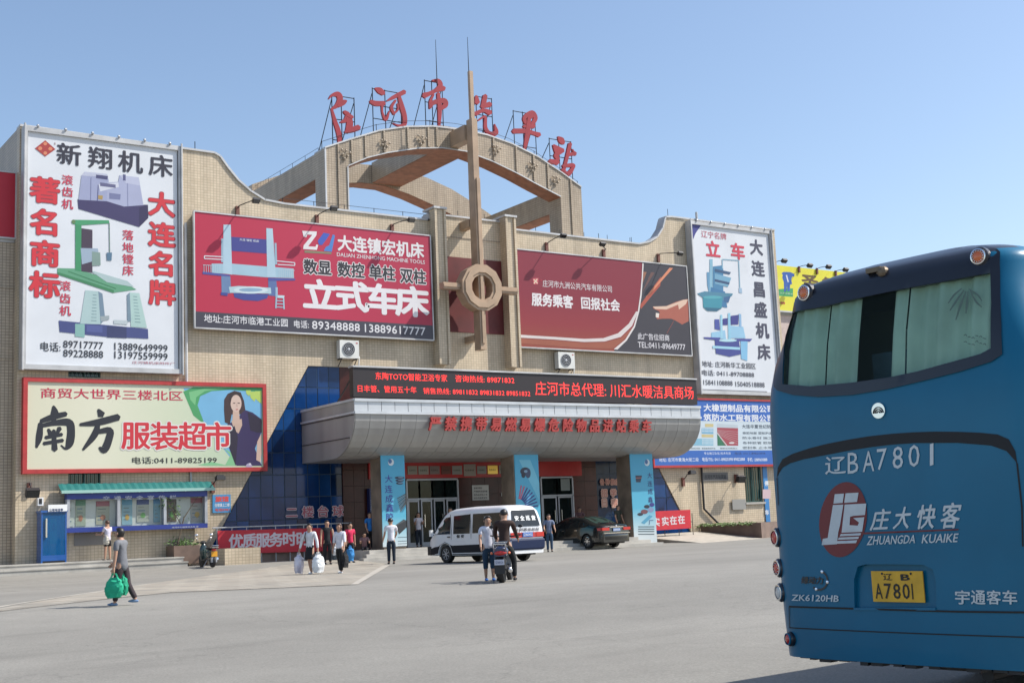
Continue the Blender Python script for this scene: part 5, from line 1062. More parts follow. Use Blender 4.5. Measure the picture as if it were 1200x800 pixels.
# ------------------------------------------------------------------ background, right: yellow hoarding on a far roof
Yb = 14.0; a, b, c = P(905.5, 310, Yb), P(982, 319, Yb), P(908, 363, Yb)
r = thing('far_building', 'pale low building beyond the right end of the station', 'building', (a.x+8, Yb+1, 0)); spart(MB().box(a.x-3, a.x+24, Yb+.3, Yb+10, -.3, c.z-.3), 'wall', r, mat('pink_render', (.52, .42, .38), .8, noise=.15)); spart(MB().box(a.x-3.1, a.x+24.1, Yb+.2, Yb+10.1, c.z-.3, c.z-.1), 'parapet', r, M_CONC)
for i in range(7):
    for j in range(3): x = a.x-1+3.3*i; z = 2+3.2*j; w_ = spart(MB().box(x, x+1.6, Yb+.22, Yb+.3, z, z+1.5), 'window', r, M_WHITE); spart(MB().box(x+.08, x+1.52, Yb+.2, Yb+.22, z+.08, z+1.42), 'pane', w_, M_DGLASS)
x0, x1, zb_, zt_ = a.x, b.x+3, c.z, a.z
r = thing('roof_billboard', 'yellow rooftop billboard with a blue elephant, behind the coach roof', 'billboard', (x0+4, Yb, zb_)); spart(MB().box(x0, x1, Yb, Yb+.08, zb_, zt_), 'panel', r, ink('#ece43c', .8)); spart(MB().box(x0-.06, x1, Yb-.03, Yb+.1, zb_-.12, zb_), 'frame_bar', r, M_FRAME)
for i in range(8): x = x0+.4+i*1.3; spart(MB().bar((x, Yb+.1, zt_-.2), (x, Yb+1.6, zb_-.2), .07, .07), 'brace', r, M_DARK)
S = Sign(r, Yb); S.zf = zz(860, 290, 6.667); mb = MB()
for q, cc, l in (([(372, 200), (390, 190), (440, 192), (470, 205), (474, 225), (455, 228), (448, 250), (455, 285), (440, 290), (436, 340), (418, 342), (416, 300), (408, 342), (392, 345), (390, 270), (378, 235), (382, 215)], '#2f62b8', 2), ([(350, 325), (462, 318), (462, 385), (350, 378)], '#3ca864', 1), ([(405, 215), (415, 215), (430, 270), (420, 270)], '#e8ecf4', 3)): S.poly(mb, q, cc, l)
spart(mb, 'picture', r); S.text('兰贝尔防水', (358, 356), (462, 362), 12, '#d8f0c8', .02, k=3); S.text('138', (330, 428), (365, 432), 22, '#8c3c2c', .02); S.text('89', (366, 432), (400, 436), 22, '#c84030', .05); S.text('圣', (528, 262), (660, 270), 100, '#6c5228', .04); S.text('象地板', (690, 280), (950, 300), 100, '#6c5228', .04)
for hx, hy, fx, fy, lab in ((919, 305.5, 907, 309, 'leftmost of the small lamps over the yellow billboard'), (949, 311, 936, 314, 'second small lamp from the left over the yellow billboard'), (971, 312.5, 957, 316, 'third small lamp from the left over the yellow billboard'), (991, 316, 979, 319, 'lamp over the yellow billboard nearest the coach roof')):
    flood(hx, hy, fx, fy, 1.2, lab, .3, fr=Yb)
# ------------------------------------------------------------------ people
def skin(nodes, edges, sub=1, root=0):
    me = bpy.data.meshes.new('s'); me.from_pydata([n[0] for n in nodes], edges, []); o = bpy.data.objects.new('s', me); COL.objects.link(o)
    o.modifiers.new('k', 'SKIN'); sv_ = me.skin_vertices[0].data
    for i, n in enumerate(nodes): r_ = n[1]; sv_[i].radius = r_ if isinstance(r_, tuple) else (r_, r_); sv_[i].use_root = (i == root)
    s_ = o.modifiers.new('u', 'SUBSURF'); s_.levels = sub; s_.render_levels = sub
    m2 = evaluated(o); bpy.data.objects.remove(o); bpy.data.meshes.remove(me)
    m2.polygons.foreach_set('use_smooth', [True]*len(m2.polygons)); return m2
def mobj(name, me, m, parent):
    me.name = name; me.materials.clear(); me.materials.append(m); o = bpy.data.objects.new(name, me); COL.objects.link(o); o.parent = parent; return o
def rx(v, a): c, s = math.cos(a), math.sin(a); return Vector((v.x, v.y*c-v.z*s, v.y*s+v.z*c))   # + swings the hanging limb backward
M_SKIN = mat('skin', (.42, .24, .16), .55, noise=.08, nscale=12); M_HAIR = mat('black_hair', (.014, .011, .010), .45, noise=.3, nscale=30); M_HAIRB = mat('brown_hair', (.07, .03, .018), .45, noise=.3, nscale=30)
CLOTH = {}
def cloth(c, k=.8):
    if c not in CLOTH: CLOTH[c] = mat('cloth_'+c[1:], tuple(v*k for v in lin(c)), .85, noise=.16, nscale=9, bump=.4, bscale=14)
    return CLOTH[c]
def person(px, py, H, az, label, top='#e8e8ec', bottom='#22242c', legs='pants', sleeve='short', shoes='#303034', hair='short', hairm=None, arms=((8, 8, 12), (8, 8, 12)), stride=0., knee=(0, 0), at_=None, lean=0., sit=None, group=None, foot=(0, 0), female=False, headturn=0, toplen=0.):
    """arms: (forward swing, outward, elbow bend) for left, right in degrees; az: camera azimuth faced"""
    p = at_ or GP(px, py); r = thing('person', label, 'person', p, R(face(az)-90), group)
    s = H; V = lambda x, y, z: Vector((x, y, z))*s; L = R(lean)
    hipz = .515; sh = .098 if female else .112; hw = .052
    def tors(x, y, z): q = Vector((x, y, z-hipz)); q = rx(q, -L); return Vector((q.x, q.y, q.z+hipz))*s
    pelvis = tors(0, 0, hipz+.01); waist = tors(0, 0, .605); chest = tors(0, .0, .71); top_ = tors(0, -.005, .79); neck = tors(0, 0, .835); hb = tors(0, .012, .87); hc = tors(0, .018, .915); ht = tors(0, .01, .955)
    N_ = []; E_ = []
    def node(v, r_, par=None):
        N_.append((v, r_ if isinstance(r_, tuple) else r_)); i = len(N_)-1
        if par is not None: E_.append((par, i))
        return i
    k = s
    a = node(pelvis, (.06*k, .05*k)); b = node(waist, (.054*k, .045*k), a); c = node(chest, (.075*k, .058*k), b); d = node(top_, (.06*k, .05*k), c); e = node(neck, .032*k, d); f = node(hb, (.046*k, .05*k), e); h = node(hc, (.054*k, .062*k), f); node(ht, (.045*k, .05*k), h)
    arm_pts = []; leg_pts = []
    for sd, (fw, ow, el) in zip((-1, 1), arms):
        S0 = tors(sd*sh, 0, .795); ua = .17*s; fa = .145*s
        d1 = Vector((0, 0, -1)); d1 = rx(d1, R(fw)); d1 = Matrix.Rotation(-sd*R(ow), 3, 'Y') @ d1
        d2 = rx(Vector((0, 0, -1)), R(fw+el)); d2 = Matrix.Rotation(-sd*R(ow*.5), 3, 'Y') @ d2
        El = S0+d1*ua; Wr = El+d2*fa; arm_pts.append((S0, El, Wr, d2))
        i = node(S0, .034*k, d); j = node(S0.lerp(El, .5), .028*k, i); j = node(El, .024*k, j); j2 = node(El.lerp(Wr, .4), .023*k, j); w = node(Wr, .016*k, j2); pm = node(Wr+d2*.035*s, (.022*k, .016*k), w)
        side = Vector((0, 1, 0)); side = (side-d2*side.dot(d2)).normalized()
        for q, (off_, ln) in enumerate(((-.016, .030), (-.006, .036), (.005, .038), (.015, .034))):
            b0 = Wr+d2*.055*s+side*off_*s; g1 = node(b0, .0075*k, pm); g2 = node(b0+d2*ln*.5*s+Vector((-sd*.004*s, 0, 0)), .0065*k, g1); node(b0+d2*ln*s+Vector((-sd*.012*s, 0, 0)), .0055*k, g2)
        t1 = node(Wr+d2*.028*s+side*.026*s, .0075*k, pm); node(Wr+d2*.05*s+side*.036*s+Vector((-sd*.006*s, 0, 0)), .006*k, t1)
    for sd, sg, kn in zip((-1, 1), (1, -1), knee):
        Hp = Vector((sd*hw*s, 0, hipz*s)); th = R(stride*sg); tl = .245*s; sl = .225*s
        if sit: th = R(sit[0]); kn = sit[1]
        d1 = rx(Vector((0, 0, -1)), th); d2 = rx(Vector((0, 0, -1)), th-R(kn))
        if sit: d1 = Matrix.Rotation(-sd*R(sit[2]), 3, 'Y') @ d1
        K = Hp+d1*tl; A = K+d2*sl; leg_pts.append((Hp, K, A))
        i = node(Hp, .044*k, a); j = node(Hp.lerp(K, .5), .040*k, i); j = node(K, .032*k, j); j = node(K.lerp(A, .35), .033*k, j); j = node(A, .021*k, j); node(A+Vector((0, .055*s, -.028*s)), (.018*k, .014*k), j)
    low = min(l[2].z for l in leg_pts)-.040*s
    body = mobj('body', skin(N_, E_, 2), M_SKIN, r)
    if at_ is None: r.location.z -= low
    else: r.location.z -= (low if not sit else 0)
    # clothing
    def shell(name, nodes, edges, m, sub=1): return mobj(name, skin(nodes, edges, sub), m, r)
    nd = [(tors(0, 0, hipz-.045-toplen), (.092*k, .082*k)), (tors(0, 0, hipz+.02), (.088*k, .078*k)), (waist, (.078*k, .07*k)), (chest, (.086*k, .072*k)), (top_, (.068*k, .056*k)), (tors(0, 0, .822), .036*k)]; ed = [(0, 1), (1, 2), (2, 3), (3, 4), (4, 5)]
    for (S0, El, Wr, d2) in arm_pts:
        o = len(nd); nd.append((S0, .042*k)); ed.append((4, o))
        if sleeve == 'none': nd.append((S0.lerp(El, .12), .036*k)); ed.append((o, o+1))
        elif sleeve == 'short': nd += [(S0.lerp(El, .35), .039*k), (S0.lerp(El, .68), .038*k)]; ed += [(o, o+1), (o+1, o+2)]
        elif sleeve == 'mid': nd += [(S0.lerp(El, .5), .037*k), (El, .032*k), (El.lerp(Wr, .25), .031*k)]; ed += [(o, o+1), (o+1, o+2), (o+2, o+3)]
        else: nd += [(S0.lerp(El, .5), .037*k), (El, .031*k), (El.lerp(Wr, .5), .028*k), (El.lerp(Wr, .97), .025*k)]; ed += [(o, o+1), (o+1, o+2), (o+2, o+3), (o+3, o+4)]
    shell('shirt', nd, ed, cloth(top))
    if legs == 'skirt':
        z1_, z0_ = (hipz+.05)*s, .30*s; mid = (leg_pts[0][1]+leg_pts[1][1])/2; mb = MB(); rings = []
        for t in range(7):
            u = t/6; z = z1_+(z0_-z1_)*u; cx_ = 0; cy_ = mid.y*u*.8; w = (.078+.026*u)*s; dd = (.062+.022*u+abs(leg_pts[0][1].y-leg_pts[1][1].y)/s*.35*u)*s
            rings.append([(cx_+w*math.cos(2*math.pi*i/16), cy_+dd*math.sin(2*math.pi*i/16)+.006*s*math.sin(i*2.3)*u, z) for i in range(16)])
        o = mb.loft(rings).build('skirt', cloth(bottom), r, smooth='all', world=False)
    else:
        nd = [(tors(0, 0, hipz+.05), (.076*k, .066*k)), (pelvis+Vector((0, 0, -.02*s)), (.084*k, .074*k))]; ed = [(0, 1)]
        for Hp, K, A in leg_pts:
            o = len(nd); nd += [(Hp+Vector((0, 0, -.02*s)), .064*k), (Hp.lerp(K, .5), .056*k)]; ed += [(1, o), (o, o+1)]
            if legs == 'shorts': nd.append((Hp.lerp(K, .75), .05*k)); ed.append((o+1, o+2))
            elif legs == 'capri': nd += [(K, .043*k), (K.lerp(A, .45), .040*k)]; ed += [(o+1, o+2), (o+2, o+3)]
            else: nd += [(K, .042*k), (K.lerp(A, .5), .037*k), (K.lerp(A, .97), .035*k)]; ed += [(o+1, o+2), (o+2, o+3), (o+3, o+4)]
        shell('trousers' if legs == 'pants' else 'shorts', nd, ed, cloth(bottom))
    for Hp, K, A in leg_pts:
        mb = MB(); c_ = A+Vector((0, .035*s, -.022*s)); mb.ball(c_, (.026*s, .075*s, .026*s), nu=12, nv=8, fn=lambda q: Vector((q.x*(1.1 if q.y > 0 else .9), q.y, max(q.z, -.62)*(1.0 if q.y < .2 else .75))))
        mb.build('shoe', cloth(shoes), r, smooth='all', world=False)
    # hair and face
    hcx = hc+Vector((0, -.004*s, .012*s)); hm = hairm or M_HAIR; long_ = {'short': .0, 'bob': .5, 'long': 1.2, 'cap': 0}[hair]
    def hf(q):
        q = q.copy()
        if q.y > .22 and q.z < .52: q.y = .22 + (q.y-.22)*.1; q.x *= .92
        if q.z < -.15:
            if long_ and q.y < .5: q.z = -.15+(q.z+.15)*(1+long_*1.3); 
            elif not long_: q.z = -.15+(q.z+.15)*.55; q.x *= .9
        return q
    MB().ball(hcx, (.0565*s, .068*s, .062*s), nu=18, nv=12, fn=hf).build('hair', hm, r, smooth='all', world=False)
    fc = MB(); fy = hc.y+.060*s
    for sx_ in (-1, 1): fc.ball((hc.x+sx_*.019*s, fy-.006*s, hc.z+.002*s), (.008*s, .005*s, .0045*s), M_HAIR, nu=8, nv=5)
    fc.ball((hc.x, fy-.006*s, hc.z-.034*s), (.013*s, .005*s, .0045*s), mat('lips', (.35, .08, .07), .5), nu=8, nv=5)
    fc.ball((hc.x, fy+.001*s, hc.z-.014*s), (.007*s, .010*s, .014*s), M_SKIN, nu=8, nv=6)
    for sx_ in (-1, 1): fc.ball((hc.x+sx_*.056*s, hc.y-.004*s, hc.z-.006*s), (.006*s, .012*s, .018*s), M_SKIN, nu=6, nv=5)
    fc.build('face', None, r, smooth='all', world=False)
    r['_h'] = 0; del r['_h']
    M4 = Matrix.Translation(r.location) @ Matrix.Rotation(r.rotation_euler.z, 4, 'Z')
    return r, [M4 @ (a_[2]+a_[3]*.07*s) for a_ in arm_pts], M4
def plastic_bag(at_, w, d, h, c, label, az, alpha=1., sq=False, name='carrier_bag', cat='bag', blob=None, group=None):
    r = thing(name, label, cat, at_+Vector((0, 0, -h-.1)), R(face(az))); rnd = random.Random(int(at_.x*97) % 1000); mb = MB(); rings = []
    for t in range(13):
        u = t/12; z = .02+h*u; wd = w/2*((.92 if sq else .55+.5*math.sin(math.pi*min(1, .18+u*.8))) if u < .8 else (.9 if sq else 1-(u-.8)*3.0)); dd = d/2*((.8+.3*math.sin(math.pi*u)) if u < .85 else .45)
        rings.append([(wd*math.copysign(abs(math.cos(a_))**.7, math.cos(a_))*(1+rnd.uniform(-.11, .11)), dd*math.copysign(abs(math.sin(a_))**.7, math.sin(a_))*(1+rnd.uniform(-.2, .2)), z+rnd.uniform(-.018, .018)) for a_ in [2*math.pi*i/22 for i in range(22)]])
    m_ = cloth(c, .85) if alpha == 1 else glass_like(c, alpha)
    mb.loft(rings).build('bag_body', m_, r, smooth=True, world=False)
    for sx_ in (-1, 1): MB().tube([(-w*.22, sx_*d*.15, h), (-w*.1, sx_*.02, h+.1), (w*.1, sx_*.02, h+.1), (w*.22, sx_*d*.15, h)], .009, n=5).build('handle', m_, r, world=False)
    if blob: MB().ball((0, 0, h*.3), (w*.3, d*.3, h*.26), nu=10, nv=7).build('contents', cloth(blob), r, smooth='all', world=False)
    return r
def glass_like(c, a):
    n_ = 'film_'+c[1:]
    if n_ in MATS: return MATS[n_]
    m = mat(n_, c, .35, noise=.1, nscale=8); t = m.node_tree; b = t.nodes['Principled BSDF']; o = t.nodes['Material Output']; tr = t.nodes.new('ShaderNodeBsdfTransparent'); mx = t.nodes.new('ShaderNodeMixShader'); mx.inputs[0].default_value = a
    t.links.new(tr.outputs[0], mx.inputs[1]); t.links.new(b.outputs[0], mx.inputs[2]); t.links.new(mx.outputs[0], o.inputs[0]); return m
def hh(px, py, n, y=None):                    # height in metres from the pixel height
    p = GP(px, py); q = p-Vector((0, DP, CH)); d = q.dot(Vector((0, 0, 1)))*0
    cz = (cam.matrix_world.inverted() @ p).z; return n*(-cz)/F/.99
# 1 shopper in the foreground
r, hd, M4 = person(143, 709, hh(143, 709, 92), -78, 'person in a grey T-shirt and dark trousers carrying green bags across the forecourt', top='#7c7e84', bottom='#3a3034', shoes='#7c98bc', hair='bob', arms=((2, 6, 6), (20, 6, 30)), stride=12, knee=(8, 18), lean=3, toplen=.05)
plastic_bag(hd[0]+Vector((.0, -.10, 0)), .36, .16, .40, '#22b088', 'green carrier bag held by the shopper in grey, nearer one', -80, group='green carrier bags'); plastic_bag(hd[0]+Vector((.20, .1, .02)), .30, .16, .38, '#1c9c78', 'green carrier bag hanging behind the nearer green bag', -70, group='green carrier bags')
# 2 woman by the board, on the platform
def on_plane(px, py, z): r_ = ray(px, py); s_ = (z-CH)/r_.dot(UP); q = r_*s_; return Vector((q.dot(T), DP-q.dot(N), z))
q = P(126, 657, -1.25); q.z = .60
r, hd, M4 = person(0, 0, 1.62, -60, 'woman in a white and purple blouse and black shorts standing before the bulletin board', at_=q, top='#d8d4e4', bottom='#1c1c22', legs='shorts', sleeve='short', shoes='#b0a090', hair='short', hairm=M_HAIRB, arms=((30, 5, 60), (10, 10, 70)), female=True, stride=4)
plastic_bag(q+Vector((-.12, -.22, 1.02)), .34, .16, .32, '#d4cec0', 'white shoulder bag of the woman by the bulletin board', -40, name='handbag', cat='handbag')
# 3 woman with plastic bags
r, hd, M4 = person(364, 672.5, hh(364, 672.5, 60), -160, 'woman in a white blouse and black skirt walking with two white plastic bags', top='#e4e6ea', bottom='#191a20', legs='skirt', sleeve='long', shoes='#e8e8e8', hair='short', arms=((5, 22, 5), (5, 26, 5)), stride=13, knee=(12, 4), female=True)
plastic_bag(hd[1]+Vector((0, 0, 0)), .40, .24, .58, '#dcdcea', 'white plastic bag with pink goods, leftmost of the bags by the black skirt', -170, .72, blob='#c88c98'); plastic_bag(hd[0], .42, .26, .56, '#e8ecf0', 'plain white plastic bag hanging beside the black skirt', -150, .8)
MB().tube([(.10, .09, 1.36), (.12, .12, 1.22), (.13, .03, 1.02)], .014).build('bag_strap', M_DARK, r, world=False)
# 4 black top behind
r, hd, M4 = person(384, 661, hh(384, 661, 52), 160, 'person in a black sleeveless top and dark trousers between the two women in white', top='#1b1d24', bottom='#1f2026', sleeve='none', arms=((10, 8, 20), (6, 10, 10)), stride=6)
plastic_bag(hd[0], .36, .22, .34, '#dfe0e2', 'small white bag held by the person in black', 180)
# 5 woman white shirt black trousers
r, hd, M4 = person(399, 671.5, hh(399, 671.5, 59), -155, 'woman in a white shirt and black trousers carrying a black bag', top='#e8e8f2', bottom='#16171c', sleeve='mid', shoes='#e4e4e4', hair='long', hairm=M_HAIRB, arms=((14, 14, 8), (4, 8, 8)), stride=11, knee=(12, 2), female=True)
plastic_bag(hd[0]+Vector((.05, 0, 0)), .34, .14, .42, '#17171c', 'square black shopping bag with white rim', -165, sq=True)
# 6 pink
r, hd, M4 = person(411, 659, hh(411, 659, 47), 150, 'person in a bright pink top with a blue carrier bag', top='#e0305c', bottom='#1a1a20', sleeve='short', arms=((-5, 8, 5), (12, 12, 5)), stride=5, female=True)
plastic_bag(hd[1]+Vector((.15, -.05, 0)), .42, .26, .54, '#3c8ccc', 'light blue carrier bag beside the pink top', 160)
# 7 blue shirt at the column
q = P(434, 640, -4.9); q.z = .35; p_ = P(434, 640, -2.6); p_.z = .50
r, hd, M4 = person(0, 0, 1.68, 150, 'man in a bright blue shirt standing in the shade left of the columns', at_=p_, top='#2c80d0', bottom='#14151b', arms=((30, 5, 70), (10, 5, 30)))
# crouching one
p_ = P(427, 641, -3.2); p_.z = .50
r, hd, M4 = person(0, 0, 1.5, 170, 'person sitting low on the step in the shade behind the blue shirt', at_=Vector((p_.x, p_.y, .22)), top='#8c6c70', bottom='#202026', arms=((40, 6, 60), (40, 6, 60)), sit=(80, 95, 10), lean=20)
r.location.z = .50-.515*1.5+.12
# 8 white T-shirt, back
r, hd, M4 = person(459, 660.5, hh(459, 660.5, 54), -15, 'man in a white T-shirt and jeans seen from behind near the leftmost banner', top='#ececf4', bottom='#1d2c3c', shoes='#3c3a3c', arms=((10, 8, 40), (25, 8, 45)), stride=3)
# 9 woman at the door
p_ = P(491, 640, -1.6); p_.z = .50
r, hd, M4 = person(0, 0, 1.62, 165, 'woman in a white top with folded arms in the open doorway', at_=p_, top='#dcd8e0', bottom='#1c2634', hair='bob', arms=((25, 5, 95), (30, 5, 100)), female=True)
# 10 man in white by the motorcycle
r, hd, M4 = person(574, 680, hh(574, 680, 76), 170, 'man in a white T-shirt and blue shorts talking beside the motorcycle', top='#e6e8f4', bottom='#24425c', legs='capri', shoes='#3c78c8', arms=((14, 8, 12), (20, 8, 20)), stride=3)
# 11 rider
pm_ = GP(589, 682); azm = 8
# motorcycle built in vehicles; rider sits on it
rider, hd, M4 = person(0, 0, 1.70, azm, 'rider in a dark brown jacket sitting astride the motorcycle, seen from behind', at_=pm_+Vector((.24, .22, -.02)), top='#3c2822', bottom='#1c1f22', sleeve='long', arms=((34, 12, 26), (34, 12, 26)), sit=(16, 20, 15), lean=6, shoes='#1c1c20')
# 12-14 by the doors and behind the vehicles
p_ = P(644, 634, -5.9); p_.z = g(p_.x, p_.y)
person(0, 0, 1.72, 175, 'man in a grey blue shirt standing between the van and the black car', at_=p_, top='#7884a0', bottom='#36506c', arms=((20, 8, 40), (15, 8, 50)), sleeve='short')
p_ = P(681, 636, -1.0); p_.z = .50; person(0, 0, 1.62, 180, 'person in a dull pink top in the shade by the red marble wall', at_=p_, top='#7c5a5c', bottom='#222228')
p_ = P(726, 636, -3.2); p_.z = .50; person(0, 0, 1.62, 140, 'person in a dark top behind the boot of the black car', at_=p_, top='#3a4038', bottom='#202028', hair='bob')
p_ = P(529, 640, -2.4); p_.z = .50; person(0, 0, 1.78, 175, 'person in a red top, only the head showing above the white van', at_=p_, top='#a03440', bottom='#202028')
p_ = P(544, 640, -1.2); p_.z = .50; person(0, 0, 1.76, 175, 'person in a maroon top behind the van, right of the other head', at_=p_, top='#50282c', bottom='#202028')
# ------------------------------------------------------------------ vehicles
def wheel(root, x, y, r_, w, M_rim=None, spokes=6, name='wheel'):
    s = 1 if x > 0 else -1
    t = MB().lathe((x-s*w, y, r_), [(r_*.62, 0), (r_*.97, 0), (r_, s*w*.12), (r_, s*w*.88), (r_*.95, s*w), (r_*.66, s*w), (r_*.62, s*w*.9)], 'x', 26); o = t.build(name, M_BLACK, root, smooth=True, world=False)
    xo = x-s*w*.12; m = MB().lathe((xo-s*.02, y, r_), [(r_*.66, 0), (r_*.66, s*.025), (r_*.58, s*.03), (r_*.56, 0)], 'x', 24); m.lathe((xo-s*.05, y, r_), [(r_*.6, 0), (r_*.6, s*.01)], 'x', 20, None); m.lathe((xo-s*.03, y, r_), [(r_*.15, 0), (r_*.13, s*.045)], 'x', 10)
    for i in range(spokes):
        a = 2*math.pi*i/spokes; d = Vector((0, math.cos(a), math.sin(a))); m.bar(Vector((xo-s*.005, y, r_))+d*r_*.1, Vector((xo-s*.005, y, r_))+d*r_*.6, r_*.13, .03)
    return m.build('rim', M_rim or M_STEEL, root, world=False)
def car_body(L, Wd, zb, prof, tum, belt, nose=.35, tail=.3, round_=.12):
    """prof: (y, top z) from rear to front; cross sections loft"""
    mb = MB(); rings = []
    for y, T_ in prof:
        e = min((y-prof[0][0])/tail, (prof[-1][0]-y)/nose, 1); hw_ = Wd/2*(1-round_*(1-max(0, e))**2); ring = []
        ks = [0, .04, .3, .55, .75, .88, .96, 1]
        half = []
        for k_ in ks:
            z = zb+(T_-zb)*k_; x = hw_*(1-tum*max(0, z-belt)); low_ = .97 if k_ == 0 else 1
            if k_ == .96: x -= .05
            if k_ == 1: x -= .16
            half.append((x*low_, z))
        half.append((half[-1][0]*.5, half[-1][1]+.03*(1 if T_ > belt+.2 else .5)))
        ring = [(x, y, z) for x, z in half] + [(-x, y, z) for x, z in half[::-1]]
        rings.append(ring)
    mb.loft(rings); return mb, rings
def side_x(rings, y, z):
    for a, b in zip(rings, rings[1:]):
        if a[0][1] <= y <= b[0][1]:
            t = (y-a[0][1])/max(1e-6, (b[0][1]-a[0][1]))
            def xat(rg):
                n = len(rg)//2
                for p, q in zip(rg[:n], rg[1:n]):
                    if p[2] <= z <= q[2]+1e-6: u = (z-p[2])/max(1e-6, q[2]-p[2]); return p[0]+(q[0]-p[0])*u
                return rg[n-2][0]
            return xat(a)*(1-t)+xat(b)*t
    return rings[0][0][0]
def side_patch(rings, pts, sgn, off, m, name, root):   # panel that follows the side of the body
    n = len(pts); den = []
    for i in range(n):
        a, b = Vector(pts[i]), Vector(pts[(i+1) % n]); k = max(1, int((b-a).length/.12)); den += [a.lerp(b, j/k) for j in range(k)]
    ys_, zs_ = [p.x for p in den], [p.y for p in den]; ex = [Vector((min(ys_)+.1*i+.003, min(zs_)+.1*j+.003)) for i in range(int((max(ys_)-min(ys_))/.1)+1) for j in range(int((max(zs_)-min(zs_))/.1)+1)]
    co, _, fs, *_ = delaunay_2d_cdt(den+ex, [], [list(range(len(den)))], 1, 1e-5)
    mb = MB(); mb.add([(sgn*(side_x(rings, c.x, c.y)+off), c.x, c.y) for c in co], [tuple(f) for f in fs]); return mb.build(name, m, root, smooth='all', world=False)
M_VAN = mat('van_white', (.72, .73, .74), .28, noise=.04, coat=.5); M_CARB = mat('car_black', (.012, .014, .014), .18, coat=.9, spec=.5)
# ---- white van
pf = GP(523, 658.5); pr_ = GP(619, 657); hv = Vector((math.cos(R(97)), math.sin(R(97)), 0)); rv = Vector((hv.y, -hv.x, 0))
cv = (pf+pr_)/2; cv = cv - Vector((0, 0, 0)); cv.z = g(cv.x, cv.y)
V_ = thing('van', 'white security van with a dark blue lower half and red rear panel', 'van', cv, R(97-90))
prof_v = [(-2.35, 1.02), (-2.33, 1.10), (-2.30, 1.30), (-2.22, 1.62), (-2.14, 1.84), (-2.02, 1.94), (-1.7, 1.985), (0, 2.0), (.9, 1.97), (1.25, 1.90), (1.45, 1.78), (1.75, 1.46), (1.98, 1.16), (2.12, 1.04), (2.26, .96), (2.34, .80), (2.36, .62)]
mb, rg = car_body(4.7, 1.70, .28, prof_v, .13, 1.0, .5, .25, .10)
bd = mb.build('body', M_VAN, V_, smooth=True, world=False)
for x in (-1, 1):
    for y in (-1.28, 1.32): cut(bd, MB().lathe((x*.62, y, .33), [(.40, 0), (.40, x*.4)], 'x', 20))
M_VB = mat('van_blue', (.02, .035, .09), .3, coat=.5)
low = [(-2.33, .30), (-1.70, .30), (-1.69, .45), (-1.58, .66), (-1.28, .76), (-.98, .66), (-.87, .45), (-.86, .30), (.90, .30), (.91, .45), (1.02, .66), (1.32, .76), (1.62, .66), (1.73, .45), (1.74, .30), (2.30, .32), (2.33, .52), (1.95, .60), (1.72, .62), (1.6, .68), (1.32, .78), (1.04, .68), (.9, .64), (-.8, .66), (-.98, .70), (-1.28, .78), (-1.58, .70), (-1.75, .66), (-2.33, .66)]
for sg in (-1, 1):
    side_patch(rg, low, sg, .006, mat('van_lower', (.012, .014, .02), .65, spec=.25), 'lower_panel', V_)
    for w in ([(1.0, 1.06), (1.92, 1.06), (1.84, 1.20), (1.42, 1.66), (1.02, 1.70)], [(-.15, 1.06), (.82, 1.06), (.82, 1.72), (-.15, 1.76)], [(-2.02, 1.08), (-.30, 1.06), (-.30, 1.76), (-1.96, 1.76)]):
        side_patch(rg, w, sg, .008, M_DGLASS, 'side_window', V_)
        side_patch(rg, [(y_+(.035 if i in (0,) else -.035 if 0 else 0), z_) for i, (y_, z_) in enumerate(w)], sg, .004, M_BLACK, 'window_seal', V_) if False else None
    for y in (.94, -.22): spart(MB().box(-.006, .006, y-.008, y+.008, .84, 1.78).xf(Matrix.Translation((sg*(side_x(rg, y, 1.0)+.002), 0, 0))), 'door_seam', V_, M_BLACK, world=False)
    spart(MB().box(-.02, .02, -.07, .07, .94, .98).xf(Matrix.Translation((sg*(side_x(rg, 1.1, .95)+.02), 1.08, 0))), 'handle', V_, M_DARK, world=False)
    spart(MB().box(-.06, .06, -.05, .05, -.12, .12).xf(Matrix.Translation((sg*1.0, 1.95, 1.12))).bar((sg*.85, 1.9, 1.08), (sg*.98, 1.94, 1.1), .04, .04), 'mirror', V_, M_WHITE, world=False)
    for y in (-1.28, 1.32): wheel(V_, sg*.84, y, .33, .2, spokes=7)
# rear face: follow the lean of the tailgate
def rear_v(z): 
    for (y0_, z0_), (y1_, z1_) in zip(prof_v, prof_v[1:]):
        if z0_ <= z <= z1_: return y0_+(y1_-y0_)*(z-z0_)/(z1_-z0_)
    return -2.35
def rear_poly(pts, off, m, name, root=V_, fn=rear_v):
    mb = MB(); x0, x1 = min(p[0] for p in pts), max(p[0] for p in pts); n = len(pts); den = []
    for i in range(n):
        a, b = Vector(pts[i]), Vector(pts[(i+1) % n]); k = max(1, int((b-a).length/.1)); den += [a.lerp(b, j/k) for j in range(k)]
    zs_ = sorted({round(p.y, 2) for p in den}); ex = [Vector((x0+(x1-x0)*(i+.5)/8, z)) for i in range(8) for z in zs_[1:-1:2]]
    co, _, fs, *_ = delaunay_2d_cdt(den+ex, [], [list(range(len(den)))], 1, 1e-5)
    mb.add([(c.x, fn(c.y)-off, c.y) for c in co], [tuple(f) for f in fs]); return mb.build(name, m, root, smooth='all', world=False)
rear_poly([(-.66, 1.24), (.66, 1.24), (.56, 1.82), (-.56, 1.82)], .03, M_DGLASS, 'rear_window')
rear_poly([(-.80, .84), (.80, .84), (.80, 1.02), (-.80, 1.02)], .02, mat('van_red', (.45, .03, .03), .35, coat=.5), 'red_panel'); 
for sg in (-1, 1): rear_poly([(sg*.42, .86), (sg*.79, .86), (sg*.79, 1.02), (sg*.42, 1.02)], .035, M_LAMPR, 'tail_lamp')
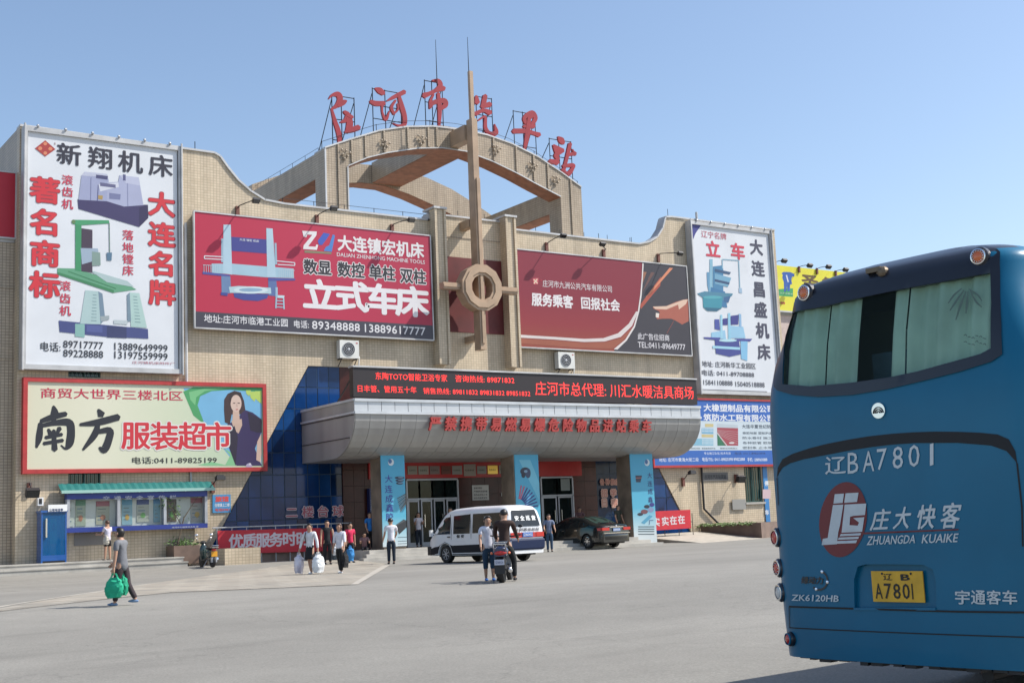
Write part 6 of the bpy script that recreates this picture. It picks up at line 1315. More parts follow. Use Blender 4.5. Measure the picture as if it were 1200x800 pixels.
spart(MB().loft([[(-w_, -2.28, z_), (-w_, yb_, z_), (-w_+.06, yb_-.03, z_), (w_-.06, yb_-.03, z_), (w_, yb_, z_), (w_, -2.28, z_)] for w_, yb_, z_ in ((.76, -2.33, .40), (.82, -2.37, .46), (.83, -2.38, .74), (.80, -2.35, .80))]), 'bumper', V_, mat('van_bumper_blue', (.008, .018, .06), .6, spec=.3), world=False); spart(MB().box(-.74, .74, -2.34, -2.25, .28, .40), 'bumper_skirt', V_, M_DARK, world=False)
spart(MB().box(-.24, .24, -2.40, -2.385, .86, 1.02), 'number_plate', V_, ink('#3c78c8'), world=False)
def vtext(body, root, fn, x0, x1, z0, z1, m, off=.02): 
    mb = MB(); mb.add(*fitted(body, lambda u, v, w: fn(x0+(x1-x0)*u, z0+(z1-z0)*v), off), m); return mb.build('lettering', None, root, fixn=False, world=False)
vtext('辽B63452', V_, lambda x, z: (x, -2.408, z), -.21, .21, .89, .99, M_WHITE, .0)
vtext('安 全 巡 查', V_, lambda x, z: (x, rear_v(z)-.045, z), -.5, .5, 1.44, 1.62, M_WHITE, .03); vtext('庄河客运总站', V_, lambda x, z: (x, rear_v(z)-.035, z), -.55, .6, 1.07, 1.18, ink('#303440'), .03)
vtext('保 安', V_, lambda u, z: (-(side_x(rg, -u, z)+.012), -u, z), -.62, -.18, .93-.02, 1.03, ink('#303440'), .03)
vtext('安全', V_, lambda u, z: (-(side_x(rg, -u, z)+.015), -u, z), .95, 1.35, 1.5, 1.66, M_WHITE, .03); vtext('巡查', V_, lambda u, z: (-(side_x(rg, -u, z)+.015), -u, z), 1.0, 1.4, 1.26, 1.42, M_WHITE, .03)
spart(MB().flat([(-.72, 1.46, 1.80), (.72, 1.46, 1.80), (.80, 2.0, 1.16), (-.80, 2.0, 1.16)]), 'windscreen', V_, M_DGLASS, world=False)
for sg in (-1, 1): spart(MB().box(sg*.5-.2, sg*.5+.2, 2.2, 2.37, .70, .86), 'headlight', V_, M_LAMPW, world=False)
spart(MB().box(-.82, .82, 2.22, 2.44, .30, .62), 'bumper', V_, M_DARK, world=False); spart(MB().box(-.6, .6, -2.1, 2.0, .22, .3), 'underbody', V_, M_BLACK, world=False)
# ---- black saloon
pc = GP(690.5, 643.2); hc_ = R(94); hv = Vector((math.cos(hc_), math.sin(hc_), 0)); rv = Vector((hv.y, -hv.x, 0)); oc = pc+rv*.78+hv*1.36; oc.z = g(oc.x, oc.y)
K_ = thing('saloon_car', 'black saloon car with chrome boot strip parked before the entrance steps', 'car', oc, hc_-R(90))
prof_c = [(-2.42, .78), (-2.40, .95), (-2.30, 1.04), (-2.0, 1.09), (-1.75, 1.12), (-1.5, 1.20), (-1.1, 1.36), (-.6, 1.46), (-.1, 1.49), (.35, 1.46), (.75, 1.34), (1.15, 1.12), (1.35, 1.03), (1.8, .97), (2.15, .88), (2.35, .74), (2.42, .6)]
mb, rgc = car_body(4.85, 1.84, .26, prof_c, .36, .88, .6, .5, .14)
bd = mb.build('body', M_CARB, K_, smooth=True, world=False)
for x in (-1, 1):
    for y in (-1.36, 1.42): cut(bd, MB().lathe((x*.66, y, .33), [(.385, 0), (.385, x*.4)], 'x', 20))
def top_v(y):
    for (y0_, z0_), (y1_, z1_) in zip(prof_c, prof_c[1:]):
        if y0_ <= y <= y1_: return z0_+(z1_-z0_)*(y-y0_)/(y1_-y0_)
for sg in (-1, 1):
    side_patch(rgc, [(-1.62, .98), (-.82, .97), (-.82, 1.32), (-1.05, 1.29), (-1.4, 1.14)], sg, .008, M_DGLASS, 'side_window', K_); side_patch(rgc, [(-.74, .97), (.12, .96), (.10, 1.39), (-.74, 1.35)], sg, .008, M_DGLASS, 'side_window', K_)
    side_patch(rgc, [(.2, .96), (1.08, .95), (.98, 1.06), (.7, 1.26), (.45, 1.36), (.2, 1.38)], sg, .008, M_DGLASS, 'side_window', K_)
    for y in (-.78, .16): spart(MB().box(-.005, .005, y-.006, y+.006, .35, .95).xf(Matrix.Translation((sg*(side_x(rgc, y, .7)+.001), 0, 0))), 'door_seam', K_, M_BLACK, world=False)
    for y in (-.65, .28): spart(MB().box(-.02, .02, -.09, .09, .83, .87).xf(Matrix.Translation((sg*(side_x(rgc, y, .85)+.015), y, 0))), 'handle', K_, M_CHROME, world=False)
    spart(MB().box(-.1, .1, -.05, .05, -.07, .07).xf(Matrix.Translation((sg*1.0, .95, 1.02))), 'mirror', K_, M_CARB, world=False)
    for y in (-1.36, 1.42): wheel(K_, sg*.9, y, .33, .21, M_CHROME, 8)
    spart(MB().box(sg*.66-.22, sg*.66+.22, -2.45, -2.25, .80, .93), 'tail_lamp', K_, M_LAMPR, world=False); spart(MB().box(sg*.66-.18, sg*.66+.18, 2.1, 2.36, .66, .80), 'headlight', K_, M_LAMPW, world=False)
    spart(MB().box(sg*.86-.03, sg*.86+.03, -2.32, -1.95, .80, .92), 'tail_lamp', K_, M_LAMPR, world=False)
gl = MB(); n_ = 8; rows_ = []
for y, w in ((-1.72, .60), (-1.4, .60), (-1.1, .58), (-.72, .54)): rows_.append([((i/n_*2-1)*w, y, top_v(y)+.012+.03*(1-abs(i/n_*2-1))) for i in range(n_+1)])
gl.loft(rows_, closed=False, cap=False); spart(gl, 'rear_window', K_, mat('green_tint_glass', (.03, .06, .05), .04, spec=1.), smooth='all', world=False)
gl = MB(); rows_ = []
for y, w in ((.5, .56), (.8, .6), (1.12, .64)): rows_.append([((i/n_*2-1)*w, y, top_v(y)+.012+.03*(1-abs(i/n_*2-1))) for i in range(n_+1)])
gl.loft(rows_, closed=False, cap=False); spart(gl, 'windscreen', K_, M_DGLASS, smooth='all', world=False)
spart(MB().box(-.42, .42, -2.47, -2.40, .93, .96), 'chrome_strip', K_, M_CHROME, world=False); spart(MB().box(-.8, .8, -2.49, -2.40, .66, .69), 'chrome_strip', K_, M_CHROME, world=False)
spart(MB().box(-.22, .22, -2.47, -2.44, .76, .89), 'number_plate', K_, ink('#8ca8d8'), world=False); vtext('辽B50876', K_, lambda x, z: (x, -2.473, z), -.2, .2, .785, .865, M_WHITE, .0)
spart(MB().ball((0, -2.44, .99), (.06, .02, .05), nu=8, nv=5), 'badge', K_, M_CHROME, world=False); spart(MB().loft([[(-w_, -2.2, z_), (-w_, yb_+.12, z_), (-w_+.16, yb_, z_), (w_-.16, yb_, z_), (w_, yb_+.12, z_), (w_, -2.2, z_)] for w_, yb_, z_ in ((.78, -2.36, .30), (.84, -2.43, .38), (.85, -2.46, .55), (.82, -2.43, .66))]), 'bumper', K_, M_CARB, smooth=True, world=False); spart(MB().box(-.7, .7, -2.2, 2.1, .2, .27), 'underbody', K_, M_BLACK, world=False)
# ---- motorcycle with the rider
Mo = thing('motorcycle', 'motorcycle with a chrome rear rack seen from behind, under the brown rider', 'motorcycle', pm_, R(face(azm)-90))
def cyc_wheel(root, y, r_, w, x=0):
    spart(MB().lathe((x-w/2, y, r_), [(r_-.07, 0), (r_-.01, 0), (r_, w*.3), (r_, w*.7), (r_-.01, w), (r_-.07, w)], 'x', 24), 'wheel', root, M_BLACK, smooth=True, world=False)
    m = MB().lathe((x-.015, y, r_), [(r_-.09, 0), (r_-.065, 0), (r_-.065, .03), (r_-.09, .03)], 'x', 24)
    for i in range(6): a = math.pi*i/3; m.bar((x, y, r_), (x, y+(r_-.08)*math.cos(a), r_+(r_-.08)*math.sin(a)), .03, .02)
    spart(m, 'rim', root, M_CHROME, world=False)
cyc_wheel(Mo, -.05, .29, .13); cyc_wheel(Mo, 1.22, .29, .10)
mb = MB(); mb.ball((0, .75, .82), (.14, .26, .13), mat('tank_paint', (.02, .03, .08), .2, coat=.8)); spart(mb, 'fuel_tank', Mo, None, smooth='all', world=False)
spart(MB().ball((0, .30, .80), (.13, .42, .065)), 'saddle', Mo, M_BLACK, smooth='all', world=False); spart(MB().box(-.15, .15, .45, .85, .30, .60), 'engine', Mo, M_STEEL, world=False)
spart(MB().tube([(0, .95, .95), (0, 1.22, .29)], .03).tube([(-.09, .98, .9), (-.09, 1.22, .29)], .02).tube([(.09, .98, .9), (.09, 1.22, .29)], .02), 'fork', Mo, M_CHROME, world=False)
spart(MB().tube([(-.36, .78, 1.05), (-.15, .95, 1.02), (.15, .95, 1.02), (.36, .78, 1.05)], .018), 'handlebar', Mo, M_DARK, world=False)
spart(MB().ball((0, -.02, .70), (.17, .2, .13)).box(-.13, .13, -.22, -.1, .58, .76), 'tail_fairing', Mo, mat('tank_paint', (.02, .03, .08)), smooth=True, world=False)
spart(MB().ball((0, -.2, .66), (.15, .05, .055)), 'tail_lamp', Mo, M_LAMPR, smooth='all', world=False)
for sg in (-1, 1): spart(MB().ball((sg*.2, -.16, .66), (.035, .05, .03)), 'indicator', Mo, M_LAMPO, smooth='all', world=False); spart(MB().tube([(sg*.12, -.1, .60), (sg*.14, -.28, .86), (sg*.14, .1, .93)], .016), 'rack', Mo, M_CHROME, world=False)
spart(MB().tube([(-.14, -.28, .86), (.14, -.28, .86)], .016).tube([(-.14, -.1, .9), (.14, -.1, .9)], .014), 'rack', Mo, M_CHROME, world=False)
spart(MB().box(-.13, .13, -.35, -.06, .46, .50).box(-.12, .12, -.36, -.33, .2, .50), 'mudguard', Mo, M_DARK, world=False)
spart(MB().box(-.11, .11, -.385, -.37, .40, .52), 'number_plate', Mo, ink('#d8dcea'), world=False); vtext('辽B8526', Mo, lambda x, z: (x, -.388, z), -.09, .09, .43, .49, ink('#304080'), .0)
spart(MB().tube([(.17, .5, .3), (.2, -.05, .26), (.2, -.25, .3)], [.03, .05, .055], n=10), 'exhaust', Mo, M_CHROME, smooth='all', world=False)
spart(MB().tube([(0, .0, .5), (0, .5, .55), (0, .95, .9)], .03).tube([(-.08, -.05, .29), (-.08, .5, .4)], .025).tube([(.08, -.05, .29), (.08, .5, .4)], .025), 'frame', Mo, M_DARK, world=False)
for sg in (-1, 1): spart(MB().tube([(sg*.3, .84, 1.05), (sg*.34, .88, 1.22)], .008).ball((sg*.34, .87, 1.25), (.06, .02, .04)), 'mirror', Mo, M_DARK, world=False)
# ---- parked scooter by the planter
ps = GP(243, 664.5); Sc = thing('scooter', 'black motor scooter with a yellow rear plate parked by the tiled planter', 'scooter', ps+Vector((0, 0, 0)), R(face(62)+0))
Sc.rotation_euler.z = R(face(-32)-90)
for y in (-.62, .62): cyc_wheel(Sc, y, .25, .10)
spart(MB().ball((0, .42, .62), (.17, .09, .34)).ball((0, .5, .4), (.12, .1, .2)), 'front_shield', Sc, mat('scooter_black', (.012, .03, .028), .2, coat=.8), smooth='all', world=False)
spart(MB().box(-.14, .14, -.1, .4, .26, .32), 'footboard', Sc, M_DARK, world=False); spart(MB().ball((0, -.42, .52), (.16, .36, .2)), 'rear_body', Sc, MATS['scooter_black'], smooth='all', world=False)
spart(MB().ball((0, -.32, .74), (.14, .36, .06)), 'saddle', Sc, M_BLACK, smooth='all', world=False); spart(MB().tube([(0, .38, .9), (0, .62, .25)], .03), 'fork', Sc, M_STEEL, world=False)
spart(MB().tube([(-.33, .3, 1.0), (0, .42, .96), (.33, .3, 1.0)], .02).ball((0, .46, .97), (.13, .1, .08)), 'handlebar', Sc, M_BLACK, smooth='all', world=False)
for sg in (-1, 1): spart(MB().tube([(sg*.24, .34, 1.0), (sg*.3, .38, 1.22)], .008).ball((sg*.3, .37, 1.27), (.08, .03, .05)), 'mirror', Sc, M_CHROME, smooth='all', world=False)
spart(MB().box(-.12, .12, -.84, -.80, .42, .62), 'number_plate', Sc, ink('#f0a818'), world=False); spart(MB().ball((0, -.8, .68), (.1, .05, .05)), 'tail_lamp', Sc, M_LAMPR, smooth='all', world=False)
spart(MB().ball((0, .66, .5), (.07, .16, .05)), 'mudguard', Sc, MATS['scooter_black'], smooth='all', world=False); spart(MB().box(-.11, .11, -.82, -.7, .2, .4), 'mudguard', Sc, M_STEEL, world=False)
spart(MB().tube([(.13, -.3, .28), (.15, -.75, .34)], [.03, .05], n=8), 'exhaust', Sc, M_CHROME, world=False); spart(MB().tube([(-.05, -.1, .28), (-.22, -.12, .0)], .014), 'side_stand', Sc, M_STEEL, world=False)
spart(MB().box(-.13, .13, -.98, -.72, .76, .78).tube([(-.12, -.72, .78), (-.12, -.98, .84), (.12, -.98, .84), (.12, -.72, .78)], .012), 'rack', Sc, M_CHROME, world=False)

# ---- the coach in front
BD, bdel = 11.3, 4.5
q0 = ray(900, 451)*(BD/F); org = Vector((q0.dot(T), DP-q0.dot(N), 0)); bh = Vector((math.cos(R(bdel)), math.sin(R(bdel)), 0)); br_ = Vector((bh.y, -bh.x, 0)); HW = 1.31
org = org+br_*(HW-.115)-bh*.10; org.z = -.4
C_ = thing('coach', 'blue coach with black framed curtained rear window and white lettering', 'coach', org, R(bdel-90))
Minv = (Matrix.Translation(org) @ Matrix.Rotation(R(bdel-90), 4, 'Z')).inverted(); CAMP = Minv @ Vector((0, DP, CH))
RC = .26
def hwz(z): return HW*(1-.025*max(0, .9-z)) - .20*sm((z-2.6)/.85) - (.0 if z < 3.46 else .80*((z-3.46)/.28)**2.4)
def leanz(z): return .26*max(0, (z-2.35)/1.2)**1.6 + .05*max(0, (.9-z))  + (.0 if z < 3.50 else .50*((z-3.50)/.24)**2.2)
def rear(x, z):
    w = hwz(z); r_ = min(RC, w*.6); a = min(abs(x), w-.001); v = leanz(z)+.07*(a/HW)**2
    if a > w-r_: v += r_-math.sqrt(max(0, r_*r_-(a-(w-r_))**2))
    return v
def BU(px, py):
    q = ray(px, py); d = Vector((q.dot(T), -q.dot(N), q.dot(UP))); d = Matrix.Rotation(-R(bdel-90), 3, 'Z') @ d; y = 0.05
    for i in range(14):
        p = CAMP+d*((y-CAMP.y)/d.y); z = min(p.z, 3.70); x = max(-hwz(z)+.004, min(hwz(z)-.004, p.x)); y = .5*y+.5*rear(x, z)
    return Vector((x, z))
zs_ = [.43, .45, .5, .7, 1.0, 1.4, 1.8, 2.2, 2.4, 2.55, 2.7, 2.8, 2.9, 3.0, 3.1, 3.2, 3.28, 3.36, 3.44, 3.48, 3.52, 3.56, 3.60, 3.64, 3.67, 3.70, 3.725, 3.74]
rings = []
for z in zs_:
    w = hwz(z); r_ = min(RC, w*.6); half = [(t*(w-r_)/8) for t in range(9)]+[(w-r_)+r_*math.sin(R(a)) for a in (12, 25, 38, 50, 62, 72, 80, 86, 89.5)]
    rt = [(x, rear(x, z), z) for x in half]; wy = w; rt += [(wy, 1.2+leanz(z), z), (wy, 6, z), (wy, 11.2, z), (wy-.25, 11.9, z)]
    ring = rt + [(-x, y, zz_) for x, y, zz_ in rt[:0:-1]]; rings.append(ring)
M_BUS = mat('coach_blue', (.004, .135, .25), .35, noise=.12, nscale=1.2, coat=.1, spec=.3); t_ = M_BUS.node_tree
M_BDK = mat('coach_black_paint', (.012, .014, .022), .35, noise=.2, coat=.3)
mb = MB().loft(rings, M_BUS); mb.mats.append(M_BDK)
for i, f in enumerate(mb.f):
    zc = sum(mb.v[k][2] for k in f)/len(f); yc_ = sum(mb.v[k][1] for k in f)/len(f); xc = sum(mb.v[k][0] for k in f)/len(f)
    if zc > 3.02 and yc_ < rear(.6, zc)+.2 and (abs(xc) < hwz(zc)-.25 or zc > 3.55) or zc > 3.60: mb.m[i] = 1
bus = mb.build('body', M_BUS, C_, smooth=True, world=False)
def pip(p, poly):
    c = False; n = len(poly)
    for i in range(n):
        a, b = poly[i], poly[i-1]
        if (a.y > p.y) != (b.y > p.y) and p.x < (b.x-a.x)*(p.y-a.y)/(b.y-a.y+1e-12)+a.x: c = not c
    return c
def dens(poly, st=.07):
    o = []
    for i in range(len(poly)): a, b = poly[i], poly[(i+1) % len(poly)]; k = max(1, int((b-a).length/st)); o += [a.lerp(b, j/k) for j in range(k)]
    return o
def bpatch(pxs, off, m, name, hole=None, st=.10, raw=False, thick=0, parent=None):
    poly = dens([Vector(p) if raw else BU(*p) for p in pxs]); hl = dens([Vector(p) if raw else BU(*p) for p in hole]) if hole else []
    xs1, ys1 = [p.x for p in poly], [p.y for p in poly]; ex = [Vector((min(xs1)+st*i+.01, min(ys1)+st*j+.01)) for i in range(int((max(xs1)-min(xs1))/st)+1) for j in range(int((max(ys1)-min(ys1))/st)+1)]
    cons = [list(range(len(poly)))]; 
    if hl: cons.append(list(range(len(poly), len(poly)+len(hl))))
    co, _, fs, *_ = delaunay_2d_cdt(poly+hl+ex, [], cons, 0, 1e-5); mb = MB(); keep = []
    for f in fs:
        c = sum((co[i] for i in f), Vector((0, 0)))/len(f)
        if pip(c, poly) and not (hl and pip(c, hl)): keep.append(tuple(f))
    mb.add([(c.x, rear(c.x, c.y)-off, c.y) for c in co], keep); o = mb.build(name, m, parent or C_, smooth='all', world=False)
    bm_ = bmesh.new(); bm_.from_mesh(o.data); bmesh.ops.delete(bm_, geom=[v for v in bm_.verts if not v.link_faces], context='VERTS'); bm_.to_mesh(o.data); bm_.free()
    return o
ZC, ZD, ZE = zz(900, 280, 4), zz(890, 470, 3.865), zz(890, 593, 3.865)
L_ = lambda zf, pts: [zf(a, b) for a, b in pts]
glass = L_(ZC, [(108, 352), (250, 320), (400, 284), (640, 234), (850, 196), (1046, 160), (1050, 300), (1048, 512), (1000, 538), (900, 566), (700, 621), (560, 650), (400, 672), (200, 690), (72, 680), (76, 560), (88, 440)])
black = L_(ZC, [(30, 690), (34, 600), (50, 460), (78, 350), (106, 272), (122, 236)] + [(200, 200)] + [(1070, 20), (1096, 8), (1100, 100), (1092, 250), (1098, 400), (1102, 540), (1050, 575), (900, 622), (700, 672), (560, 704), (400, 730), (240, 740), (120, 730), (45, 708)])
# the cap over the window runs up to the roof edge
gb = [BU(*p) for p in glass]; bb_ = [BU(*p) for p in L_(ZC, [(30, 690), (34, 600), (50, 460), (78, 350), (106, 272)])]; be = [BU(*p) for p in L_(ZC, [(1092, 60), (1092, 250), (1098, 400), (1102, 540), (1050, 575), (900, 622), (700, 672), (560, 704), (400, 730), (240, 740), (120, 730), (45, 708)])]
topz = 3.69; cap_ = bb_ + [Vector((-hwz(z)+.10, z)) for z in (3.2, 3.3, 3.4, 3.48, 3.55, 3.62, topz)] + [Vector((hwz(z)-.12, z)) for z in (topz, 3.62, 3.55)] + be
hole_cut = MB().prism([(p.x, -.6, p.y) for p in gb], (0, 1.9, 0)); hole_cut.mats = [M_BUS, M_BDK]; hole_cut.m = [1]*len(hole_cut.f); cut(bus, hole_cut)
bpatch([tuple(p) for p in cap_], .012, M_BDK, 'rear_cap', hole=[tuple(p) for p in gb], raw=True)
bpatch(glass, -.012, glass_mat('tinted_glass', (.06, .09, .07), .12), 'rear_window')
cm = mat('curtain_green', (.55, .68, .56), .8, noise=.15, nscale=3)
def curtain(x0, x1, nm='curtain'):
    mb = MB(); n_ = int((x1-x0)/.02); z0, z1 = min(p.y for p in gb)-.03, max(p.y for p in gb)+.03; top = []; bot = []
    for i in range(n_+1):
        x = x0+(x1-x0)*i/n_; w = .016*math.sin(x*46)+.016*math.sin(x*19+1); top.append((x, rear(x, z1)+.055+w, z1)); bot.append((x, rear(x, z0)+.055+w, z0))
    mid = [((a[0]), rear(a[0], (z0+z1)/2)+.055+(a[1]-rear(a[0], z1)-.055)*1.3, (z0+z1)/2) for a in top]
    mb.loft([top, mid, bot], closed=False, cap=False); return spart(mb, nm, C_, cm, smooth='all', world=False)
g1, g2 = BU(*ZC(398, 500)).x, BU(*ZC(555, 500)).x; xl, xr = min(p.x for p in gb)-.05, max(p.x for p in gb)+.05; s1, s2 = BU(*ZC(262, 500)).x, BU(*ZC(640, 450)).x
curtain(xl-.04, s1-.008); curtain(s1+.008, g1); curtain(g2, s2-.01); curtain(s2+.01, xr)
spart(MB().box(xl-.05, xr+.05, .95, 1.0, 2.3, 3.4), 'interior_back', C_, mat('coach_interior', (.12, .13, .12), .8), world=False)
a_ = BU(*ZC(405, 512)); b_ = BU(*ZC(555, 600)); spart(MB().box(a_.x-.1, b_.x+.15, .45, .6, b_.y-.3, a_.y-.02), 'seat_back', C_, cloth('#5c7484'), world=False)
spart(MB().box(a_.x-.02, a_.x+.10, .8, .82, a_.y-.0, a_.y+.2), 'far_window', C_, mat('pale_window', (.4, .5, .45), .3), world=False)
def bstroke(pts, name, m, off=.004): bpatch([ZC(*q) for q in stroke(pts)], off-.012, m, name, st=.05)
M_DUST = mat('wiped_dust', (.10, .15, .12), .6)
for st in ([(905, 232, 5), (870, 262, 9), (842, 300, 5)], [(915, 240, 5), (880, 290, 10), (850, 335, 5)], [(925, 245, 6), (900, 310, 11), (878, 378, 5)], [(935, 245, 5), (930, 300, 10), (925, 348, 5)], [(945, 240, 5), (970, 290, 9), (998, 318, 5)], [(940, 235, 5), (980, 262, 7), (1000, 290, 4)]): bstroke(st, 'dust_streak', M_DUST)
for k in range(12): x = 915+(k % 6)*18; y = 452+(k//6)*30+(k % 3)*6; bstroke([(x, y, 3), (x+9, y-5+(k*5) % 9, 4), (x+14, y+3, 3)], 'dust_streak', M_DUST)
# groove over the engine cover: flat strip, recess shade put into its colour
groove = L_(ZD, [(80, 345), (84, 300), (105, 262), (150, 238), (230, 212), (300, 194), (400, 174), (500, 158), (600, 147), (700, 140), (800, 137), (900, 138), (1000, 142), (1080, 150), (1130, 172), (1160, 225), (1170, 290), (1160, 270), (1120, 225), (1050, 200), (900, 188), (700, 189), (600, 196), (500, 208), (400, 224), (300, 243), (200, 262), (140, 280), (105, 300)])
bpatch(groove, .004, mat('groove_shade', (.006, .007, .01), .6), 'air_slot', st=.04)
def bline(pts, w, off, m, name='panel_seam'):
    P_ = [BU(*p) for p in pts]; mb = MB()
    for a, b in zip(P_, P_[1:]):
        k = max(1, int((b-a).length/.08)); d = (b-a).normalized(); n_ = Vector((-d.y, d.x))*w/2
        for j in range(k):
            p, q = a.lerp(b, j/k), a.lerp(b, (j+1)/k); mb.add([(v.x, rear(v.x, v.y)-off, v.y) for v in (p-n_, q-n_, q+n_, p+n_)], [(0, 1, 2, 3)])
    return mb.build(name, m, C_, world=False, fixn=False)
bline(L_(ZD, [(80, 345), (84, 420), (86, 470)]), .012, .004, M_BLACK); bline([ZD(1168, 280), ZD(1190, 480), (1199, 640)], .012, .004, M_BLACK)
bline([ZE(135, 453), ZE(500, 464), ZE(900, 476), (1200, 717), (1225, 718)], .014, .004, M_BLACK); bline([ZE(135, 453), ZE(137, 548), ZE(600, 570), (1200, 746), (1225, 747)], .009, .004, M_BLACK)
def btext(body, quad, m, off=.02, shear=0, depth_=.006, name='lettering'):     # quad: bl, br, tr, tl pixels
    mb = MB()
    def f(u, v, w):
        x = (quad[0][0]*(1-u)+quad[1][0]*u)*(1-v)+(quad[3][0]*(1-u)+quad[2][0]*u)*v; y = (quad[0][1]*(1-u)+quad[1][1]*u)*(1-v)+(quad[3][1]*(1-u)+quad[2][1]*u)*v
        b = BU(x, y); return (b.x, rear(b.x, b.y)-depth_, b.y)
    mb.add(*fitted(body, f, off, shear), m); return mb.build(name, None, C_, fixn=False, world=False)
M_VIN = mat('white_vinyl_letter', (.58, .62, .64), .5, noise=.1, nscale=8); M_VINR = mat('maroon_vinyl', (.17, .014, .02), .4, noise=.1)
def zq(zf, x0, x1, yl0, yl1, yr0, yr1): return [zf(x0, yl1), zf(x1, yr1), zf(x1, yr0), zf(x0, yl0)]
btext('辽', zq(ZD, 299, 394, 252, 332, 246, 326), M_VIN, .012)
for ch, x0, x1, y0_, y1_ in (('B', 402, 450, 232, 326), ('A', 470, 522, 226, 318), ('7', 534, 578, 215, 310), ('8', 605, 652, 205, 305), ('0', 677, 727, 197, 297), ('1', 774, 790, 192, 290)): btext(ch, zq(ZD, x0, x1, y0_+2, y1_+2, y0_-3, y1_-3), M_VIN, .0)
for q in (((404, 330), (452, 327), 4), ((522, 315), (508, 317), 4), ((762, 290), (803, 287), 4)): pass
el = [ZD(380+107*math.cos(t)*1.0+16*math.sin(t)*-1, 535+170*math.sin(t)) for t in [2*math.pi*i/40 for i in range(40)]]; bpatch(el, .005, M_VINR, 'logo')
for pts in ([(344, 420), (386, 417), (380, 459), (338, 463)], [(393, 416), (452, 413), (445, 455), (387, 459)], [(336, 469), (383, 467), (368, 560), (360, 592), (354, 646), (285, 650), (290, 622), (312, 618)], [(389, 467), (487, 462), (481, 514), (428, 518), (414, 522), (411, 560), (448, 562), (454, 548), (428, 528), (478, 524), (468, 590), (375, 594)], [(372, 600), (464, 596), (460, 606), (366, 610)], [(362, 616), (455, 612), (450, 622), (358, 626)], [(356, 632), (446, 628), (440, 641), (354, 644)]):
    bpatch(L_(ZD, pts), .009, M_VIN, 'logo_letter')
for ch, x0, x1, y0_, y1_ in (('庄', 500, 603, 486, 586), ('大', 604, 698, 477, 580), ('快', 706, 812, 467, 580), ('客', 815, 924, 458, 577)): btext(ch, [ZD(x0, y1_), ZD(x1-22, y1_-4), ZD(x1, y0_-3), ZD(x0+20, y0_+2)], M_VIN, .022)
bpatch(L_(ZD, [(452, 594), (905, 577), (903, 583), (450, 602)]), .006, M_VINR, 'underline', st=.05)
btext('ZHUANGDA', [ZD(487, 651), ZD(706, 642), ZD(713, 603), ZD(494, 610)], M_VIN, .018); btext('KUAIKE', [ZD(736, 643), ZD(898, 637), ZD(905, 597), ZD(743, 602)], M_VIN, .018)
btext('ZK6120HB', [ZE(147, 426), ZE(360, 432), ZE(363, 402), ZE(150, 398)], M_VIN, .02)
for ch, x0, x1 in (('宇', 888, 955), ('通', 960, 1026), ('客', 1030, 1096), ('车', 1102, 1170)): btext(ch, [ZE(x0, 442), ZE(x1, 444), ZE(x1, 380), ZE(x0, 378)], M_VIN, .022)
btext('绿动力', [ZE(190, 350), ZE(290, 352), ZE(292, 318), ZE(192, 316)], M_BDK, .03)
rg_ = [ZE(272+38*math.cos(t), 335+42*math.sin(t)) for t in [R(-70+12*i) for i in range(18)]]; bline(rg_, .016, .006, M_BDK, 'emblem_ring')
for t in (-70, 10, 110): c_ = BU(*ZE(272+38*math.cos(R(t)), 335+42*math.sin(R(t)))); spart(MB().ball((c_.x, rear(c_.x, c_.y)-.006, c_.y), (.015, .006, .015), nu=8, nv=4), 'emblem_dot', C_, M_CHROME, world=False)
# plate recess and plate
rc_ = [BU(*ZE(a, b)) for a, b in ((430, 470), (428, 330), (445, 272), (480, 262), (600, 262), (740, 264), (785, 285), (800, 340), (800, 470))]
cut(bus, MB().prism([(p.x, -.5, p.y) for p in rc_], (0, .545, 0)))
spart(MB().prism([(p.x, .0, p.y) for p in [Vector((q.x, q.y)) for q in rc_[:1]+rc_[-1:]]]+[(rc_[-1].x, .0, rc_[-1].y+.02), (rc_[0].x, .0, rc_[0].y+.02)], (0, .05, 0)), 'recess_sill', C_, M_BUS, world=False)
pl_ = [BU(*ZE(a, b)) for a, b in ((503, 430), (736, 437), (742, 293), (508, 293))]; px0, px1 = (pl_[0].x+pl_[3].x)/2, (pl_[1].x+pl_[2].x)/2; pz0, pz1 = (pl_[0].y+pl_[1].y)/2, (pl_[2].y+pl_[3].y)/2
NPt = spart(MB().box(px0, px1, .015, .025, pz0, pz1), 'number_plate', C_, mat('plate_yellow', (.72, .40, .02), .4, noise=.15, nscale=9), world=False)
def ptxt(s_, u0, u1, v0, v1, off=.01): 
    mb = MB(); mb.add(*fitted(s_, lambda u, v, w: (px0+(px1-px0)*(u0+(u1-u0)*u), .012, pz0+(pz1-pz0)*(v0+(v1-v0)*v)), off), mat('plate_black', (.02, .015, .01), .5)); mb.build('lettering', None, C_, fixn=False, world=False)
ptxt('辽', .24, .42, .70, .92, .02); ptxt('B', .58, .76, .70, .90, .03)
for i, ch in enumerate('A7801'): ptxt(ch, .06+.178*i, .06+.178*i+(.14 if ch != '1' else .025), .10, .60, .012)
for x in (.22, .78): spart(MB().ball((px0+(px1-px0)*x, .012, pz1-.02), (.01, .005, .01), nu=6, nv=4), 'screw', C_, M_DARK, world=False)
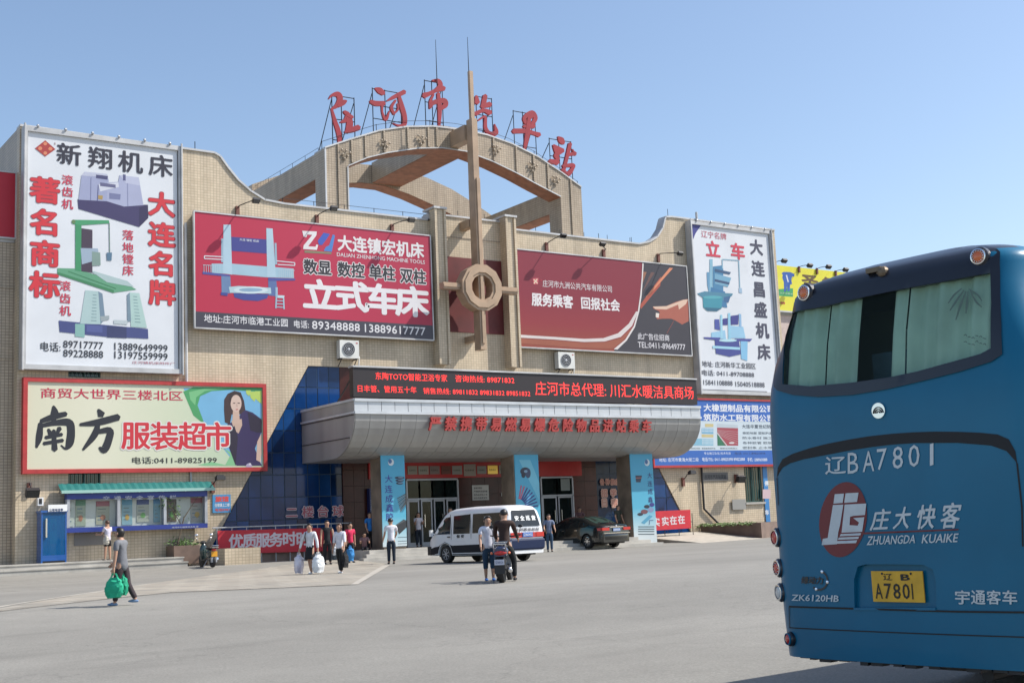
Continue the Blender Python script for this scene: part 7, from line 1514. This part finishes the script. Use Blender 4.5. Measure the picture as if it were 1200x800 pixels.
# lamps
def blamp(px_, py_, r_, m_in, name='lamp', ring=M_CHROME, n_led=0, out=.03):
    c_ = BU(px_, py_); c_.x = max(-hwz(c_.y)+r_*1.3, min(hwz(c_.y)-r_*1.6, c_.x)); c_.y = min(c_.y, 3.5); y = rear(c_.x, c_.y); e_ = .004; nx = (rear(min(c_.x+e_, hwz(c_.y)-.002), c_.y)-rear(c_.x-e_, c_.y))/(2*e_); n_ = Vector((max(-.45, min(.45, nx)), -1, 0)).normalized(); q_ = n_.to_track_quat('Z', 'Y').to_matrix().to_4x4()
    M4 = Matrix.Translation((c_.x, y, c_.y)) @ q_; o = spart(MB().lathe((0, 0, -.03), [(r_*1.22, 0), (r_*1.22, .03+out*.6), (r_*1.05, .03+out)], 'z', 24).xf(M4), name, C_, M_BDK, world=False)
    spart(MB().lathe((0, 0, 0), [(r_*1.0, out*.8), (r_*1.0, out+.012), (r_*.84, out+.014), (r_*.82, out*.8)], 'z', 24).xf(M4), 'bezel', o, ring, world=False)
    spart(MB().lathe((0, 0, 0), [(r_*.82, out*.6), (r_*.80, out+.008), (r_*.5, out+.016), (.0001, out+.02)], 'z', 20).xf(M4), 'lens', o, m_in, smooth='all', world=False)
    if n_led:
        led = MB()
        for i in range(n_led): a = 2*math.pi*i/n_led; led.ball((r_*.68*math.cos(a), r_*.68*math.sin(a), out+.016), (.006, .006, .004), nu=6, nv=4)
        spart(led.xf(M4), 'diodes', o, M_LAMPW, world=False)
    return o
blamp(937, 339.5, .068, M_LAMPO, n_led=14); blamp(1159, 288.5, .062, M_LAMPO, n_led=14)
blamp(906.5, 629, .068, M_LAMPR); blamp(909.5, 664, .066, M_LAMPR, n_led=10); blamp(912.5, 692, .066, M_LAMPW); blamp(927.5, 748, .05, M_LAMPR, ring=M_BUS)
blamp(1218, 632, .058, M_LAMPR) if False else None
for xx, zz_ in ((BU(906.5, 629), 0), (BU(909.5, 664), 0), (BU(912.5, 692), 0)):   # the same lamps at the other corner
    c_ = xx; y = rear(-c_.x, c_.y); spart(MB().lathe((-c_.x, y+.02, c_.y), [(.07, 0), (.068, -.05), (.05, -.06), (.001, -.065)], 'y', 18), 'lamp', C_, M_LAMPR, smooth=True, world=False)
c_ = BU(1033, 317); y = rear(c_.x, c_.y); spart(MB().box(c_.x-.12, c_.x+.02, y-.05, y+.1, c_.y-.01, c_.y+.03).ball((c_.x+.03, y-.02, c_.y-.02), (.05, .05, .05)).box(c_.x-.03, c_.x+.05, y-.03, y+.1, c_.y-.06, c_.y), 'rear_camera', C_, mat('brass_bracket', (.16, .12, .08), .5, .4), world=False)
c_ = BU(1030.5, 481); y = rear(c_.x, c_.y); rb = spart(MB().prism([(c_.x+.062*math.cos(2*math.pi*i/24), y-.016, c_.y+.062*math.sin(2*math.pi*i/24)) for i in range(24)], (0, .02, 0)), 'badge', C_, M_CHROME, world=False)
for k in (.046, .030, .014):
    mb = MB().tube([(c_.x+k*math.cos(R(a)), y-.020, c_.y-.02+k*math.sin(R(a))) for a in range(0, 181, 15)], .0045, n=5); spart(mb, 'badge_mark', rb, M_BDK, world=False)
for sg in (-1, 1): spart(MB().box(sg*.92-.25, sg*.92+.25, 2.15, 2.17, .12, .62), 'mud_flap', C_, mat('mud_flap_rubber', (.07, .055, .045), .9, noise=.3), world=False)
# underside, bumper edge, wheels, side window band
spart(MB().box(-HW+.14, HW-.14, .5, 11.5, .38, .44), 'underbody', C_, M_BLACK, world=False)
rag = MB(); rnd = random.Random(4)
for i in range(22): x = -HW+.15+i*(2*HW-.3)/22; rag.box(x, x+rnd.uniform(.06, .12), rear(x, .45)+.03, rear(x, .45)+.12, .43-rnd.uniform(.005, .035), .45)
spart(rag, 'bumper_lip', C_, M_DARK, world=False)
for sg in (-1, 1):
    for y in (3.3, 4.6) if False else (3.1,): 
        cut(bus, MB().lathe((sg*(HW-.42), y, .50), [(.62, 0), (.62, sg*.6)], 'x', 24)); wheel(C_, sg*(HW-.05), y, .50, .3); wheel(C_, sg*(HW-.40), y, .50, .28)
    cut(bus, MB().lathe((sg*(HW-.42), 9.2, .50), [(.62, 0), (.62, sg*.6)], 'x', 24)); wheel(C_, sg*(HW-.05), 9.2, .50, .3)
    pts = [(1.0, 1.75), (11.4, 1.65), (11.5, 2.75), (1.6, 2.9), (1.15, 2.6)]; x_ = lambda z: sg*(hwz(z)+.006)
    mb = MB(); row = [[(x_(z), y, z) for y in (1.3, 11.2)] for z in (1.75, 2.2, 2.6, 2.85)]; mb.loft(row, closed=False, cap=False); spart(mb, 'side_window', C_, M_DGLASS, world=False)
    for k in range(1, 6): y = 1.3+9.9*k/6; spart(MB().box(-.005, .005, y-.03, y+.03, 1.75, 2.85).xf(Matrix.Translation((sg*(hwz(2.3)+.008), 0, 0))), 'window_pillar', C_, M_BDK, world=False)
    spart(MB().box(-.01, .01, .9, 11.4, 1.38, 1.41).xf(Matrix.Translation((sg*HW, 0, 0))), 'side_moulding', C_, M_STEEL, world=False)
spart(MB().tube([(.55, .6, .36), (.55, .3, .35)], .05, n=12), 'exhaust', C_, M_DARK, world=False)
spart(MB().box(-1.0, 1.0, 11.8, 11.93, 1.3, 2.9), 'windscreen', C_, M_DGLASS, world=False)
bpy.data.objects.remove(_to)
